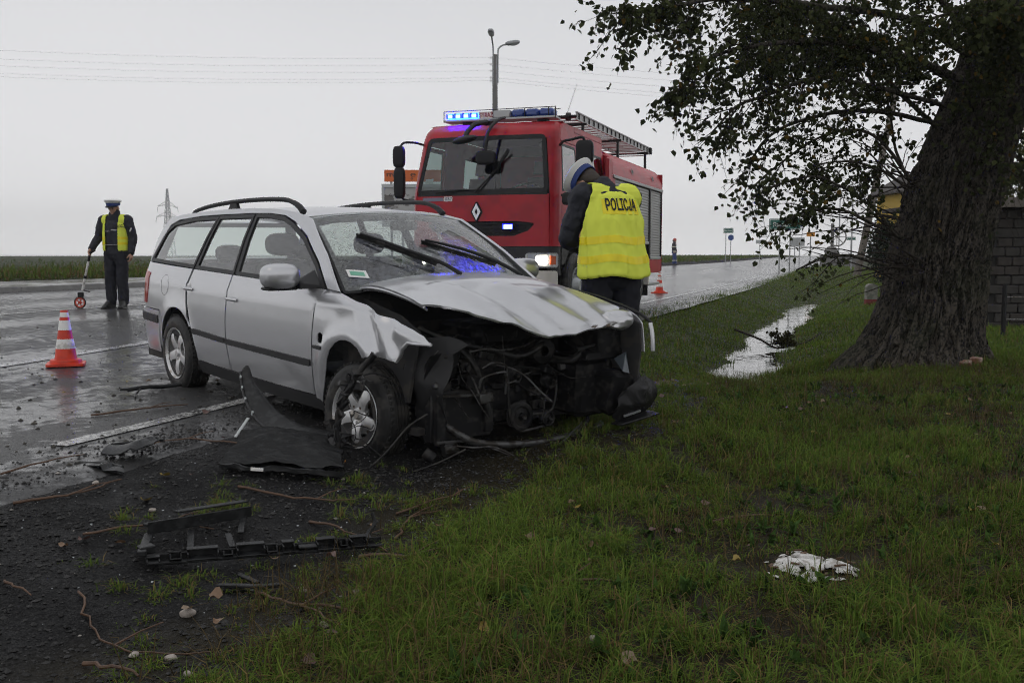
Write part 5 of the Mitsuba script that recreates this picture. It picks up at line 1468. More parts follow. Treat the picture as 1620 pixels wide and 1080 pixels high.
# ---- the officer standing at the wreck, seen from behind, head bowed
bx, by = .745, 7.50
MB = place(bx, by, float(ground_at(bx, by)), 112)
PB = thing('person', 'officer in yellow vest seen from behind, head bowed, between wreck and fire engine', 'person')
K = 1.075
S = lambda *p: tuple(K * q for q in p)
hd, HM = head(np.array(S(.165, .02, 1.475)), .245, down=52)
Rz = trimesh.transformations.rotation_matrix(math.radians(30), [0, 0, 1]); 
Z0 = trans(*S(.165, .02, 1.475)) @ Rz @ np.linalg.inv(trans(*S(.165, .02, 1.475)))
hd = [h_.transform(Z0[:3]) for h_ in hd]; HM = Z0 @ HM
sh_l, el_l, wr_l = S(.06, .205, 1.45), S(.13, .270, 1.16), S(.37, .14, 1.12)
sh_r, el_r, wr_r = S(.08, -.180, 1.44), S(.20, -.215, 1.19), S(.42, -.06, 1.16)
legs = [[S(.0, -.105, .92), S(.02, -.115, .50), S(-.02, -.13, .09)], [S(.0, .105, .92), S(.03, .115, .50), S(.02, .14, .09)]]
tor = [S(0, 0, .94), S(.0, 0, 1.12), S(.02, 0, 1.30), S(.05, 0, 1.42)]
bodyp = hd + [chain([S(.07, 0, 1.42), S(.12, .01, 1.47), S(.165, .02, 1.50)], [.06, .058, .056]), chain(tor, [.10, .10, .10, .09]), chain([S(.05, -.16, 1.42), S(.05, .16, 1.42)], [.05, .05])]
for s_, e_, w_ in ((sh_r, el_r, wr_r), (sh_l, el_l, wr_l)):
    bodyp.append(chain([s_, e_, w_], [.05, .042, .03]))
for lg in legs:
    bodyp.append(chain(lg, [.08, .058, .042]))
bodyp += hand(wr_l, (.8, -.5, .1), (0, -.3, 1), (.2, 1, .3), 1.05, .7) + hand(wr_r, (.8, .5, .1), (0, .3, 1), (.2, -1, .3), 1.05, .7)
obj('body', blend(bodyp, .018, 6), 'm_skin', PB, True, M=MB)
sc_ = MF.batch_hull([ball((-.008, 0, .158), (.098, .081, .085)), ball((-.055, 0, .085), (.045, .066, .05))]) - mbox(.02, .3, -.2, .2, -.1, .13) - mbox(.05, .3, -.2, .2, -.1, .3)
ht = mtm(sc_.refine_to_length(.012)); ht.merge_vertices(); trimesh.smoothing.filter_taubin(ht, iterations=3); rough(ht, .003, 90, 3)
obj('hair', ht, 'm_hair', PB, True, M=MB @ HM)
jk = [chain(tor, [(.15, .205, .12), (.155, .21, .12), (.16, .22, .12), (.14, .20, .10)]), chain([S(.06, -.18, 1.435), S(.06, .18, 1.435)], [.092, .092]), chain([S(.055, 0, 1.43), S(.115, .01, 1.50)], [.115, .092])]
for s_, e_, w_ in ((sh_r, el_r, wr_r), (sh_l, el_l, wr_l)):
    jk.append(chain([s_, np.array(s_) * .5 + np.array(e_) * .5, e_, w_], [.092, .085, .078, .058]))
obj('jacket', cloth(cloth(shell(jk, .014, it=3), .020, 11, 3), .010, 26, 4), 'm_navy', PB, True, M=MB)
tr_ = [chain([S(0, 0, .96), S(0, 0, .86)], [(.14, .195, .08), (.14, .19, .09)])]
for lg in legs:
    tr_.append(chain([lg[0], lg[1], (lg[2][0], lg[2][1], .12)], [.130, .105, .09]))
obj('trousers', cloth(shell(tr_, .022, it=4), .016, 10, 5, (1, 1, 1.6)), 'm_trousers', PB, True, M=MB)
vsB = [chain([S(-.02, 0, .90), S(-.01, 0, 1.10), S(.015, 0, 1.28), S(.045, 0, 1.405)], [(.225, .278, .07), (.20, .258, .10), (.19, .250, .12), (.165, .228, .10)]), chain([S(.058, -.155, 1.435), S(.058, .155, 1.435)], [.112, .112])]
vsM = MF.batch_boolean(vsB, m3.OpType.Add)
arml = chain([np.array(sh_l) + [0, .045, .02], el_l, np.array(el_l) + [.05, 0, -.2]], [.135, .13, .10]); armr = chain([np.array(sh_r) + [0, -.055, .02], el_r, np.array(el_r) + [.05, 0, -.2]], [.110, .10, .08])
neckc = chain([S(.075, 0, 1.44), S(.16, .01, 1.75)], [.115, .13])
cutB = MF.batch_boolean([MF.batch_boolean([q for q in vsB], m3.OpType.Add).translate([0, 0, 0]).scale([.955, .965, 1.0]).translate([.002, 0, -.012]), arml, armr, neckc, mbox(-.5, .6, -.6, .6, .3, .885 * K)], m3.OpType.Add)
vt = mtm((vsM - cutB).refine_to_length(.018)); vt.merge_vertices()
def drape(t):
    v = t.vertices.copy()
    a = np.arctan2(v[:, 1], v[:, 0] + .05)
    low = np.clip((1.45 * K - v[:, 2]) / .5, 0, 1)
    w = meshkit.fbm(np.stack([a * 2.6, v[:, 2] * 2.2 + .3 * a, 0 * a], -1), 3, 12) - .5
    f = meshkit.fbm(np.stack([a * 6, v[:, 2] * 9 + 2 * a, 0 * a], -1), 3, 15) - .5
    r = np.stack([v[:, 0] + .05, v[:, 1], 0 * a], 1); r /= np.linalg.norm(r, axis=1, keepdims=True) + 1e-9
    v = v + r * ((.055 * w) * low + .028 * f)[:, None]
    v[:, 2] += .012 * np.sin(a * 3) * low
    t.vertices = v
    return t
vk = obj('vest', drape(vt), 'm_hivis', PB, 50, M=MB, label='yellow vest lettered across the back')
for z0 in (.985, 1.115):
    b = mtm(((vsM ^ mbox(-.5, .5, -.6, .6, z0 * K, (z0 + .052) * K)) - cutB).refine_to_length(.018)); b.merge_vertices()
    b = drape(b); c0 = np.array([0, 0, 0]); v = b.vertices; r = np.stack([v[:, 0] + .05, v[:, 1], 0 * v[:, 0]], 1); r /= np.linalg.norm(r, axis=1, keepdims=True); b.vertices = v + r * .004
    obj('reflective_band', b, 'm_band', vk, 50, M=MB)
# lettering laid on the back
from trimesh.ray.ray_triangle import RayMeshIntersector
def on_back(t, dx):
    v = t.vertices
    o = np.stack([np.full(len(v), -1.0), v[:, 1], v[:, 2]], 1)
    loc, ir, it_ = RayMeshIntersector(vt).intersects_location(o, np.tile([1.0, 0, 0], (len(v), 1)), multiple_hits=False)
    x = np.full(len(v), -.2); x[ir] = loc[:, 0]
    out = t.copy(); out.vertices = np.stack([x - dx - v[:, 0], v[:, 1], v[:, 2]], 1)
    return out
tl = text('POLICJA', .085, .002); ex = tl.bounds
tl.apply_translation([-(ex[0, 0] + ex[1, 0]) / 2, 0, 0]); tl.apply_scale([.255 / (ex[1, 0] - ex[0, 0]), 1, 1])
w_ = tl.vertices.copy()
tl = trimesh.Trimesh(np.stack([w_[:, 2], -w_[:, 0] - .015, w_[:, 1] + 1.385 * K - .045], 1), tl.faces, process=False)
lab = panel([(-.165, 1.315 * K), (.135, 1.315 * K), (.135, 1.415 * K), (-.165, 1.415 * K)], lambda y, z: np.stack([0 * y, y, z], 1), 0, .03)
lp_ = on_back(lab, .004); obj('lettering_patch', lp_, 'm_band', vk, True, M=MB)
obj('lettering', on_back(trimesh.Trimesh(*trimesh.remesh.subdivide_to_size(tl.vertices, tl.faces, .03), process=False), .008), 'm_print', vk, 20, M=MB)
boots(PB, MB, [(legs[0][2][:2] + (0,), -8), (legs[1][2][:2] + (0,), 10)])
cap(PB, MB, HM, 8)
for sy in (-1, 1):
    obj('eye', trimesh.creation.icosphere(2, .009), 'm_hair', PB, True, M=MB @ HM @ trans(.092, .030 * sy, .118))

# ---- the firefighter far down the road
fx_, fy_ = 11.16, 69.0
MC = place(fx_, fy_, float(z_road(*ls(fx_, fy_))), -25)
PC = thing('person', 'firefighter in red helmet and dark striped suit standing far down the road', 'person')
hd, HM = head((.02, 0, 1.545), .235, down=5)
arms = [[(.0, -.205, 1.45), (-.02, -.27, 1.18), (.06, -.27, .95)], [(.0, .205, 1.45), (-.02, .27, 1.18), (.08, .26, .95)]]
legs = [[(.0, -.10, .92), (.03, -.10, .50), (-.04, -.10, .09)], [(.0, .10, .92), (.03, .11, .50), (.08, .11, .09)]]
bodyp = hd + [chain([(0, 0, 1.45), (.02, 0, 1.58)], [.06, .055]), chain([(0, 0, .98), (0, 0, 1.40)], [.12, .13]), chain([(0, -.16, 1.42), (0, .16, 1.42)], [.07, .07])] + [chain(a_, [.05, .042, .03]) for a_ in arms] + [chain(l_, [.075, .055, .04]) for l_ in legs]
bodyp += hand(arms[0][2], (.1, 0, -1), (0, 1, 0), (1, 0, 0), 1, .6) + hand(arms[1][2], (.1, 0, -1), (0, -1, 0), (1, 0, 0), 1, .6)
obj('body', blend(bodyp, .04, 3), 'm_skin', PC, True, M=MC)
jkC = MF.batch_boolean([chain([(0, 0, .84), (0, 0, 1.05), (0, 0, 1.38)], [(.16, .21, .08), (.15, .20, .12), (.15, .21, .10)]), chain([(0, -.17, 1.45), (0, .17, 1.45)], [.09, .09]), chain([(0, 0, 1.45), (.01, 0, 1.55)], [.09, .08])] + [chain([a_[0], a_[1], a_[2]], [.095, .08, .065]) for a_ in arms], m3.OpType.Add)
jc = obj('jacket', mtm(jkC), 'm_navy', PC, 50, M=MC)
trC = MF.batch_boolean([chain([(0, 0, .94), (0, 0, .86)], [(.14, .19, .08), (.14, .185, .09)])] + [chain([l_[0], l_[1], (l_[2][0], l_[2][1], .12)], [.12, .10, .09]) for l_ in legs], m3.OpType.Add)
tc = obj('trousers', mtm(trC), 'm_cap_blue', PC, 50, M=MC)
scene['m_reflective'] = P((0.62, 0.62, 0.50), 0.4)
for z0 in (.90, 1.22):
    obj('reflective_stripe', mtm((jkC ^ mbox(-.5, .5, -.6, .6, z0, z0 + .07)).scale([1.015, 1.015, 1])), 'm_reflective', jc, 40, M=MC)
obj('reflective_stripe', mtm((trC ^ mbox(-.5, .5, -.6, .6, .28, .34)).scale([1.015, 1.015, 1])), 'm_reflective', tc, 40, M=MC)
boots(PC, MC, [((legs[0][2][0], legs[0][2][1], 0), -5), ((legs[1][2][0], legs[1][2][1], 0), 8)])
hl_ = lathe([(0, .13), (.05, .125), (.095, .095), (.118, .04), (.122, .0), (.150, -.012), (.150, -.020), (.115, -.015)], 28)
scene['m_helmet'] = P((0.42, 0.04, 0.02), 0.3, clearcoat=0.8)
he = obj('helmet', hl_, 'm_helmet', PC, 45, M=MC @ HM @ trans(.0, 0, .165))
obj('neck_guard', hull([(-.12, -.10, .0), (-.12, .10, .0), (-.06, -.12, .0), (-.06, .12, .0), (-.10, -.09, -.13), (-.10, .09, -.13), (-.03, .11, -.12), (-.03, -.11, -.12)]), 'm_black', he, 40, M=MC @ HM @ trans(0, 0, .165))

# ------------------------------------------------------------------ cones
def cone(x, y, label, yaw=20):
    c = thing('traffic_cone', label, 'traffic cone', 'red and white traffic cones set out on the road')
    z = float(z_road(*ls(x, y))) + .004
    M = trans(x, y, z) @ rotm(yaw, [0, 0, 1])
    base = smooth_poly([(-.165, -.165), (.165, -.165), (.165, .165), (-.165, .165)], .04)
    obj('base', extrude(base, .022), 'm_cone_red', c, 30, M=M)
    obj('collar', lathe([(.140, .0), (.140, .045), (.132, .055), (.09, .058)], 36), 'm_cone_red', c, 40, M=M)
    r = lambda h: .098 - .150 * (h - .055)
    for z0, z1, m in ((.055, .155, 'm_cone_red'), (.155, .243, 'm_cone_white'), (.243, .325, 'm_cone_red'), (.325, .415, 'm_cone_white'), (.415, .445, 'm_cone_red'), (.445, .490, 'm_cone_white'), (.490, .505, 'm_cone_red')):
        d = .0015 if 'white' in m else 0
        pr = [(r(z0) + d, z0), (r(z1) + d, z1)]
        if z1 > .5: pr = [(r(z0) + .004, z0), (r(z1) + .004, z1), (r(z1) - .006, z1), (.018, .46)]
        obj('red_band' if 'red' in m else 'white_band', lathe(pr, 36), m, c, 40, M=M)


cone(-4.13, 9.2, 'red and white traffic cone nearest the camera, left of the wrecked car')
cone(3.65, 24.74, 'small distant traffic cone on the wet road behind the fire engine', 50)

# ------------------------------------------------------------------ lamp post and wires
scene['m_concrete'] = P(lambda p, n, uv: mix((0.13, 0.125, 0.12), (0.21, 0.205, 0.20), fbm(p.x * 5, p.y * 5, p.z * 2, 3)), 0.75)
scene['m_galv'] = P((0.34, 0.35, 0.36), 0.4, metallic=0.5)
scene['m_lamp_glass'] = P((0.50, 0.52, 0.52), 0.25)
LP = thing('street_lamp', 'tall concrete street lamp with two arms rising behind the fire engine', 'street lamp')
px_, py_ = -0.97, 58.0
pz = float(ground_at(px_, py_))
obj('pole', tube([(px_, py_, pz - .2), (px_, py_, 12.6)], [.20, .14], 12), 'm_concrete', LP)
obj('sleeve', box(px_ - .16, px_ + .12, py_ - .12, py_ + .12, 10.9, 12.5, .01), 'm_galv', LP)
obj('arm', tube(spline([(px_ - .12, py_ - .1, 11.0), (px_ - .10, py_ - .1, 12.8), (px_ - .14, py_ - .35, 13.25), (px_ - .17, py_ - 1.0, 13.45)], 5), .045, 8), 'm_galv', LP)
obj('arm', tube(spline([(px_ + .16, py_, 11.0), (px_ + .17, py_, 12.6), (px_ + .22, py_, 12.95), (px_ + .45, py_ - .05, 13.12), (px_ + .62, py_ - .05, 13.14)], 5), .045, 8), 'm_galv', LP)


def lantern(M):
    m = trimesh.creation.icosphere(3, 1.0); v = m.vertices
    m.vertices = np.sign(v) * np.abs(v) ** .75 * np.array([.42, .17, .13])
    k = obj('lantern', m, 'm_galv', LP, 50, M=M)
    g = trimesh.creation.icosphere(2, 1.0); g.vertices = g.vertices * np.array([.28, .14, .10]) + [.06, 0, -.07]
    obj('glass', g, 'm_lamp_glass', k, True, M=M)


lantern(trans(px_ - .19, py_ - 1.3, 13.55) @ rotm(-95, [0, 0, 1]) @ rotm(-10, [0, 1, 0]))
lantern(trans(px_ + 1.0, py_ - .1, 13.24) @ rotm(-8, [0, 1, 0]))
for z0 in (12.45, 12.08, 11.71, 11.34, 11.16):
    obj('insulator', cyl((px_ - .24, py_, z0 - .06), (px_ - .24, py_, z0 + .03), .05, 8), 'm_white', LP)
wires = [((-41, 60, 13.9), 12.45, (24, 62, 11.6)), ((-41, 60, 13.35), 12.08, (24, 62, 11.15)), ((-41, 60, 12.95), 11.71, (24, 62, 10.75)), ((-41, 60, 12.5), 11.34, (24, 62, 10.4)), ((-41, 60, 12.3), 11.16, (24, 62, 10.1))]
for (a_, zm, b_), nth in zip(wires, ('topmost', 'second from the top', 'middle one', 'second from the bottom', 'lowest')):
    pts = []
    for q in np.linspace(0, 1, 14):
        p_ = np.array(a_) * (1 - q) + np.array([px_ - .24, py_, zm]) * q; p_[2] -= .45 * 4 * q * (1 - q); pts.append(p_)
    for q in np.linspace(0, 1, 14)[1:]:
        p_ = np.array([px_ - .24, py_, zm]) * (1 - q) + np.array(b_) * q; p_[2] -= .25 * 4 * q * (1 - q); pts.append(p_)
    obj('overhead_wire', tube(pts, .0045, 5), 'm_trim', None, True, label=f'thin overhead wire strung past the street lamp, {nth} of the five', cat='wire', group='overhead wires at the street lamp')

# ------------------------------------------------------------------ lattice pylon in the far field
PY = thing('pylon', 'lattice electricity pylon standing far off in the field behind the estate car', 'pylon')
bx_, by_, bz_ = -154.0, 450.0, -1.5
H_ = 32.5


def pw(h):
    return np.interp(h, [0, 20, 32.5], [2.6, 1.05, .25])


cs = [(-1, -1), (1, -1), (1, 1), (-1, 1)]
lv = np.array([0, 4.5, 8.5, 12, 15, 17.5, 20, 22, 24, 26, 28, 30, 32.5])
for sx, sy in cs:
    obj('leg', tube([(bx_ + sx * pw(h), by_ + sy * pw(h), bz_ + h) for h in lv], .16, 4), 'm_galv', PY)
for i in range(len(lv) - 1):
    for k in range(4):
        a, b = cs[k], cs[(k + 1) % 4]
        h0, h1 = lv[i], lv[i + 1]
        A0, B1 = (bx_ + a[0] * pw(h0), by_ + a[1] * pw(h0), bz_ + h0), (bx_ + b[0] * pw(h1), by_ + b[1] * pw(h1), bz_ + h1)
        B0, A1 = (bx_ + b[0] * pw(h0), by_ + b[1] * pw(h0), bz_ + h0), (bx_ + a[0] * pw(h1), by_ + a[1] * pw(h1), bz_ + h1)
        if k % 2 == 0:
            obj('brace', tube([A0, B1], .10, 4), 'm_galv', PY); obj('brace', tube([B0, A1], .10, 4), 'm_galv', PY)
        obj('girt', tube([A1, B1], .09, 4), 'm_galv', PY)
for h, w in ((25.5, 4.3), (20.8, 5.0)):
    for s in (-1, 1):
        obj('cross_arm', tube([(bx_ + s * .6, by_, bz_ + h), (bx_ + s * w, by_, bz_ + h - 1.4 * (1 if s > 0 else .4))], .13, 4), 'm_galv', PY)
        obj('cross_arm', tube([(bx_ + s * .6, by_, bz_ + h + 1.6), (bx_ + s * w, by_, bz_ + h - 1.4 * (1 if s > 0 else .4))], .11, 4), 'm_galv', PY)
        obj('insulator', tube([(bx_ + s * w, by_, bz_ + h - 1.0), (bx_ + s * (w + .4), by_, bz_ + h - 3.2)], .12, 4), 'm_galv', PY)

# ------------------------------------------------------------------ billboards
scene['m_orange'] = P((0.62, 0.13, 0.02), 0.5)
scene['m_poster'] = P(lambda p, n, uv: mix(mix((0.30, 0.30, 0.29), (0.48, 0.48, 0.47), fbm(p.x * 1.2, p.z * 1.6, 1, 3)), (0.12, 0.11, 0.10), smoothstep(0.56, 0.62, fbm(p.x * 2.2, p.z * 3.4, 5, 3))), 0.5)
BB = thing('billboard', 'orange hoarding with dark lettering above a grey framed poster, left of the fire engine', 'billboard')
by2 = 45.0
z0 = float(ground_at(-4.0, by2))
obj('orange_board', box(-5.70, -2.45, by2, by2 + .08, 4.50, 5.02, .01), 'm_orange', BB)
for s_, h, x0, zz, w in (('me', .20, -5.58, 4.72, .55), ('e', .20, -4.52, 4.72, .22), ('EA', .075, -5.18, 4.60, .20), ('S', .075, -4.52, 4.60, .10), ('meble', .16, -3.6, 4.70, .7)):
    if s_ == 'meble': continue
    t = text(s_, h, .01, s_ not in ('me', 'e')); t.apply_translation(-t.bounds[0] * [1, 0, 1]); t.apply_scale([w / t.extents[0], 1, 1])
    obj('lettering', affine(t, [1, 0, 0], [0, 0, 1], [0, -1, 0], (x0, by2 - .002, zz)), 'm_print', BB, 20)
obj('poster', box(-5.70, -2.6, by2 + .04, by2 + .10, 2.6, 4.28, .0), 'm_poster', BB)
obj('poster_frame', cat(box(-5.82, -2.5, by2 - .02, by2 + .12, 4.24, 4.40, .01), box(-5.82, -5.70, by2 - .02, by2 + .12, 2.5, 4.24, .01), box(-2.62, -2.5, by2 - .02, by2 + .12, 2.5, 4.24, .01), box(-5.70, -2.62, by2 - .02, by2 + .12, 2.5, 2.62, .01)), 'm_frame_grey', BB)
t = text('GALA', .10, .01, False); t.apply_translation(-t.bounds[0] * [1, 0, 1]); t.apply_scale([.62 / t.extents[0], 1, 1])
obj('lettering', affine(t, [1, 0, 0], [0, 0, 1], [0, -1, 0], (-5.50, by2 + .038, 3.86)), 'm_print', BB, 20)
for x in (-5.4, -4.9, -2.9):
    obj('post', box(x - .05, x + .05, by2 + .085, by2 + .19, z0 - .2, 4.6), 'm_galv', BB)

# ------------------------------------------------------------------ road signs
scene['m_green'] = P((0.012, 0.115, 0.085), 0.4)
scene['m_sign_blue'] = P((0.030, 0.075, 0.26), 0.4)
scene['m_sign_orange'] = P((0.60, 0.24, 0.02), 0.45)


def sign(label, x, y, w, h, top, mat, posts=1, face=0.0, round_=False, txt=None, off=0.0):
    s = thing('road_sign', label, 'road sign')
    z = float(ground_at(x, y))
    M = trans(x, y, 0) @ rotm(face, [0, 0, 1])
    for k in range(posts):
        px = (k - (posts - 1) / 2) * w * .32 + off
        obj('post', tube([(px, .04, z - .2), (px, .04, top - .02)], .032, 8), 'm_galv', s, 40, M=M)
    if round_:
        m = cyl((0, -.01, top - h / 2), (0, .01, top - h / 2), h / 2, 28)
    else:
        m = affine(extrude(smooth_poly([(-w / 2, -h / 2), (w / 2, -h / 2), (w / 2, h / 2), (-w / 2, h / 2)], .04), .02), [1, 0, 0], [0, 0, 1], [0, -1, 0], (0, .01, top - h / 2))
    pl = obj('panel', m, mat, s, 30, M=M)
    if not round_ and mat == 'm_green':
        o = smooth_poly([(-w / 2 + .03, -h / 2 + .03), (w / 2 - .03, -h / 2 + .03), (w / 2 - .03, h / 2 - .03), (-w / 2 + .03, h / 2 - .03)], .04)
        obj('border', affine(extrude(o.difference(o.buffer(-.025)), .003), [1, 0, 0], [0, 0, 1], [0, -1, 0], (0, -.012, top - h / 2)), 'm_white', pl, 30, M=M)
    if txt:
        t = text(txt, h * .40, .003); t.apply_translation(-(t.bounds[0] + t.bounds[1]) / 2 * [1, 1, 0]); t.apply_scale([min(1, w * .75 / t.extents[0])] * 2 + [1])
        obj('lettering', affine(t, [1, 0, 0], [0, 0, 1], [0, -1, 0], (0, -.012, top - h / 2)), 'm_white', pl, 20, M=M)
    return s


sign('large green place name sign on two posts, half hidden by the leaves', 13.05, 48.0, 1.50, .55, 2.98, 'm_green', 2, -12, txt='Racibórz')
sign('small green sign on a single post beside the far road', 18.1, 84.0, .80, .42, 3.52, 'm_green', 1, -8, txt='Racibórz', off=-.20)
sign('round blue sign on a thin post far down the road', 18.75, 86.0, .50, .50, 3.02, 'm_sign_blue', 1, -8, True)
sign('small grey sign seen edge on, at the far bend of the road', 24.2, 98.0, .75, .34, 2.75, 'm_frame_grey', 1, -20)
sign('grey back of a road sign on two thin posts', 19.9, 70.0, 1.0, .60, 2.48, 'm_frame_grey', 2, -10)
sign('small orange sign on a single post behind the green place name sign', 17.85, 60.0, .48, .26, 2.62, 'm_sign_orange', 1, -10)
sign('little green sign right of the stone monument', 22.3, 66.0, .58, .22, 2.45, 'm_green', 1, -10)
for x, y, zt in ((17.6, 52.0, 4.4), (20.2, 62.0, 4.6)):
    zz = float(ground_at(x, y))
    k = thing('pole', 'thin grey metal pole among the distant road signs', 'pole', 'thin poles among the road signs')
    obj('shaft', tube([(x, y, zz - .2), (x, y, zt)], .035, 8), 'm_galv', k)
    obj('pole_cap', tube([(x, y, zt), (x, y, zt + .05)], .05, 8), 'm_galv', k)

# ------------------------------------------------------------------ stone monument with its wheel
MN = thing('monument', 'stone monument with a spoked wheel standing on a plinth beyond the ditch', 'monument')
mx, my = 20.0, 62.0
mz = float(ground_at(mx, my))
obj('plinth', box(mx - .80, mx + 1.15, my - .5, my + .5, mz - .2, 1.20, .03), 'm_concrete', MN)
obj('plinth_cap', box(mx - .84, mx + 1.19, my - .54, my + .54, 1.20, 1.27, .01), 'm_concrete', MN)
b = trimesh.creation.icosphere(3, 1.0); b.vertices = b.vertices * [.42, .35, .30]; rough(b, .08, 3, 2); b.apply_translation([mx - .25, my, 1.50])
obj('boulder', b, 'm_concrete', MN, 60)
obj('cross', cat(box(mx - .30, mx - .14, my - .08, my + .08, 1.6, 3.2, .01), box(mx - .55, mx + .10, my - .07, my + .07, 2.62, 2.76, .01)), 'm_concrete', MN)
a = np.linspace(0, 2 * np.pi, 33)
wl = obj('wheel_rim', tube(np.stack([mx + .02 + .56 * np.cos(a), np.full(33, my - .15), 2.38 + .56 * np.sin(a)], 1), .045, 8, False), 'm_steel', MN, True)
for k in range(8):
    q = k * math.pi / 4
    obj('wheel_spoke', tube([(mx + .02, my - .15, 2.38), (mx + .02 + .55 * math.cos(q), my - .15, 2.38 + .55 * math.sin(q))], .025, 6), 'm_steel', MN)

# ------------------------------------------------------------------ leaning pole, house, bush, marker, shed, fence
scene['m_wood_pole'] = P(lambda p, n, uv: mix((0.085, 0.075, 0.065), (0.17, 0.15, 0.13), fbm(p.x * 20, p.y * 20, p.z * 2, 3)), 0.8)
k = thing('utility_pole', 'leaning weathered wooden utility pole behind the big tree', 'utility pole')
zz = float(ground_at(15.4, 45.0))
obj('shaft', tube([(15.45, 45.0, zz - .3), (16.85, 45.4, 6.9), (17.35, 45.5, 9.4)], [.17, .13, .11], 10), 'm_wood_pole', k)
obj('crossarm', box(16.9, 18.0, 45.4, 45.5, 8.8, 8.92, .01), 'm_wood_pole', k)

scene['m_yellow_wall'] = P(lambda p, n, uv: mix((0.50, 0.33, 0.045), (0.40, 0.27, 0.05), fbm(p.x * 2, p.y * 2, p.z * 2, 3)), 0.75)
scene['m_roof'] = P(lambda p, n, uv: mix((0.030, 0.026, 0.024), (0.065, 0.055, 0.05), noise(p.x * 9, p.y * 9, p.z * 9)), 0.7)
HS = thing('house', 'yellow walled house with a dark pointed roof, mostly behind the big tree', 'house')
zz = float(ground_at(14.6, 39))
obj('wall', box(15.05, 18.2, 39.0, 41.5, zz - .4, 3.70, 0), 'm_yellow_wall', HS)
rf = obj('roof', hull([(14.75, 38.7, 3.70), (18.5, 38.7, 3.70), (14.75, 41.8, 3.70), (18.5, 41.8, 3.70), (15.6, 40.0, 4.42), (17.4, 40.0, 4.6), (15.6, 40.5, 4.42), (17.4, 40.5, 4.6), (14.75, 38.7, 3.62), (18.5, 38.7, 3.62), (14.75, 41.8, 3.62), (18.5, 41.8, 3.62)]), 'm_roof', HS, 20)
for j in range(5):
    obj('roof_batten', tube([(15.1 + .75 * j, 38.85, 3.79), (15.75 + .40 * j, 39.95, 4.41 + .04 * j)], .02, 5), 'm_roof', rf)
w1 = obj('window', box(15.55, 16.35, 38.95, 38.99, 1.7, 2.5, 0), 'm_glass_grey', HS)
obj('window_frame', cat(box(15.49, 15.55, 38.92, 39.0, 1.64, 2.56, .005), box(16.35, 16.41, 38.92, 39.0, 1.64, 2.56, .005), box(15.55, 16.35, 38.92, 39.0, 1.64, 1.70, .005), box(15.55, 16.35, 38.92, 39.0, 2.50, 2.56, .005), box(15.92, 15.98, 38.92, 39.0, 1.70, 2.5, .005)), 'm_white', w1)
obj('red_board', box(15.5, 16.1, 38.93, 38.99, 2.95, 3.25, .005), 'm_red', HS)


def leafy(n, c, r, rng, size, tint, droop=0.3):
    """Leaf quads scattered in clumps through an uneven volume."""
    cl = rng.normal(0, 1, (max(4, n // 60), 3)); cl /= np.linalg.norm(cl, axis=1, keepdims=True); cl *= rng.random((len(cl), 1)) ** .4
    i = rng.integers(0, len(cl), n)
    p_ = cl[i] + rng.normal(0, .16, (n, 3))
    p_ = p_ * np.array(r) + np.array(c)
    d = rng.normal(0, 1, (n, 3)); d[:, 2] -= droop; d /= np.linalg.norm(d, axis=1, keepdims=True)
    s = np.cross(d, rng.normal(0, 1, (n, 3))); s /= np.linalg.norm(s, axis=1, keepdims=True)
    L_ = size * rng.uniform(.6, 1.3, (n, 1))
    V = np.stack([p_, p_ + d * L_ * .5 + s * L_ * .35, p_ + d * L_, p_ + d * L_ * .5 - s * L_ * .35], 1).reshape(-1, 3)
    k_ = np.arange(n)[:, None] * 4
    f = np.concatenate([k_ + [[0, 1, 2]], k_ + [[0, 2, 3]]])
    col = np.array(tint) * rng.uniform(.55, 1.5, (n, 1)) * np.array([1, 1, 1])
    return tm(V, f), np.repeat(col, 4, 0)


rg = np.random.default_rng(77)
for name, lab_, c, r, n, size, tint in (('bush', 'dark evergreen bush in front of the yellow house', (13.3, 35.5, 1.35), (.62, .8, 1.05), 6000, .10, (.014, .022, .012)),
                                        ('bush', 'bush with yellowing leaves at the right edge behind the shed', (9.6, 18.5, 2.7), (1.4, 1.2, 1.2), 6000, .09, (.065, .065, .018))):
    k = thing(name, lab_, 'bush')
    gz = float(ground_at(c[0], c[1]))
    for j in range(5):
        obj('stem', tube([(c[0] + .1 * (j - 2), c[1], gz - .1), (c[0] + .2 * (j - 2), c[1] + .1, c[2] * .6 + gz * .4), (c[0] + .3 * (j - 2), c[1], c[2] + .3 * r[2])], [.03, .02, .01], 6), 'm_wood_pole', k)
    m, col = leafy(n, c, r, rg, size, tint)
    obj('foliage', m, 'm_leaf', k, False, color=col, kind='stuff')

scene['m_marker'] = P(lambda p, n, uv: mix((0.24, 0.23, 0.21), (0.14, 0.15, 0.12), spots(p, 9, .4, .65)), 0.8)
k = thing('marker_stone', 'round topped grey marker stone with red foot, standing in the grass left of the tree', 'marker stone')
zz = float(ground_at(8.48, 23.6)) 
ms = smooth_poly([(-.13, .12)] + [(.13, .12)] + [(.13 * math.cos(q), .40 + .09 * math.sin(q)) for q in np.linspace(0, math.pi, 12)])
obj('stone', affine(extrude(ms, .14), [1, 0, 0], [0, 0, 1], [0, -1, 0], (8.48, 23.67, zz)), 'm_marker', k, 30)
scene['m_marker_red'] = P((0.16, 0.03, 0.025), 0.7)
obj('red_foot', box(8.345, 8.615, 23.52, 23.68, zz - .15, zz + .12, .006), 'm_marker_red', k)

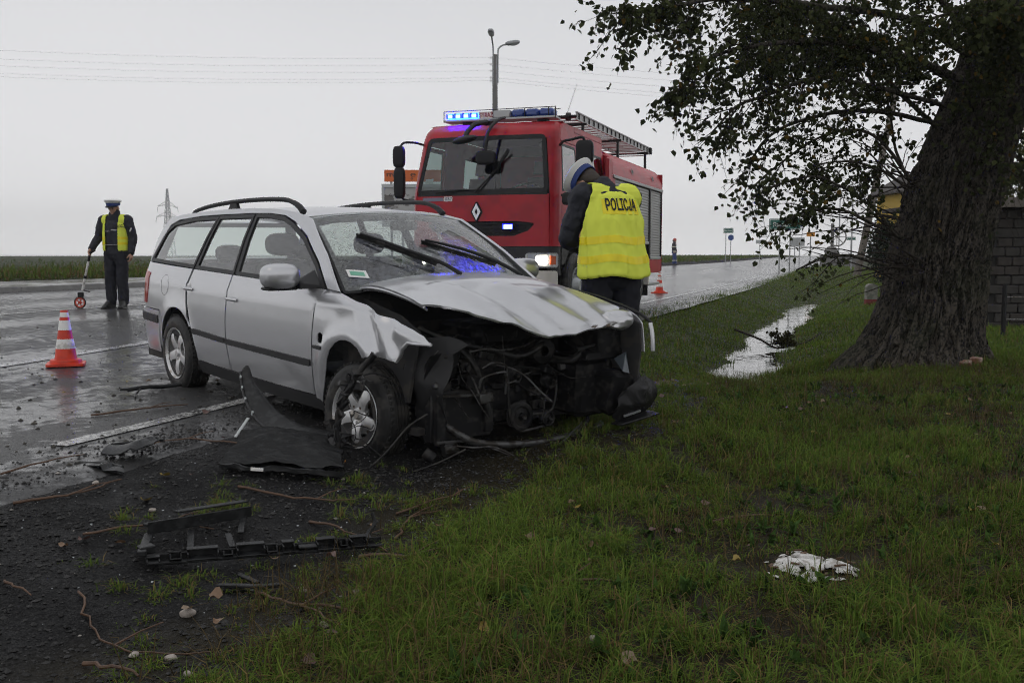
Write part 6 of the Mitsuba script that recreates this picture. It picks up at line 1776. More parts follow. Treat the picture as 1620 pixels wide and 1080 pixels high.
scene['m_block'] = P(lambda p, n, uv: mix((0.028, 0.026, 0.023), (0.056, 0.051, 0.046), fbm(p.x * 9, p.y * 9, p.z * 9, 3)), 0.85)
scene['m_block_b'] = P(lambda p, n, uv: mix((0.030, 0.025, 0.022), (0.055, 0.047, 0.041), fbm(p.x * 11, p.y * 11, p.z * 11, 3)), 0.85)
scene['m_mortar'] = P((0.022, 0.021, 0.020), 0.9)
scene['m_shade_plank'] = P(lambda p, n, uv: mix((0.020, 0.017, 0.014), (0.045, 0.038, 0.032), fbm(p.x * 30, p.y * 30, p.z * 2.5, 3)), 0.8)  # plank colour kept dark to stand for shade beside the shed
SH = thing('shed', 'low shed of rough grey blocks with a dark roof edge, right of the big tree', 'shed')
zz = -.05
wl = obj('wall', box(7.92, 12.4, 16.6, 16.8, zz - .2, 2.02, 0), 'm_mortar', SH)
rb_ = np.random.default_rng(4)
for r_ in range(13):
    for c_ in range(12):
        x0 = 7.9 + .245 * c_ + (.12 if r_ % 2 else 0); z1 = zz + .155 * r_
        if r_ == 10:
            continue
        d_ = rb_.uniform(.0, .022)
        obj('block', rough(box(x0 + .006, x0 + .236, 16.56 - d_, 16.62, z1 + .006, z1 + .146, .012), .004, 9, r_ * 20 + c_), 'm_block' if rb_.random() < .65 else 'm_block_b', wl, 30)
obj('lintel', box(7.88, 11.6, 16.54, 16.62, zz + 1.555, zz + 1.70, .01), 'm_block', SH)
obj('roof', cat(box(7.35, 12.6, 16.2, 20.0, 2.04, 2.12, .01)), 'm_roof', SH)
obj('fascia', box(7.35, 12.6, 16.17, 16.20, 1.98, 2.14, .006), 'm_wood_pole', SH)
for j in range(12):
    obj('shade_plank', box(7.90, 7.93, 16.64 + j * .17, 16.80 + j * .17, zz - .2, 2.03, .005), 'm_shade_plank', SH)
FP = thing('fence_post', 'black iron fence post with a wire, at the foot of the shed wall', 'fence post')
zz = float(ground_at(7.05, 14.3))
obj('post', tube([(7.05, 14.3, zz - .1), (7.05, 14.3, .80)], .035, 8), 'm_black', FP)
for zc in (.62, .30):
    obj('wire', tube([(7.05, 14.3, zc), (8.6, 14.35, zc - .03), (10.5, 14.4, zc + .02)], .006, 5), 'm_steel', FP)
scene['m_brick'] = P(lambda p, n, uv: mix((0.19, 0.085, 0.055), (0.30, 0.22, 0.18), spots(p, 22, .45, .6)), 0.85)
for j, (x, y, a_, t_) in enumerate(((4.55, 10.72, 20, 5), (4.78, 10.62, -35, 12), (5.02, 10.75, 60, 3), (4.72, 10.86, 5, 25), (4.95, 10.95, 80, -10))):
    obj('brick', rough(obox((x, y, float(ground_at(x, y)) + .05 + (.06 if j > 2 else 0)), (.24, .115, .07), (rotm(a_, [0, 0, 1]) @ rotm(t_, [1, 0, 0]))[:3, :3], .008), .010, 14, j), 'm_brick', None, 30,
        label='broken brick lying at the foot of the big tree', cat='brick', group='broken bricks at the foot of the tree')

# ------------------------------------------------------------------ the big poplar
def bark_color(p, n, uv):
    f = 0.55 * fbm(p.x * 26, p.y * 26, p.z * 8, 3) + 0.45 * noise(p.x * 75, p.y * 75, p.z * 40)
    moss = smoothstep(0.47, 0.66, fbm(p.x * 2.3 + 4, p.y * 2.3, p.z * 2.3, 4))
    b = mix((0.010, 0.009, 0.0075), (0.078, 0.068, 0.055), smoothstep(0.34, 0.64, f))
    return mix(b, (0.026, 0.032, 0.013), 0.65 * moss * noise(p.x * 50, p.y * 50, p.z * 50))


scene['m_bark'] = P(bark_color, 0.88, spec=0.25, bump=lambda p, n, uv: 0.012 * fbm(p.x * 40, p.y * 40, p.z * 14, 2), eps=3e-3)
scene['m_twig'] = P((0.028, 0.022, 0.018), 0.8, spec=0.25)
TREE = thing('tree', 'huge old poplar with furrowed mossy trunk and hanging leafy branches', 'tree')
ax_ = np.array([(4.58, 11.2, -.25, .74), (4.60, 11.2, .0, .70), (4.64, 11.2, .25, .60), (4.72, 11.2, .7, .545), (4.77, 11.2, 1.2, .525), (4.87, 11.2, 1.75, .52), (5.03, 11.25, 2.3, .50), (5.25, 11.3, 2.9, .46), (5.45, 11.35, 3.6, .42), (5.62, 11.4, 5.0, .37), (5.75, 11.5, 6.8, .30)])
zq = np.concatenate([np.linspace(-.25, 3.4, 330), np.linspace(3.42, 6.8, 60)])
ip = PchipInterpolator(ax_[:, 2], ax_)
C_ = ip(zq)
th = np.linspace(0, 2 * np.pi, 360)
TH, ZQ = np.meshgrid(th, zq)
ct, st_ = np.cos(TH), np.sin(TH)
flare = np.exp(-np.clip(ZQ + .1, 0, 9) / .34)
lob = 1 + .10 * np.sin(TH * 3 + .6 + .5 * ZQ) * np.exp(-ZQ / 2.5) + .06 * np.sin(TH * 5 + 1.3 + ZQ * .3)
root = flare * (.26 * np.clip(-ct * .95 + .10, 0, 1) ** 2 + .20 * np.clip(np.cos(TH * 4 + .4), 0, 1) ** 2)
Rr = C_[:, 3][:, None] * lob + root * .75
u_ = TH / (2 * np.pi) * 46
q = np.stack([np.cos(TH) * 7.5, np.sin(TH) * 7.5, ZQ * 1.15], -1)
w = meshkit.fbm(q * np.array([1, 1, 1.4]), 3, 51)
g_ = np.abs(meshkit.noise(np.stack([np.cos(TH) * 9 + w * 2.2, np.sin(TH) * 9 + w * 2.2, ZQ * 2.6 + w * 2.0], -1), 5) - .5) * 2
g2 = np.abs(meshkit.noise(np.stack([np.cos(TH) * 19, np.sin(TH) * 19, ZQ * 3.2], -1), 8) - .5) * 2
furrow = np.clip(1 - g_ * 4.2, 0, 1) ** .8 * .070 + np.clip(1 - g2 * 3.6, 0, 1) * .030 + .03 * meshkit.fbm(q * np.array([.6, .6, .8]), 3, 77)
Rr = Rr - furrow + .02 * (meshkit.fbm(q * 2.5, 3, 9) - .5)
Vt = np.stack([C_[:, 0][:, None] + Rr * ct, C_[:, 1][:, None] + Rr * st_, ZQ], -1)
obj('trunk', grid_mesh(Vt[::-1]), 'm_bark', TREE, True)

rt = np.random.default_rng(404)
LIMBS = [
    [(5.02, 11.1, 3.36), (4.06, 10.6, 3.65), (3.06, 10.1, 3.65), (2.04, 9.7, 3.62), (1.45, 9.4, 3.47), (0.98, 9.1, 3.36)],
    [(4.97, 11.1, 3.09), (4.01, 10.6, 3.26), (3.22, 10.2, 3.34), (2.49, 9.8, 3.23), (1.89, 9.5, 3.05), (1.59, 9.3, 2.78)],
    [(4.83, 11.0, 2.77), (3.85, 10.5, 2.92), (3.07, 10.1, 2.95), (2.44, 9.8, 2.75), (2.12, 9.6, 2.60), (1.88, 9.5, 2.36)],
    [(4.77, 11.0, 2.57), (3.97, 10.8, 2.71), (3.34, 10.5, 2.67), (2.80, 10.2, 2.52), (2.50, 10.0, 2.34), (2.32, 9.9, 2.08)],
    [(4.44, 11.0, 1.95), (4.02, 10.9, 2.39), (3.6, 10.7, 2.53), (3.12, 10.4, 2.4), (2.68, 10.2, 2.11), (2.38, 10.1, 1.86)],
    [(4.40, 11.0, 1.15), (4.04, 10.9, 1.58), (3.8, 10.7, 1.77), (3.39, 10.4, 1.91), (3.02, 10.1, 1.99), (2.66, 9.9, 1.92), (2.34, 9.7, 1.78)],
    [(4.40, 11.0, 1.30), (3.77, 10.7, 1.6), (3.33, 10.4, 1.68), (2.98, 10.2, 1.64), (2.72, 10.0, 1.56)],
    [(4.40, 11.0, 1.06), (3.85, 10.7, 1.15), (3.51, 10.5, 1.22), (3.21, 10.4, 1.18), (2.94, 10.3, 1.07)],
    [(4.40, 11.05, 1.9), (4.22, 11.1, 2.34), (4.1, 11.0, 2.74), (3.96, 10.9, 3.19)],
    [(5.19, 11.1, 3.46), (4.49, 10.7, 3.86), (3.88, 10.2, 4.29), (3.21, 9.7, 4.54)],
    [(4.78, 11.2, 2.52), (4.21, 11.5, 3.23), (3.84, 11.7, 3.69), (3.31, 11.9, 4.02), (2.74, 12.0, 3.97)],
    [(4.45, 11.2, 1.93), (4.21, 11.6, 2.18), (3.98, 12.0, 2.32), (3.62, 12.3, 2.3)],
    [(5.3, 11.2, 2.9), (4.6, 11.3, 3.3), (3.9, 11.2, 3.5), (3.2, 11.0, 3.45), (2.5, 10.8, 3.3)],
    [(5.3, 11.1, 2.7), (4.9, 10.3, 3.2), (4.6, 9.7, 3.4), (4.1, 9.2, 3.4), (3.5, 8.8, 3.2)],
    [(5.4, 11.1, 3.1), (5.3, 10.2, 3.5), (5.2, 9.4, 3.5), (5.0, 8.8, 3.2)],
    [(5.7, 11.2, 2.6), (6.3, 11.2, 2.9), (6.9, 11.0, 2.8), (7.3, 10.8, 2.5)],
    [(5.6, 11.6, 2.2), (6.1, 12.2, 2.4), (6.6, 12.6, 2.2)],
    # over the frame: the crown that hangs above the verge
    [(5.5, 11.2, 4.6), (4.6, 9.6, 5.3), (3.6, 7.8, 5.6), (2.4, 6.0, 5.5), (1.2, 4.6, 5.2)],
    [(5.5, 11.2, 5.0), (3.6, 10.4, 6.0), (1.8, 9.4, 6.4), (0.2, 8.6, 6.3), (-1.0, 8.0, 6.0)],
    [(5.6, 11.2, 5.4), (5.8, 9.0, 6.2), (5.6, 6.8, 6.3), (5.0, 4.6, 6.0), (4.4, 2.8, 5.6)],
    [(5.6, 11.3, 5.8), (4.2, 8.6, 6.8), (2.8, 6.2, 7.0), (1.4, 3.6, 6.6), (0.6, 1.6, 6.0)],
    [(5.7, 11.4, 6.3), (7.4, 9.6, 7.0), (8.4, 7.4, 6.8), (8.6, 5.2, 6.4)],
    [(5.7, 11.6, 6.0), (4.0, 12.6, 7.0), (2.4, 13.4, 7.2), (0.8, 13.8, 6.9)],
]
tubes_, twigs_, spots_ = [], [], []
for li, L_ in enumerate(LIMBS):
    over = li >= 17
    p = spline(L_, 8)
    p = p + (meshkit.fbm(p * 1.6 + li, 3, 3) - .5)[:, None] * .10
    r0 = (.046 if li in (0, 1, 9, 13, 14) else .028) if not over else .11
    if li in (4, 5, 6, 7, 8, 11): r0 = .020
    obj('limb', tube(p, np.linspace(r0, .008, len(p)), 8), 'm_bark', TREE, True)
    seg = np.linalg.norm(np.diff(p, axis=0), axis=1).sum()
    nb = int(seg * ({0: 15, 1: 16, 2: 14, 3: 8, 4: 6, 5: 5, 6: 4.5, 7: 3, 8: 6, 9: 16, 10: 18, 11: 12, 12: 18, 13: 18, 14: 14}.get(li, 8) if not over else 1.3))
    for b in range(nb):
        t = rt.uniform(.16, 1.0) if li not in (5, 6, 7) else rt.uniform(.25, 1)
        i = min(int(t * (len(p) - 1)), len(p) - 2)
        base = p[i]
        d = p[i + 1] - p[i]; d /= np.linalg.norm(d)
        d = d * .8 + rt.normal(0, .55, 3); d[2] -= .10; d /= np.linalg.norm(d)
        ln = rt.uniform(.22, .60) * (1.0 if not over else 1.9)
        pts = [base]
        for s in range(5):
            d = d + rt.normal(0, .14, 3) + np.array([0, 0, -.07]); d /= np.linalg.norm(d)
            pts.append(pts[-1] + d * ln / 5)
        pts = np.array(pts)
        twigs_.append(tube(pts, np.linspace(.0065, .0022, 6), 4, False))
        for s in range(rt.integers(1, 4)):
            q0 = pts[rt.integers(1, 5)]; d2 = d + rt.normal(0, .6, 3); d2 /= np.linalg.norm(d2)
            e = [q0]
            for _ in range(3):
                d2 = d2 + rt.normal(0, .15, 3) + [0, 0, -.14]; d2 /= np.linalg.norm(d2); e.append(e[-1] + d2 * rt.uniform(.06, .14))
            e = np.array(e)
            twigs_.append(tube(e, np.linspace(.0035, .0018, 4), 3, False))
            spots_.append((e, over, li))
        spots_.append((pts, over, li))
# bare shoots from the old wound and from the foot of the trunk
for k in range(30):
    b = np.array([rt.uniform(4.15, 4.5), 10.85 + rt.uniform(-.2, .2), rt.uniform(.9, 2.1)])
    d = np.array([-rt.uniform(.5, 1.2), rt.normal(-.25, .3), rt.uniform(-.1, 1.0)]); d /= np.linalg.norm(d)
    pts = [b]
    for s in range(8):
        d = d + rt.normal(0, .08, 3) + [0, 0, -.06]; d /= np.linalg.norm(d); pts.append(pts[-1] + d * rt.uniform(.10, .24))
    twigs_.append(tube(pts, np.linspace(.010, .0022, 9), 4, False))
    if k % 2: spots_.append((np.array(pts[4:]), False, 99))
# thin stems hanging down the face of the trunk
for k in range(90):
    z0 = 1.6 + 2.4 * rt.random() ** .6; c = ip(z0); a0 = rt.uniform(-2.6, -.6)
    b = np.array([c[0] + (c[3] + .03) * math.cos(a0), c[1] + (c[3] + .03) * math.sin(a0), z0])
    pts = [b]; d = np.array([math.cos(a0) * .5 + rt.normal(0, .3), math.sin(a0) * .5, -.3])
    for s in range(7):
        d = d + rt.normal(0, .18, 3) + [0, 0, -.16]; d /= np.linalg.norm(d); pts.append(pts[-1] + d * rt.uniform(.08, .2))
    twigs_.append(tube(pts, np.linspace(.006, .002, 8), 4, False))
    if k % 3 == 0 or z0 > 2.6: spots_.append((np.array(pts), False, 98 if z0 < 2.5 else 97))
obj('twigs', cat(*twigs_), 'm_twig', TREE, True, kind='stuff')
# leaves: rhombic blades with a fold along the midrib
base, tip, wid, col = [], [], [], []
for e, over, li in spots_:
    n = rt.integers(11, 23) if not over else rt.integers(4, 8)
    if li in (2, 3, 4, 5, 6, 7, 8): n = max(3, n // 2)
    if li in (98, 99): n = 3
    i = rt.integers(max(0, len(e) - 4), len(e), n)
    b0 = e[i] + rt.normal(0, .03, (n, 3))
    d = rt.normal(0, .75, (n, 3)); d[:, 2] -= .85; d /= np.linalg.norm(d, axis=1, keepdims=True)
    b1 = b0 + d * rt.uniform(.02, .05, (n, 1))
    d = d + rt.normal(0, .45, (n, 3)); d /= np.linalg.norm(d, axis=1, keepdims=True)
    s = rt.uniform(.030, .072, (n, 1)) * (1.5 if over else 1)
    base.append(b1); tip.append(d * s); wid.append(rt.normal(0, 1, (n, 3)))
    c = np.array([.026, .033, .014]) + np.array([.050, .055, .022]) * rt.random((n, 1)) ** 1.5
    y_ = rt.random(n) < .035; c[y_] = np.array([.13, .085, .018])
    col.append(c)
base, tip, wid, col = map(np.vstack, (base, tip, wid, col))
L_ = np.linalg.norm(tip, axis=1, keepdims=True); dn = tip / L_
w_ = np.cross(dn, wid); w_ /= np.linalg.norm(w_, axis=1, keepdims=True)
nn = np.cross(dn, w_)
sh_ = [(0, 0, 0), (.28, .44, .06), (.28, -.44, .06), (.62, .30, .03), (.62, -.30, .03), (1.0, 0, .02), (.3, 0, -.05)]
V = np.stack([base + dn * L_ * a + w_ * L_ * b + nn * L_ * c for a, b, c in sh_], 1).reshape(-1, 3)
k_ = np.arange(len(base))[:, None] * 7
f = np.concatenate([k_ + [t] for t in ([0, 1, 6], [0, 6, 2], [1, 3, 6], [2, 6, 4], [3, 5, 6], [4, 6, 5])])
NLEAF = len(base)
obj('leaves', tm(V, f), 'm_leaf', TREE, False, color=np.repeat(col, 7, 0), kind='stuff')

# ------------------------------------------------------------------ grass, weeds, gravel
def plant(name, label, x, y, keep, length, width, dry, bend, k=1.0, lean=0.35, sink=0.01, tuft=0.0):
    x, y, length = x[keep], y[keep], length[keep]
    ang = rng.uniform(0, 2 * np.pi, len(x))
    if tuft:  # blades spring outward from shared tufts
        i = rng.integers(0, max(1, len(x) // 26), len(x)); i = np.sort(i) if False else i
        r = tuft * np.abs(rng.normal(0, 0.5, len(x)))
        cx, cy = x[:len(x)][i], y[:len(x)][i]
        x, y = cx + r * np.cos(ang), cy + r * np.sin(ang)
        ang = ang + rng.normal(0, 0.7, len(x)); length = length[i] * rng.uniform(0.55, 1.2, len(x))
    c = grass_tint(x, y, rng, dry, k)
    m, col = blades(x, y, z_ground(*ls(x, y)) - sink, length, np.full(len(x), width) * rng.uniform(0.6, 1.3, len(x)), rng, bend, c, lean, ang)
    obj(name, m, 'm_blade', smooth=False, color=col, label=label, cat='grass', kind='stuff')


# the near verge: tufts of different vigour, thin towards the gravel
x, y = seed_near(760000, 2.5, 12.5)
l, s = ls(x, y)
q = meshkit.fbm(np.stack([x * 1.5, y * 1.5, 0 * x], -1), 3, 33)
q2 = meshkit.noise(np.stack([x * 6, y * 6, 0 * x], -1), 35)
edge = -1.95 + 1.0 * (meshkit.fbm(np.stack([x * 1.1, y * 1.1, 0 * x], -1), 3, 12) - 0.5)
dens = sm(-0.35, 0.55, l - edge) * (0.42 + 0.58 * sm(0.32, 0.54, q)) * (0.45 + 0.55 * sm(0.32, 0.58, q2))
tuft = 0.75 * sm(0.60, 0.68, meshkit.fbm(np.stack([x * 1.9, y * 1.9, 0 * x], -1), 3, 44)) * sm(-3.3, -2.9, l) * (l < edge) * sm(0.35, 0.6, q2) * 0.7
dens = np.maximum(dens, tuft)
carxy = (np.abs((x + 0.2) * 0.63 - (y - 6.6) * 0.78) < 2.2) & (np.abs((x + 0.2) * 0.78 + (y - 6.6) * 0.63) < 0.9)
dens = np.where(s > 9.9, np.maximum(dens, 0.9) * sm(-3.75, -3.2, l), dens) * np.where(carxy & (l < -1.95), 0.12, 1)
dens = dens * sm(0.13, 0.24, np.hypot((x - 1.15) / 1.15, y - 3.76))
keep = rng.random(len(x)) < dens
plant('verge_grass', 'wet green grass with dry stalks on the near verge', x, y, keep, (0.05 + 0.15 * rng.random(len(x)) ** 1.7) * (0.25 + 1.15 * q) * np.where(l < edge + 0.2, 0.55, 1), 0.0038, 0.13, 1.15, 1.12, 0.72, 0.008, 0.055)
# withered blades lying flat among the green, and broad leaved weeds
x2, y2 = seed_near(56000, 2.5, 11)
l2, s2 = ls(x2, y2)
k2 = (l2 > edge.mean() - 0.1) & (rng.random(len(x2)) < 0.15 + 0.85 * sm(0.5, 0.62, meshkit.fbm(np.stack([x2 * 2.3, y2 * 2.3, 0 * x2], -1), 3, 91))) & ~((l2 < -1.2) & (s2 > 4.5) & (s2 < 9)) & (np.hypot((x2 - 1.15) / 1.15, y2 - 3.76) > 0.16)
x2, y2 = x2[k2], y2[k2]
c2 = np.array([0.105, 0.078, 0.040]) * rng.uniform(0.45, 1.35, (len(x2), 1))
m, col = blades(x2, y2, z_ground(*ls(x2, y2)) + rng.uniform(0, 0.03, len(x2)), rng.uniform(0.06, 0.2, len(x2)), np.full(len(x2), 0.0038), rng, 0.25, c2, 1.2)
obj('dead_grass', m, 'm_blade', smooth=False, color=col, label='withered grass lying flat among the green verge', cat='grass', kind='stuff')
xw, yw = seed_near(2000, 2.6, 9)
lw, sw_ = ls(xw, yw)
kw = (lw > -1.35) & ~((lw < -1.0) & (sw_ > 4.5) & (sw_ < 9)) & (np.hypot((xw - 1.15) / 1.15, yw - 3.76) > 0.2)
xw, yw = xw[kw], yw[kw]
n7 = 7
cx, cy = np.repeat(xw, n7), np.repeat(yw, n7)
sz7 = np.repeat(rng.uniform(0.03, 0.075, len(xw)), n7) * rng.uniform(0.6, 1.2, len(cx))
c7 = np.array([0.045, 0.085, 0.022]) * rng.uniform(0.6, 1.6, (len(cx), 1))
m, col = blades(cx, cy, z_ground(*ls(cx, cy)) + 0.012, sz7, sz7 * 0.42, rng, 0.5, c7, 1.25)
obj('broadleaf_weeds', m, 'm_blade', smooth=False, color=col, label='small broad leaved weeds in the verge grass', cat='weeds', kind='stuff')
# the banks of the ditch and the green beyond it
x, y = seed_near(720000, 10.3, 60, 1.0)
sel = (x > 0.5) & (rng.random(len(x)) < np.where(y < 25, 1, .6))
x, y = x[sel], y[sel]
l, s = ls(x, y)
cl = -1.28 - 0.37 * sm(11, 17, s)
z = z_ground(l, s)
dens = sm(-3.8, -3.3, l) * (z > -0.285 + 0.06 * rng.random(len(x)))
keep = (rng.random(len(x)) < dens) & (s > 9.6) & (l < 14)
plant('bank_grass', 'rough green grass on the banks of the water filled ditch', x, y, keep, 0.05 + 0.10 * rng.random(len(x)), 0.010, 0.07, 0.9, 1.2, 0.6, 0.01, 0.0)
# the field across the road, with its weedy margin
s = rng.uniform(10, 75, 45000); l = -24.2 - rng.exponential(5.0, 45000)
x, y = xy(l, s)
plant('field_weeds', 'low green weeds along the margin of the field', x, y, y > 0, (0.06 + 0.42 * rng.random(len(x)) ** 2) * (0.5 + 0.9 * meshkit.fbm(np.stack([x * 0.5, y * 0.5, 0 * x], -1), 3, 3)), 0.05, 0.22, 0.5, 0.8)
s = rng.uniform(52, 210, 16000); l = -12.8 - rng.exponential(14.0, 16000)
x, y = xy(l, s)
plant('field_weeds', 'short grass beyond the far edge of the road', x, y, y > 0, 0.1 + 0.28 * rng.random(len(x)), 0.09, 0.1, 0.5, 0.8)


def pebbles(n, x, y, size, rng, tint):
    """Faceted little stones, eight triangles each."""
    base = np.array([[1, 0, 0], [-1, 0, 0], [0, 1, 0], [0, -1, 0], [0, 0, 1], [0, 0, -1.0]])
    f0 = np.array([[0, 2, 4], [2, 1, 4], [1, 3, 4], [3, 0, 4], [2, 0, 5], [1, 2, 5], [3, 1, 5], [0, 3, 5]])
    k = len(x)
    v = base[None] * (size[:, None, None] * rng.uniform(0.6, 1.25, (k, 6, 1))) * np.array([1, 1, 0.6])
    a = rng.uniform(0, 6.3, k); ca, sa_ = np.cos(a), np.sin(a)
    v = np.stack([v[..., 0] * ca[:, None] - v[..., 1] * sa_[:, None], v[..., 0] * sa_[:, None] + v[..., 1] * ca[:, None], v[..., 2]], -1)
    v += np.stack([x, y, ground_at(x, y) + size * 0.15], -1)[:, None]
    f = (np.arange(k) * 6)[:, None, None] + f0[None]
    return tm(v.reshape(-1, 3), f.reshape(-1, 3)), np.repeat(tint, 6, 0)


d = np.sqrt(rng.uniform(2.5 ** 2, 9.0 ** 2, 66000)); x = rng.uniform(-0.56, 0.15, 66000) * d; y = d
l, s = ls(x, y)
keep = (l > -3.9 - 0.5 * rng.random(66000) ** 3) & (l < -1.5 + 0.5 * rng.random(66000)) & (rng.random(66000) < 0.3 + 0.7 * sm(0.35, 0.6, meshkit.fbm(np.stack([x * 2, y * 2, 0 * x], -1), 3, 6)))
x, y = x[keep], y[keep]
sz_ = 0.0035 + 0.012 * rng.random(len(x)) ** 3.5
t = (0.008 + 0.032 * rng.random((len(x), 1))) * np.array([1.02, 1.0, 0.98])
lite = rng.random(len(x)) < 0.006
t[lite] = np.array([0.30, 0.28, 0.25]) * rng.uniform(0.5, 1.2, (lite.sum(), 1))
m, col = pebbles(len(x), x, y, sz_, rng, t)
obj('gravel', m, 'm_stone', smooth=False, color=col, label='wet dark gravel of the road verge', cat='gravel', kind='stuff')

# ------------------------------------------------------------------ wreckage and litter on the ground
scene['m_plastic'] = P(lambda p, n, uv: mix((0.006, 0.0065, 0.007), (0.018, 0.019, 0.020), spots(p, 25, .45, .7)), 0.45, spec=0.35)


def gz(x, y):
    return float(ground_at(x, y))


def along(a, b, up=0.0):
    """A local frame on the ground: x from a to b, z up; returns the matrix and the length."""
    a, b = np.array(a, float), np.array(b, float)
    za, zb = gz(*a), gz(*b)
    d = np.array([b[0] - a[0], b[1] - a[1], zb - za]); L = np.linalg.norm(d); d /= L
    y = np.cross([0, 0, 1], d); y /= np.linalg.norm(y)
    M = np.eye(4); M[:3, 0] = d; M[:3, 1] = y; M[:3, 2] = np.cross(d, y); M[:3, 3] = (a[0], a[1], za + up)
    return M, L


def solid_sheet(Pm, t):
    """A grid of points as a sheet of thickness t."""
    m = grid_mesh(Pm); n = m.vertex_normals
    a, b = Pm.shape[:2]
    i = np.arange(a * b).reshape(a, b)
    rim = np.concatenate([i[0, :], i[1:, -1], i[-1, -2::-1], i[-2:0:-1, 0]])
    j = np.roll(rim, -1); k = a * b
    side_ = np.vstack([np.stack([rim, rim + k, j + k], 1), np.stack([rim, j + k, j], 1)])
    return tm(np.vstack([m.vertices, m.vertices - n * t]), np.vstack([m.faces, m.faces[:, ::-1] + k, side_]))


# the grille carrier
GB = thing('bumper_grille', 'broken black bumper grille carrier lying on the gravel, nearest the camera', 'car part')
M, L = along((-1.42, 3.79), (-.55, 4.14), .015)
obj('beam', cat(box(0, L, -.022, .022, 0, .012, .003), box(0, L, .018, .024, 0, .035, .002)), 'm_plastic', GB, 30, M=M)
for x0, x1, h, tl in ((.0, .05, .030, 8), (.085, .13, .045, -14), (.15, .27, .050, 4), (.285, .325, .040, -16), (.34, .45, .052, 5), (.455, .50, .045, -12), (.52, .57, .050, 4), (.66, .74, .050, 6), (.755, .785, .045, -14), (.80, .87, .048, 5)):
    m = cat(box(x0, x1, -.03, .03, .012, .018, .002), box(x0, x1, .020, .028, .012, h, .002), box(x0, x0 + .006, -.028, .024, .012, h * .8, .001), box(x1 - .006, x1, -.028, .024, .012, h * .8, .001), box(x0, x1, .0, .03, h - .006, h, .001))
    m.apply_transform(rotm(tl, [1, 0, 0], (0, 0, .01)))
    obj('clip_block', m, 'm_plastic', GB, 30, M=M)
obj('flat_bar', box(.585, .66, -.028, .028, .02, .030, .003), 'm_plastic', GB, 30, M=M)
M2, L2 = along((-1.52, 4.05), (-1.20, 4.46), .03)
obj('upper_bar', cat(box(0, L2, -.018, .018, .03, .042, .003), box(0, L2, -.024, -.018, .0, .05, .002)), 'm_plastic', GB, 30, M=M2)
obj('upper_bar', box(.18, L2 + .02, .03, .07, .055, .063, .003), 'm_plastic', GB, 30, M=M2)
obj('end_bracket', cat(obox((-1.47, 3.92, gz(-1.47, 3.92) + .04), (.035, .27, .02), rotm(14, [0, 0, 1])[:3, :3], .003), obox((-1.44, 3.85, gz(-1.44, 3.85) + .05), (.06, .05, .03), rotm(40, [0, 0, 1])[:3, :3], .004)), 'm_plastic', GB, 30)
for a_, b_ in (((-1.31, 3.98), (-1.37, 4.18)), ((-1.16, 4.06), (-1.22, 4.20)), ((-1.17, 4.22), (-1.22, 4.45))):
    M3, L3 = along(a_, b_, .02)
    obj('cross_slat', box(0, L3, -.014, .014, .008, .016, .002), 'm_plastic', GB, 30, M=M3)
hb = spline([(-.60, 4.16, gz(-.6, 4.16) + .03), (-.62, 4.22, gz(-.62, 4.22) + .05), (-.60, 4.27, gz(-.60, 4.27) + .09), (-.61, 4.28, gz(-.61, 4.28) + .14)], 5)
obj('hooked_tab', tube(hb, np.linspace(.014, .008, len(hb)), 6), 'm_plastic', GB, 40)

k = thing('grille_fragment', 'small three pronged black grille fragment in front of the grille carrier', 'car part')
zz = gz(-1.0, 3.66)
for a_, b_ in (((-1.10, 3.66), (-.93, 3.60)), ((-.93, 3.60), (-.86, 3.65)), ((-1.05, 3.77), (-.96, 3.68)), ((-1.10, 3.66), (-.98, 3.65))):
    M3, L3 = along(a_, b_, .012)
    obj('prong', rough(box(-.004, L3, -.012, .012, 0, .014, .003), .003, 30), 'm_plastic', k, 30, M=M3)
obj('web', panel([(-1.09, 3.665), (-.94, 3.605), (-.97, 3.675)], lambda x, y: np.stack([x, y, 0 * x + zz + .016], 1), .005, .03), 'm_plastic', k, 30)

SHD = [('plastic_shard', 'large curved black plastic shard lying on the wet gravel beside the road', [(-2.18, 5.36), (-1.98, 5.46), (-1.90, 5.38), (-1.91, 5.24), (-2.05, 5.16), (-2.17, 5.20)], .07, .05),
       ('plastic_shard', 'narrow black plastic strip left of the larger shard on the gravel', [(-2.27, 5.12), (-2.12, 5.12), (-1.97, 4.98), (-1.93, 4.90), (-2.02, 4.93), (-2.16, 5.04)], .02, .03)]
for nm, lb_, pg, up_, cv in SHD:
    k = thing(nm, lb_, 'car part')
    c0 = np.mean(pg, 0)
    fn = lambda x, y: np.stack([x, y, ground_at(x, y) + up_ + cv * np.sin((x - c0[0]) * 14) * .5 + cv * .6 * np.cos((y - c0[1]) * 12) - .02], 1)
    obj('sheet', panel(pg, fn, .006, .03, flip=False), 'm_plastic', k, 40)
    q = np.array([pg[0], pg[1], pg[2]])
    obj('folded_edge', tube(spline(fn(q[:, 0], q[:, 1]), 5), .008, 6), 'm_plastic', k, 40)

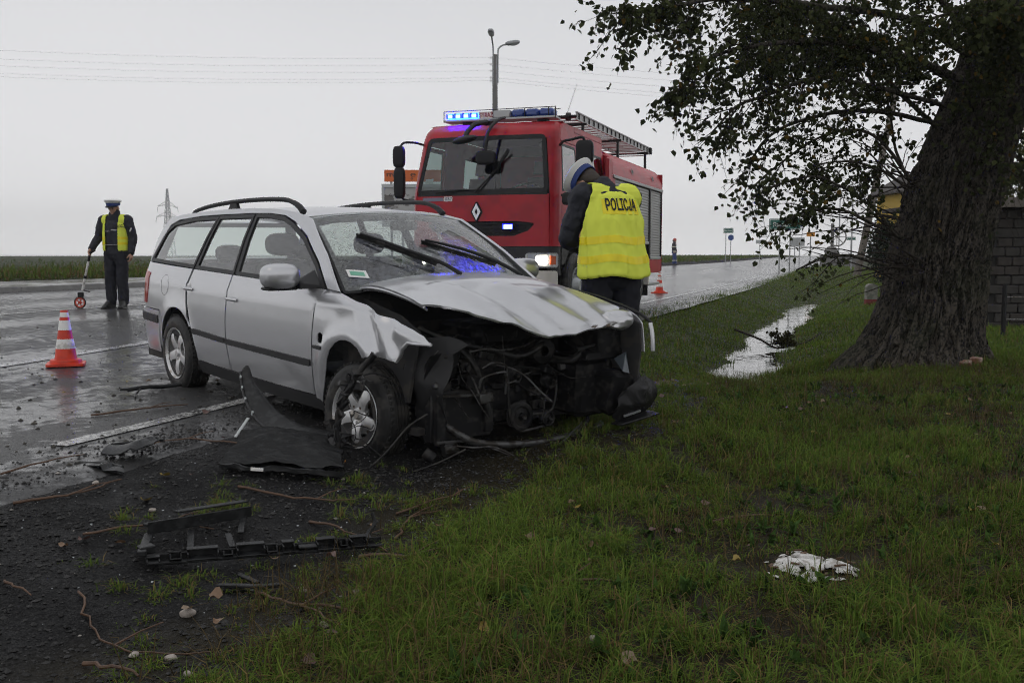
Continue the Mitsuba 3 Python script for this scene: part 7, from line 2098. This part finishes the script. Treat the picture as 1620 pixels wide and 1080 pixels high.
UT = thing('undertray', 'wide black ribbed plastic undertray lying flat beside the front wheel', 'car part')
u = np.linspace(0, 1, 330); v = np.linspace(0, 1, 30)
U, V = np.meshgrid(u, v, indexing='ij')
c00, c10, c01, c11 = np.array([-1.52, 5.12]), np.array([-1.57, 5.74]), np.array([-.90, 5.28]), np.array([-1.04, 5.92])
U0, V0 = U, V
U = np.clip(U + .10 * (meshkit.fbm(np.stack([V * 6, 0 * U, 0 * U], -1), 4, 3) - .5) * U, 0, 1.1); V = V + .06 * (meshkit.fbm(np.stack([U * 7, 0 * U, 0 * U], -1), 4, 8) - .5)
XY = (1 - U)[..., None] * ((1 - V)[..., None] * c00 + V[..., None] * c01) + U[..., None] * ((1 - V)[..., None] * c10 + V[..., None] * c11)
Z = .04 + .035 * np.sin(V * 3.0) * (1 - .4 * U) + .02 * U + .0050 * np.sin(U0 * 2 * np.pi * 32) + .07 * (meshkit.fbm(np.stack([U * 3, V * 4, 0 * U], -1), 3, 5) - .5)
obj('ribbed_sheet', solid_sheet(np.stack([XY[..., 0], XY[..., 1], np.array(ground_at(XY[..., 0], XY[..., 1])) + Z], -1)[:, ::-1], .006), 'm_plastic', UT, 50)
M3, L3 = along((-1.52, 5.10), (-.90, 5.26), .025)
obj('front_lip', rough(mtm(MF.cube([L3, .02, .022]).translate([0, -.012, .0]).refine_to_length(.02)), .014, 16, 6), 'm_plastic', UT, 40, M=M3)
obj('pale_sticker', box(.16, .225, -.024, -.020, .0, .018, .001), 'm_cone_white', UT, 30, M=M3)
obj('corner_tab', obox((-1.57, 5.74, gz(-1.57, 5.74) + .08), (.02, .16, .008), (rotm(-20, [0, 0, 1]) @ rotm(35, [1, 0, 0]))[:3, :3], .002), 'm_frame_grey', UT, 30)

AL = thing('arch_liner', 'torn black wheel arch liner leaning against the sill of the estate car', 'car part')
sp = spline([(-1.83, 6.70, .42), (-1.80, 6.62, .33), (-1.74, 6.50, .24), (-1.62, 6.34, .14), (-1.46, 6.16, .085), (-1.28, 5.98, .06), (-1.12, 5.84, .06)], 7)
wv = np.stack([np.linspace(.13, .30, len(sp)), np.linspace(.02, .14, len(sp)), np.linspace(-.01, .05, len(sp))], 1) * (np.linspace(.25, 1, len(sp)) ** .5)[:, None]
vv = np.linspace(0, 1, 9)
Pm = sp[:, None] + wv[:, None] * vv[None, :, None] + np.array([0, .02, .045])[None, None] * np.sin(vv * np.pi)[None, :, None]
Pm = Pm + .018 * (meshkit.fbm(Pm * 9, 3, 2) - .5)[..., None]
obj('shell', solid_sheet(Pm, .005), 'm_plastic', AL, 50)
obj('rim', tube(rough(tube(sp, .001, 3, False), .0, 1).vertices[::3] + [0, 0, .004], .007, 6), 'm_frame_grey', AL, 40) if False else obj('rim', tube(sp + np.array([-.003, -.003, .004]), .008, 6), 'm_trim', AL, 40)
for j in (3, 8, 13, 18):
    obj('notch', obox(sp[j] + [-.004, -.004, .006], (.012, .03, .02), frame_to(sp[j + 1] - sp[j]), .002), 'm_frame_grey', AL, 30)

k = thing('trim_strip', 'bent black trim strip lying by the rear wheel of the estate car', 'car part')
st_ = [(-2.95, 7.60), (-2.86, 7.66), (-2.74, 7.78), (-2.62, 7.86)]
pts = np.array([(x, y, gz(x, y) + .03 + .01 * (i % 2)) for i, (x, y) in enumerate(st_)])
obj('strip', rough(tube(spline(pts, 6), .018, 6), .006, 20), 'm_plastic', k, 40)
obj('bracket', obox(pts[0] + [0, 0, .005], (.11, .03, .02), rotm(25, [0, 0, 1])[:3, :3], .003), 'm_plastic', k, 30)
obj('hanging_end', tube(spline([pts[1], (-2.84, 7.48, gz(-2.84, 7.48) + .02), (-2.80, 7.36, gz(-2.8, 7.36) + .012)], 5), .007, 6), 'm_plastic', k, 40)

# the pale patch in the grass
scene['m_pale'] = P(lambda p, n, uv: mix((0.62, 0.61, 0.59), (0.36, 0.34, 0.31), smoothstep(.45, .7, fbm(p.x * 40, p.y * 40, 0, 3))), 0.7,
                    bump=lambda p, n, uv: 0.006 * fbm(p.x * 60, p.y * 60, 0, 3))
WP = thing('powder_patch', 'patch of spilled white powder in the grass at lower right', 'powder')
rp = np.random.default_rng(15)
u = np.linspace(-.22, .22, 150)
U, V = np.meshgrid(u, u, indexing='ij')
h = .020 * (meshkit.fbm(np.stack([U * 14, V * 14, 0 * U], -1), 4, 6) - .30) - .34 * np.clip(np.hypot(U, V * 1.05) - .080, 0, 1) ** 1.2 * (.5 + 1.2 * meshkit.noise(np.stack([U * 16, V * 16, 0 * U], -1), 3)) - .030 * np.clip(meshkit.fbm(np.stack([U * 22, V * 22, 0 * U], -1), 3, 8) - .53, 0, 1) * 5
m = grid_mesh(np.stack([1.15 + U, 3.76 + V, np.array(z_ground(*ls(1.15 + U, 3.76 + V))) + .020 + h], -1))
keepf = (h.ravel()[m.faces] > -.014).all(1)
m = tm(m.vertices, m.faces[keepf]); m.remove_unreferenced_vertices()
obj('patch', m, 'm_pale', WP, True)
for j in range(14):
    a, r = rp.uniform(0, 6.28), .17 * rp.random() ** .5
    x, y = 1.15 + r * math.cos(a), 3.76 + r * math.sin(a)
    mm = rough(box(-.016, .016, -.005, .005, 0, .006, .001), .004, 60, j)
    obj('dark_chip', mm, 'm_stick', WP, 30, M=trans(x, y, gz(x, y) + .022) @ rotm(rp.uniform(0, 180), [0, 0, 1]))

# twigs
scene['m_stick'] = P(lambda p, n, uv: mix((0.065, 0.034, 0.020), (0.12, 0.066, 0.036), noise(p.x * 60, p.y * 60, p.z * 60)), 0.6)
STK = [[(-1.54, 3.47), (-1.37, 3.19), (-1.15, 3.03), (-0.93, 3.03)], [(-0.93, 3.57), (-0.72, 3.37), (-0.51, 3.11)], [(-0.78, 3.43), (-0.44, 3.25), (-0.33, 3.16)], [(-1.83, 3.49), (-1.68, 3.4)], [(-0.94, 4.56), (-0.71, 4.39)],
       [(-1.38, 4.92), (-0.97, 4.86), (-0.79, 4.92)], [(-0.5, 4.29), (-0.48, 4.61), (-0.34, 4.73)], [(0.64, 5.28), (0.78, 5.06)], [(-2.79, 6.6), (-2.5, 6.84), (-2.3, 7.05)], [(-2.2, 4.3), (-2.0, 4.5), (-1.9, 4.8)], [(-1.4, 5.6), (-1.9, 5.75), (-2.1, 5.5)],
       [(-.62, 4.0), (-.4, 3.95), (-.2, 4.1)], [(-.9, 4.3), (-.66, 4.2), (-.5, 4.05)], [(.0, 3.6), (.2, 3.5), (.45, 3.55)], [(-1.3, 2.95), (-1.1, 2.85)], [(-2.5, 4.8), (-2.3, 5.3)], [(-1.75, 4.0), (-1.5, 4.25), (-1.3, 4.3)], [(.9, 4.4), (1.2, 4.5)], [(-.55, 4.7), (-.3, 5.0), (-.28, 5.2)]]
rs = np.random.default_rng(9)
for j, L_ in enumerate(STK):
    p_ = spline([(x, y, 0) for x, y in L_], 6) if len(L_) > 2 else np.linspace((*L_[0], 0), (*L_[1], 0), 7)
    p_ = p_ + rs.normal(0, .008, p_.shape) * [1, 1, 0]
    p_[:, 2] = np.array(ground_at(p_[:, 0], p_[:, 1])) + .010 + .02 * rs.random() * np.sin(np.linspace(0, 3.1, len(p_)))
    mm = [tube(p_, np.linspace(.0065, .003, len(p_)) * rs.uniform(.7, 1.2), 6)]
    if len(L_) > 2:
        i = len(p_) // 2; e = np.array([p_[i], p_[i] + [.06, .07, .02], p_[i] + [.10, .16, .015]]); mm.append(tube(e, [.004, .003, .002], 5))
    obj('twig', cat(*mm), 'm_stick', None, 50, label='thin reddish brown twig lying on the verge', cat='twig', group='twigs fallen on the verge')

# fallen leaves, stones
LT = [((.17, .10, .055), 'pale brown'), ((.10, .055, .045), 'dark purplish brown'), ((.24, .17, .03), 'yellow'), ((.20, .14, .09), 'tan')]
for j, (c, nm) in enumerate(LT):
    scene[f'm_litter_{"abcd"[j]}'] = P(c, 0.45)
spots2 = [(-0.17, 3.4, 2), (-0.56, 3.43, 1), (-0.6, 2.86, 1), (-0.46, 3.16, 1), (-1.59, 3.96, 0), (-1.22, 4.52, 3), (-1.11, 3.34, 3), (.31, 3.96, 0), (-.25, 3.16, 0), (.72, 4.2, 1), (.95, 3.95, 1)]
for j in range(120):
    d = math.sqrt(rs.uniform(2.7 ** 2, 8.5 ** 2)); x = rs.uniform(-.5, .55) * d
    if abs(x) < 1.6 and d > 5 and x < 1: continue
    spots2.append((x, d, int(rs.choice([0, 0, 1, 1, 1, 2, 3]))))
for j, (x, y, t) in enumerate(spots2):
    w = rs.uniform(.012, .027); n_ = 12
    a = np.linspace(0, 2 * np.pi, n_ + 1)[:-1]
    r = w * (1 + .28 * np.cos(a * 5 + rs.uniform(0, 6)) * .5 + .35 * np.cos(a))
    cu = rs.uniform(.1, .5) * w
    ring = np.stack([r * np.cos(a), r * np.sin(a) * .85, cu * np.cos(2 * a + 1) + .3 * w], 1); mid = ring * .5 * [1, 1, .4]
    V = np.vstack([[0, 0, .004], mid, ring]); i = np.arange(n_); q = (i + 1) % n_
    f = np.vstack([np.stack([i * 0, 1 + i, 1 + q], 1), np.stack([1 + i, 1 + n_ + i, 1 + n_ + q], 1), np.stack([1 + i, 1 + n_ + q, 1 + q], 1)])
    mm = tm(V, f)
    mm.apply_transform(trans(x, y, gz(x, y) + .012 + (.02 if x > -1.3 else 0)) @ rotm(rs.uniform(-25, 25), [1, 0, 0]) @ rotm(rs.uniform(0, 360), [0, 0, 1]))
    nm = LT[t][1]
    obj('fallen_leaf', mm, f'm_litter_{"abcd"[t]}', None, 60, label=f'{nm} fallen leaf lying on the verge', cat='fallen leaf', group=f'{nm} fallen leaves on the verge')
scene['m_pebble'] = P(lambda p, n, uv: mix((0.26, 0.22, 0.19), (0.40, 0.36, 0.32), noise(p.x * 90, p.y * 90, p.z * 90)), 0.6)
for j, (x, y, s) in enumerate(((-1.12, 3.36, .028), (-1.05, 2.98, .020), (-1.18, 3.02, .016), (-2.0, 4.72, .018), (-.78, 3.62, .020), (-.62, 3.2, .018), (-1.62, 4.42, .016), (-.95, 2.84, .014), (.25, 3.0, .018))):
    mm = trimesh.creation.icosphere(2, s); mm.vertices = mm.vertices * [1, .8, .6]; rough(mm, s * .35, .8 / s, j)
    mm.apply_translation([x, y, gz(x, y) + s * .4])
    obj('stone', mm, 'm_pebble', None, 60, label='pale rounded stone lying on the dark gravel', cat='stone', group='pale stones on the gravel')

# bits of broken glass and lamp
n_ = 420
x = rs.normal(-1.1, .75, n_); y = rs.normal(4.7, .8, n_); l, s = ls(x, y)
kp = (l < -1.75) & (l > -4.2) & (y > 2.9)
x, y = x[kp], y[kp]
m, col = pebbles(len(x), x, y, .0022 + .0045 * rs.random(len(x)) ** 2, rs, np.array([.42, .45, .46]) * rs.uniform(.5, 1.4, (len(x), 1)))
obj('glass_bits', m, 'm_stone', smooth=False, color=col, label='bits of broken lamp glass scattered on the gravel', cat='broken glass', kind='stuff')

# crumbs of mud and leaf on the road
n_ = 2600
d = np.sqrt(rs.uniform(4.5 ** 2, 16 ** 2, n_)); x = rs.uniform(-.56, -.15, n_) * d; y = d
l, s = ls(x, y)
kp = (l < -3.75) & (l > -10) & (rs.random(n_) < .15 + .85 * sm(-6.5, -4.2, l) + .6 * np.exp(-((x + 4.6) ** 2 + (y - 8.6) ** 2) / .8))
x, y = x[kp], y[kp]
m, col = pebbles(len(x), x, y, .004 + .020 * rs.random(len(x)) ** 4, rs, (.012 + .05 * rs.random((len(x), 1))) * np.array([1.1, 1, .8]))
obj('road_crumbs', m, 'm_stone', smooth=False, color=col, label='crumbs of mud and leaf strewn over the wet road', cat='debris', kind='stuff')
n_ = 900
x = rs.normal(1.55, .30, n_); y = rs.normal(9.35, .28, n_)
m, col = pebbles(n_, x, y, .012 + .03 * rs.random(n_) ** 2, rs, np.array([.10, .065, .045]) * rs.uniform(.4, 1.5, (n_, 1)))
obj('rubble', m, 'm_stone', smooth=False, color=col, label='dark rubble and chips at the near end of the ditch', cat='rubble', kind='stuff')

# the branch fallen across the ditch
FB = thing('fallen_branch', 'thin fallen branch with withered leaves lying across the ditch water', 'branch')
mb = [(3.72, 16.6, -.02), (3.95, 15.9, -.12), (4.10, 15.5, -.22), (4.40, 15.6, -.20), (4.80, 16.0, -.14), (5.1, 16.4, -.05)]
obj('stem', tube(spline(mb, 6), np.linspace(.020, .008, 31), 6), 'm_twig', FB, True)
tw, lv_ = [], []
for j in range(16):
    i = rs.uniform(1.6, 3.4); a_ = np.array(mb[int(i)]) * (1 - i % 1) + np.array(mb[int(i) + 1]) * (i % 1)
    dd = rs.normal(0, 1, 3) * [.8, .5, .3] + [0, 0, .5]; dd /= np.linalg.norm(dd)
    e = np.array([a_, a_ + dd * .18, a_ + dd * .34 + [0, 0, -.03]]); tw.append(tube(e, [.006, .004, .002], 4))
    lv_.append(e[1:])
obj('twigs', cat(*tw), 'm_twig', FB, 40, kind='stuff')
m, col = leafy(420, (4.18, 15.55, -.10), (.30, .24, .13), rs, .06, (.035, .034, .016))
obj('leaves', m, 'm_leaf', FB, False, color=col, kind='stuff')

# ------------------------------------------------------------------ the rainy air
scene['air'] = {'type': 'homogeneous', 'albedo': {'type': 'rgb', 'value': [0.97, 0.97, 0.97]}, 'sigma_t': 0.0007}
scene['haze'] = {'type': 'cube', 'to_world': T().translate([35, 330, 16.0]) @ T().scale([495, 505, 20.5]), 'bsdf': {'type': 'null'}, 'interior': {'type': 'ref', 'id': 'air'}}
labels['haze'] = {'label': 'thin rainy haze over the road and fields', 'kind': 'stuff'}
scene['camera']['medium'] = {'type': 'ref', 'id': 'air'}
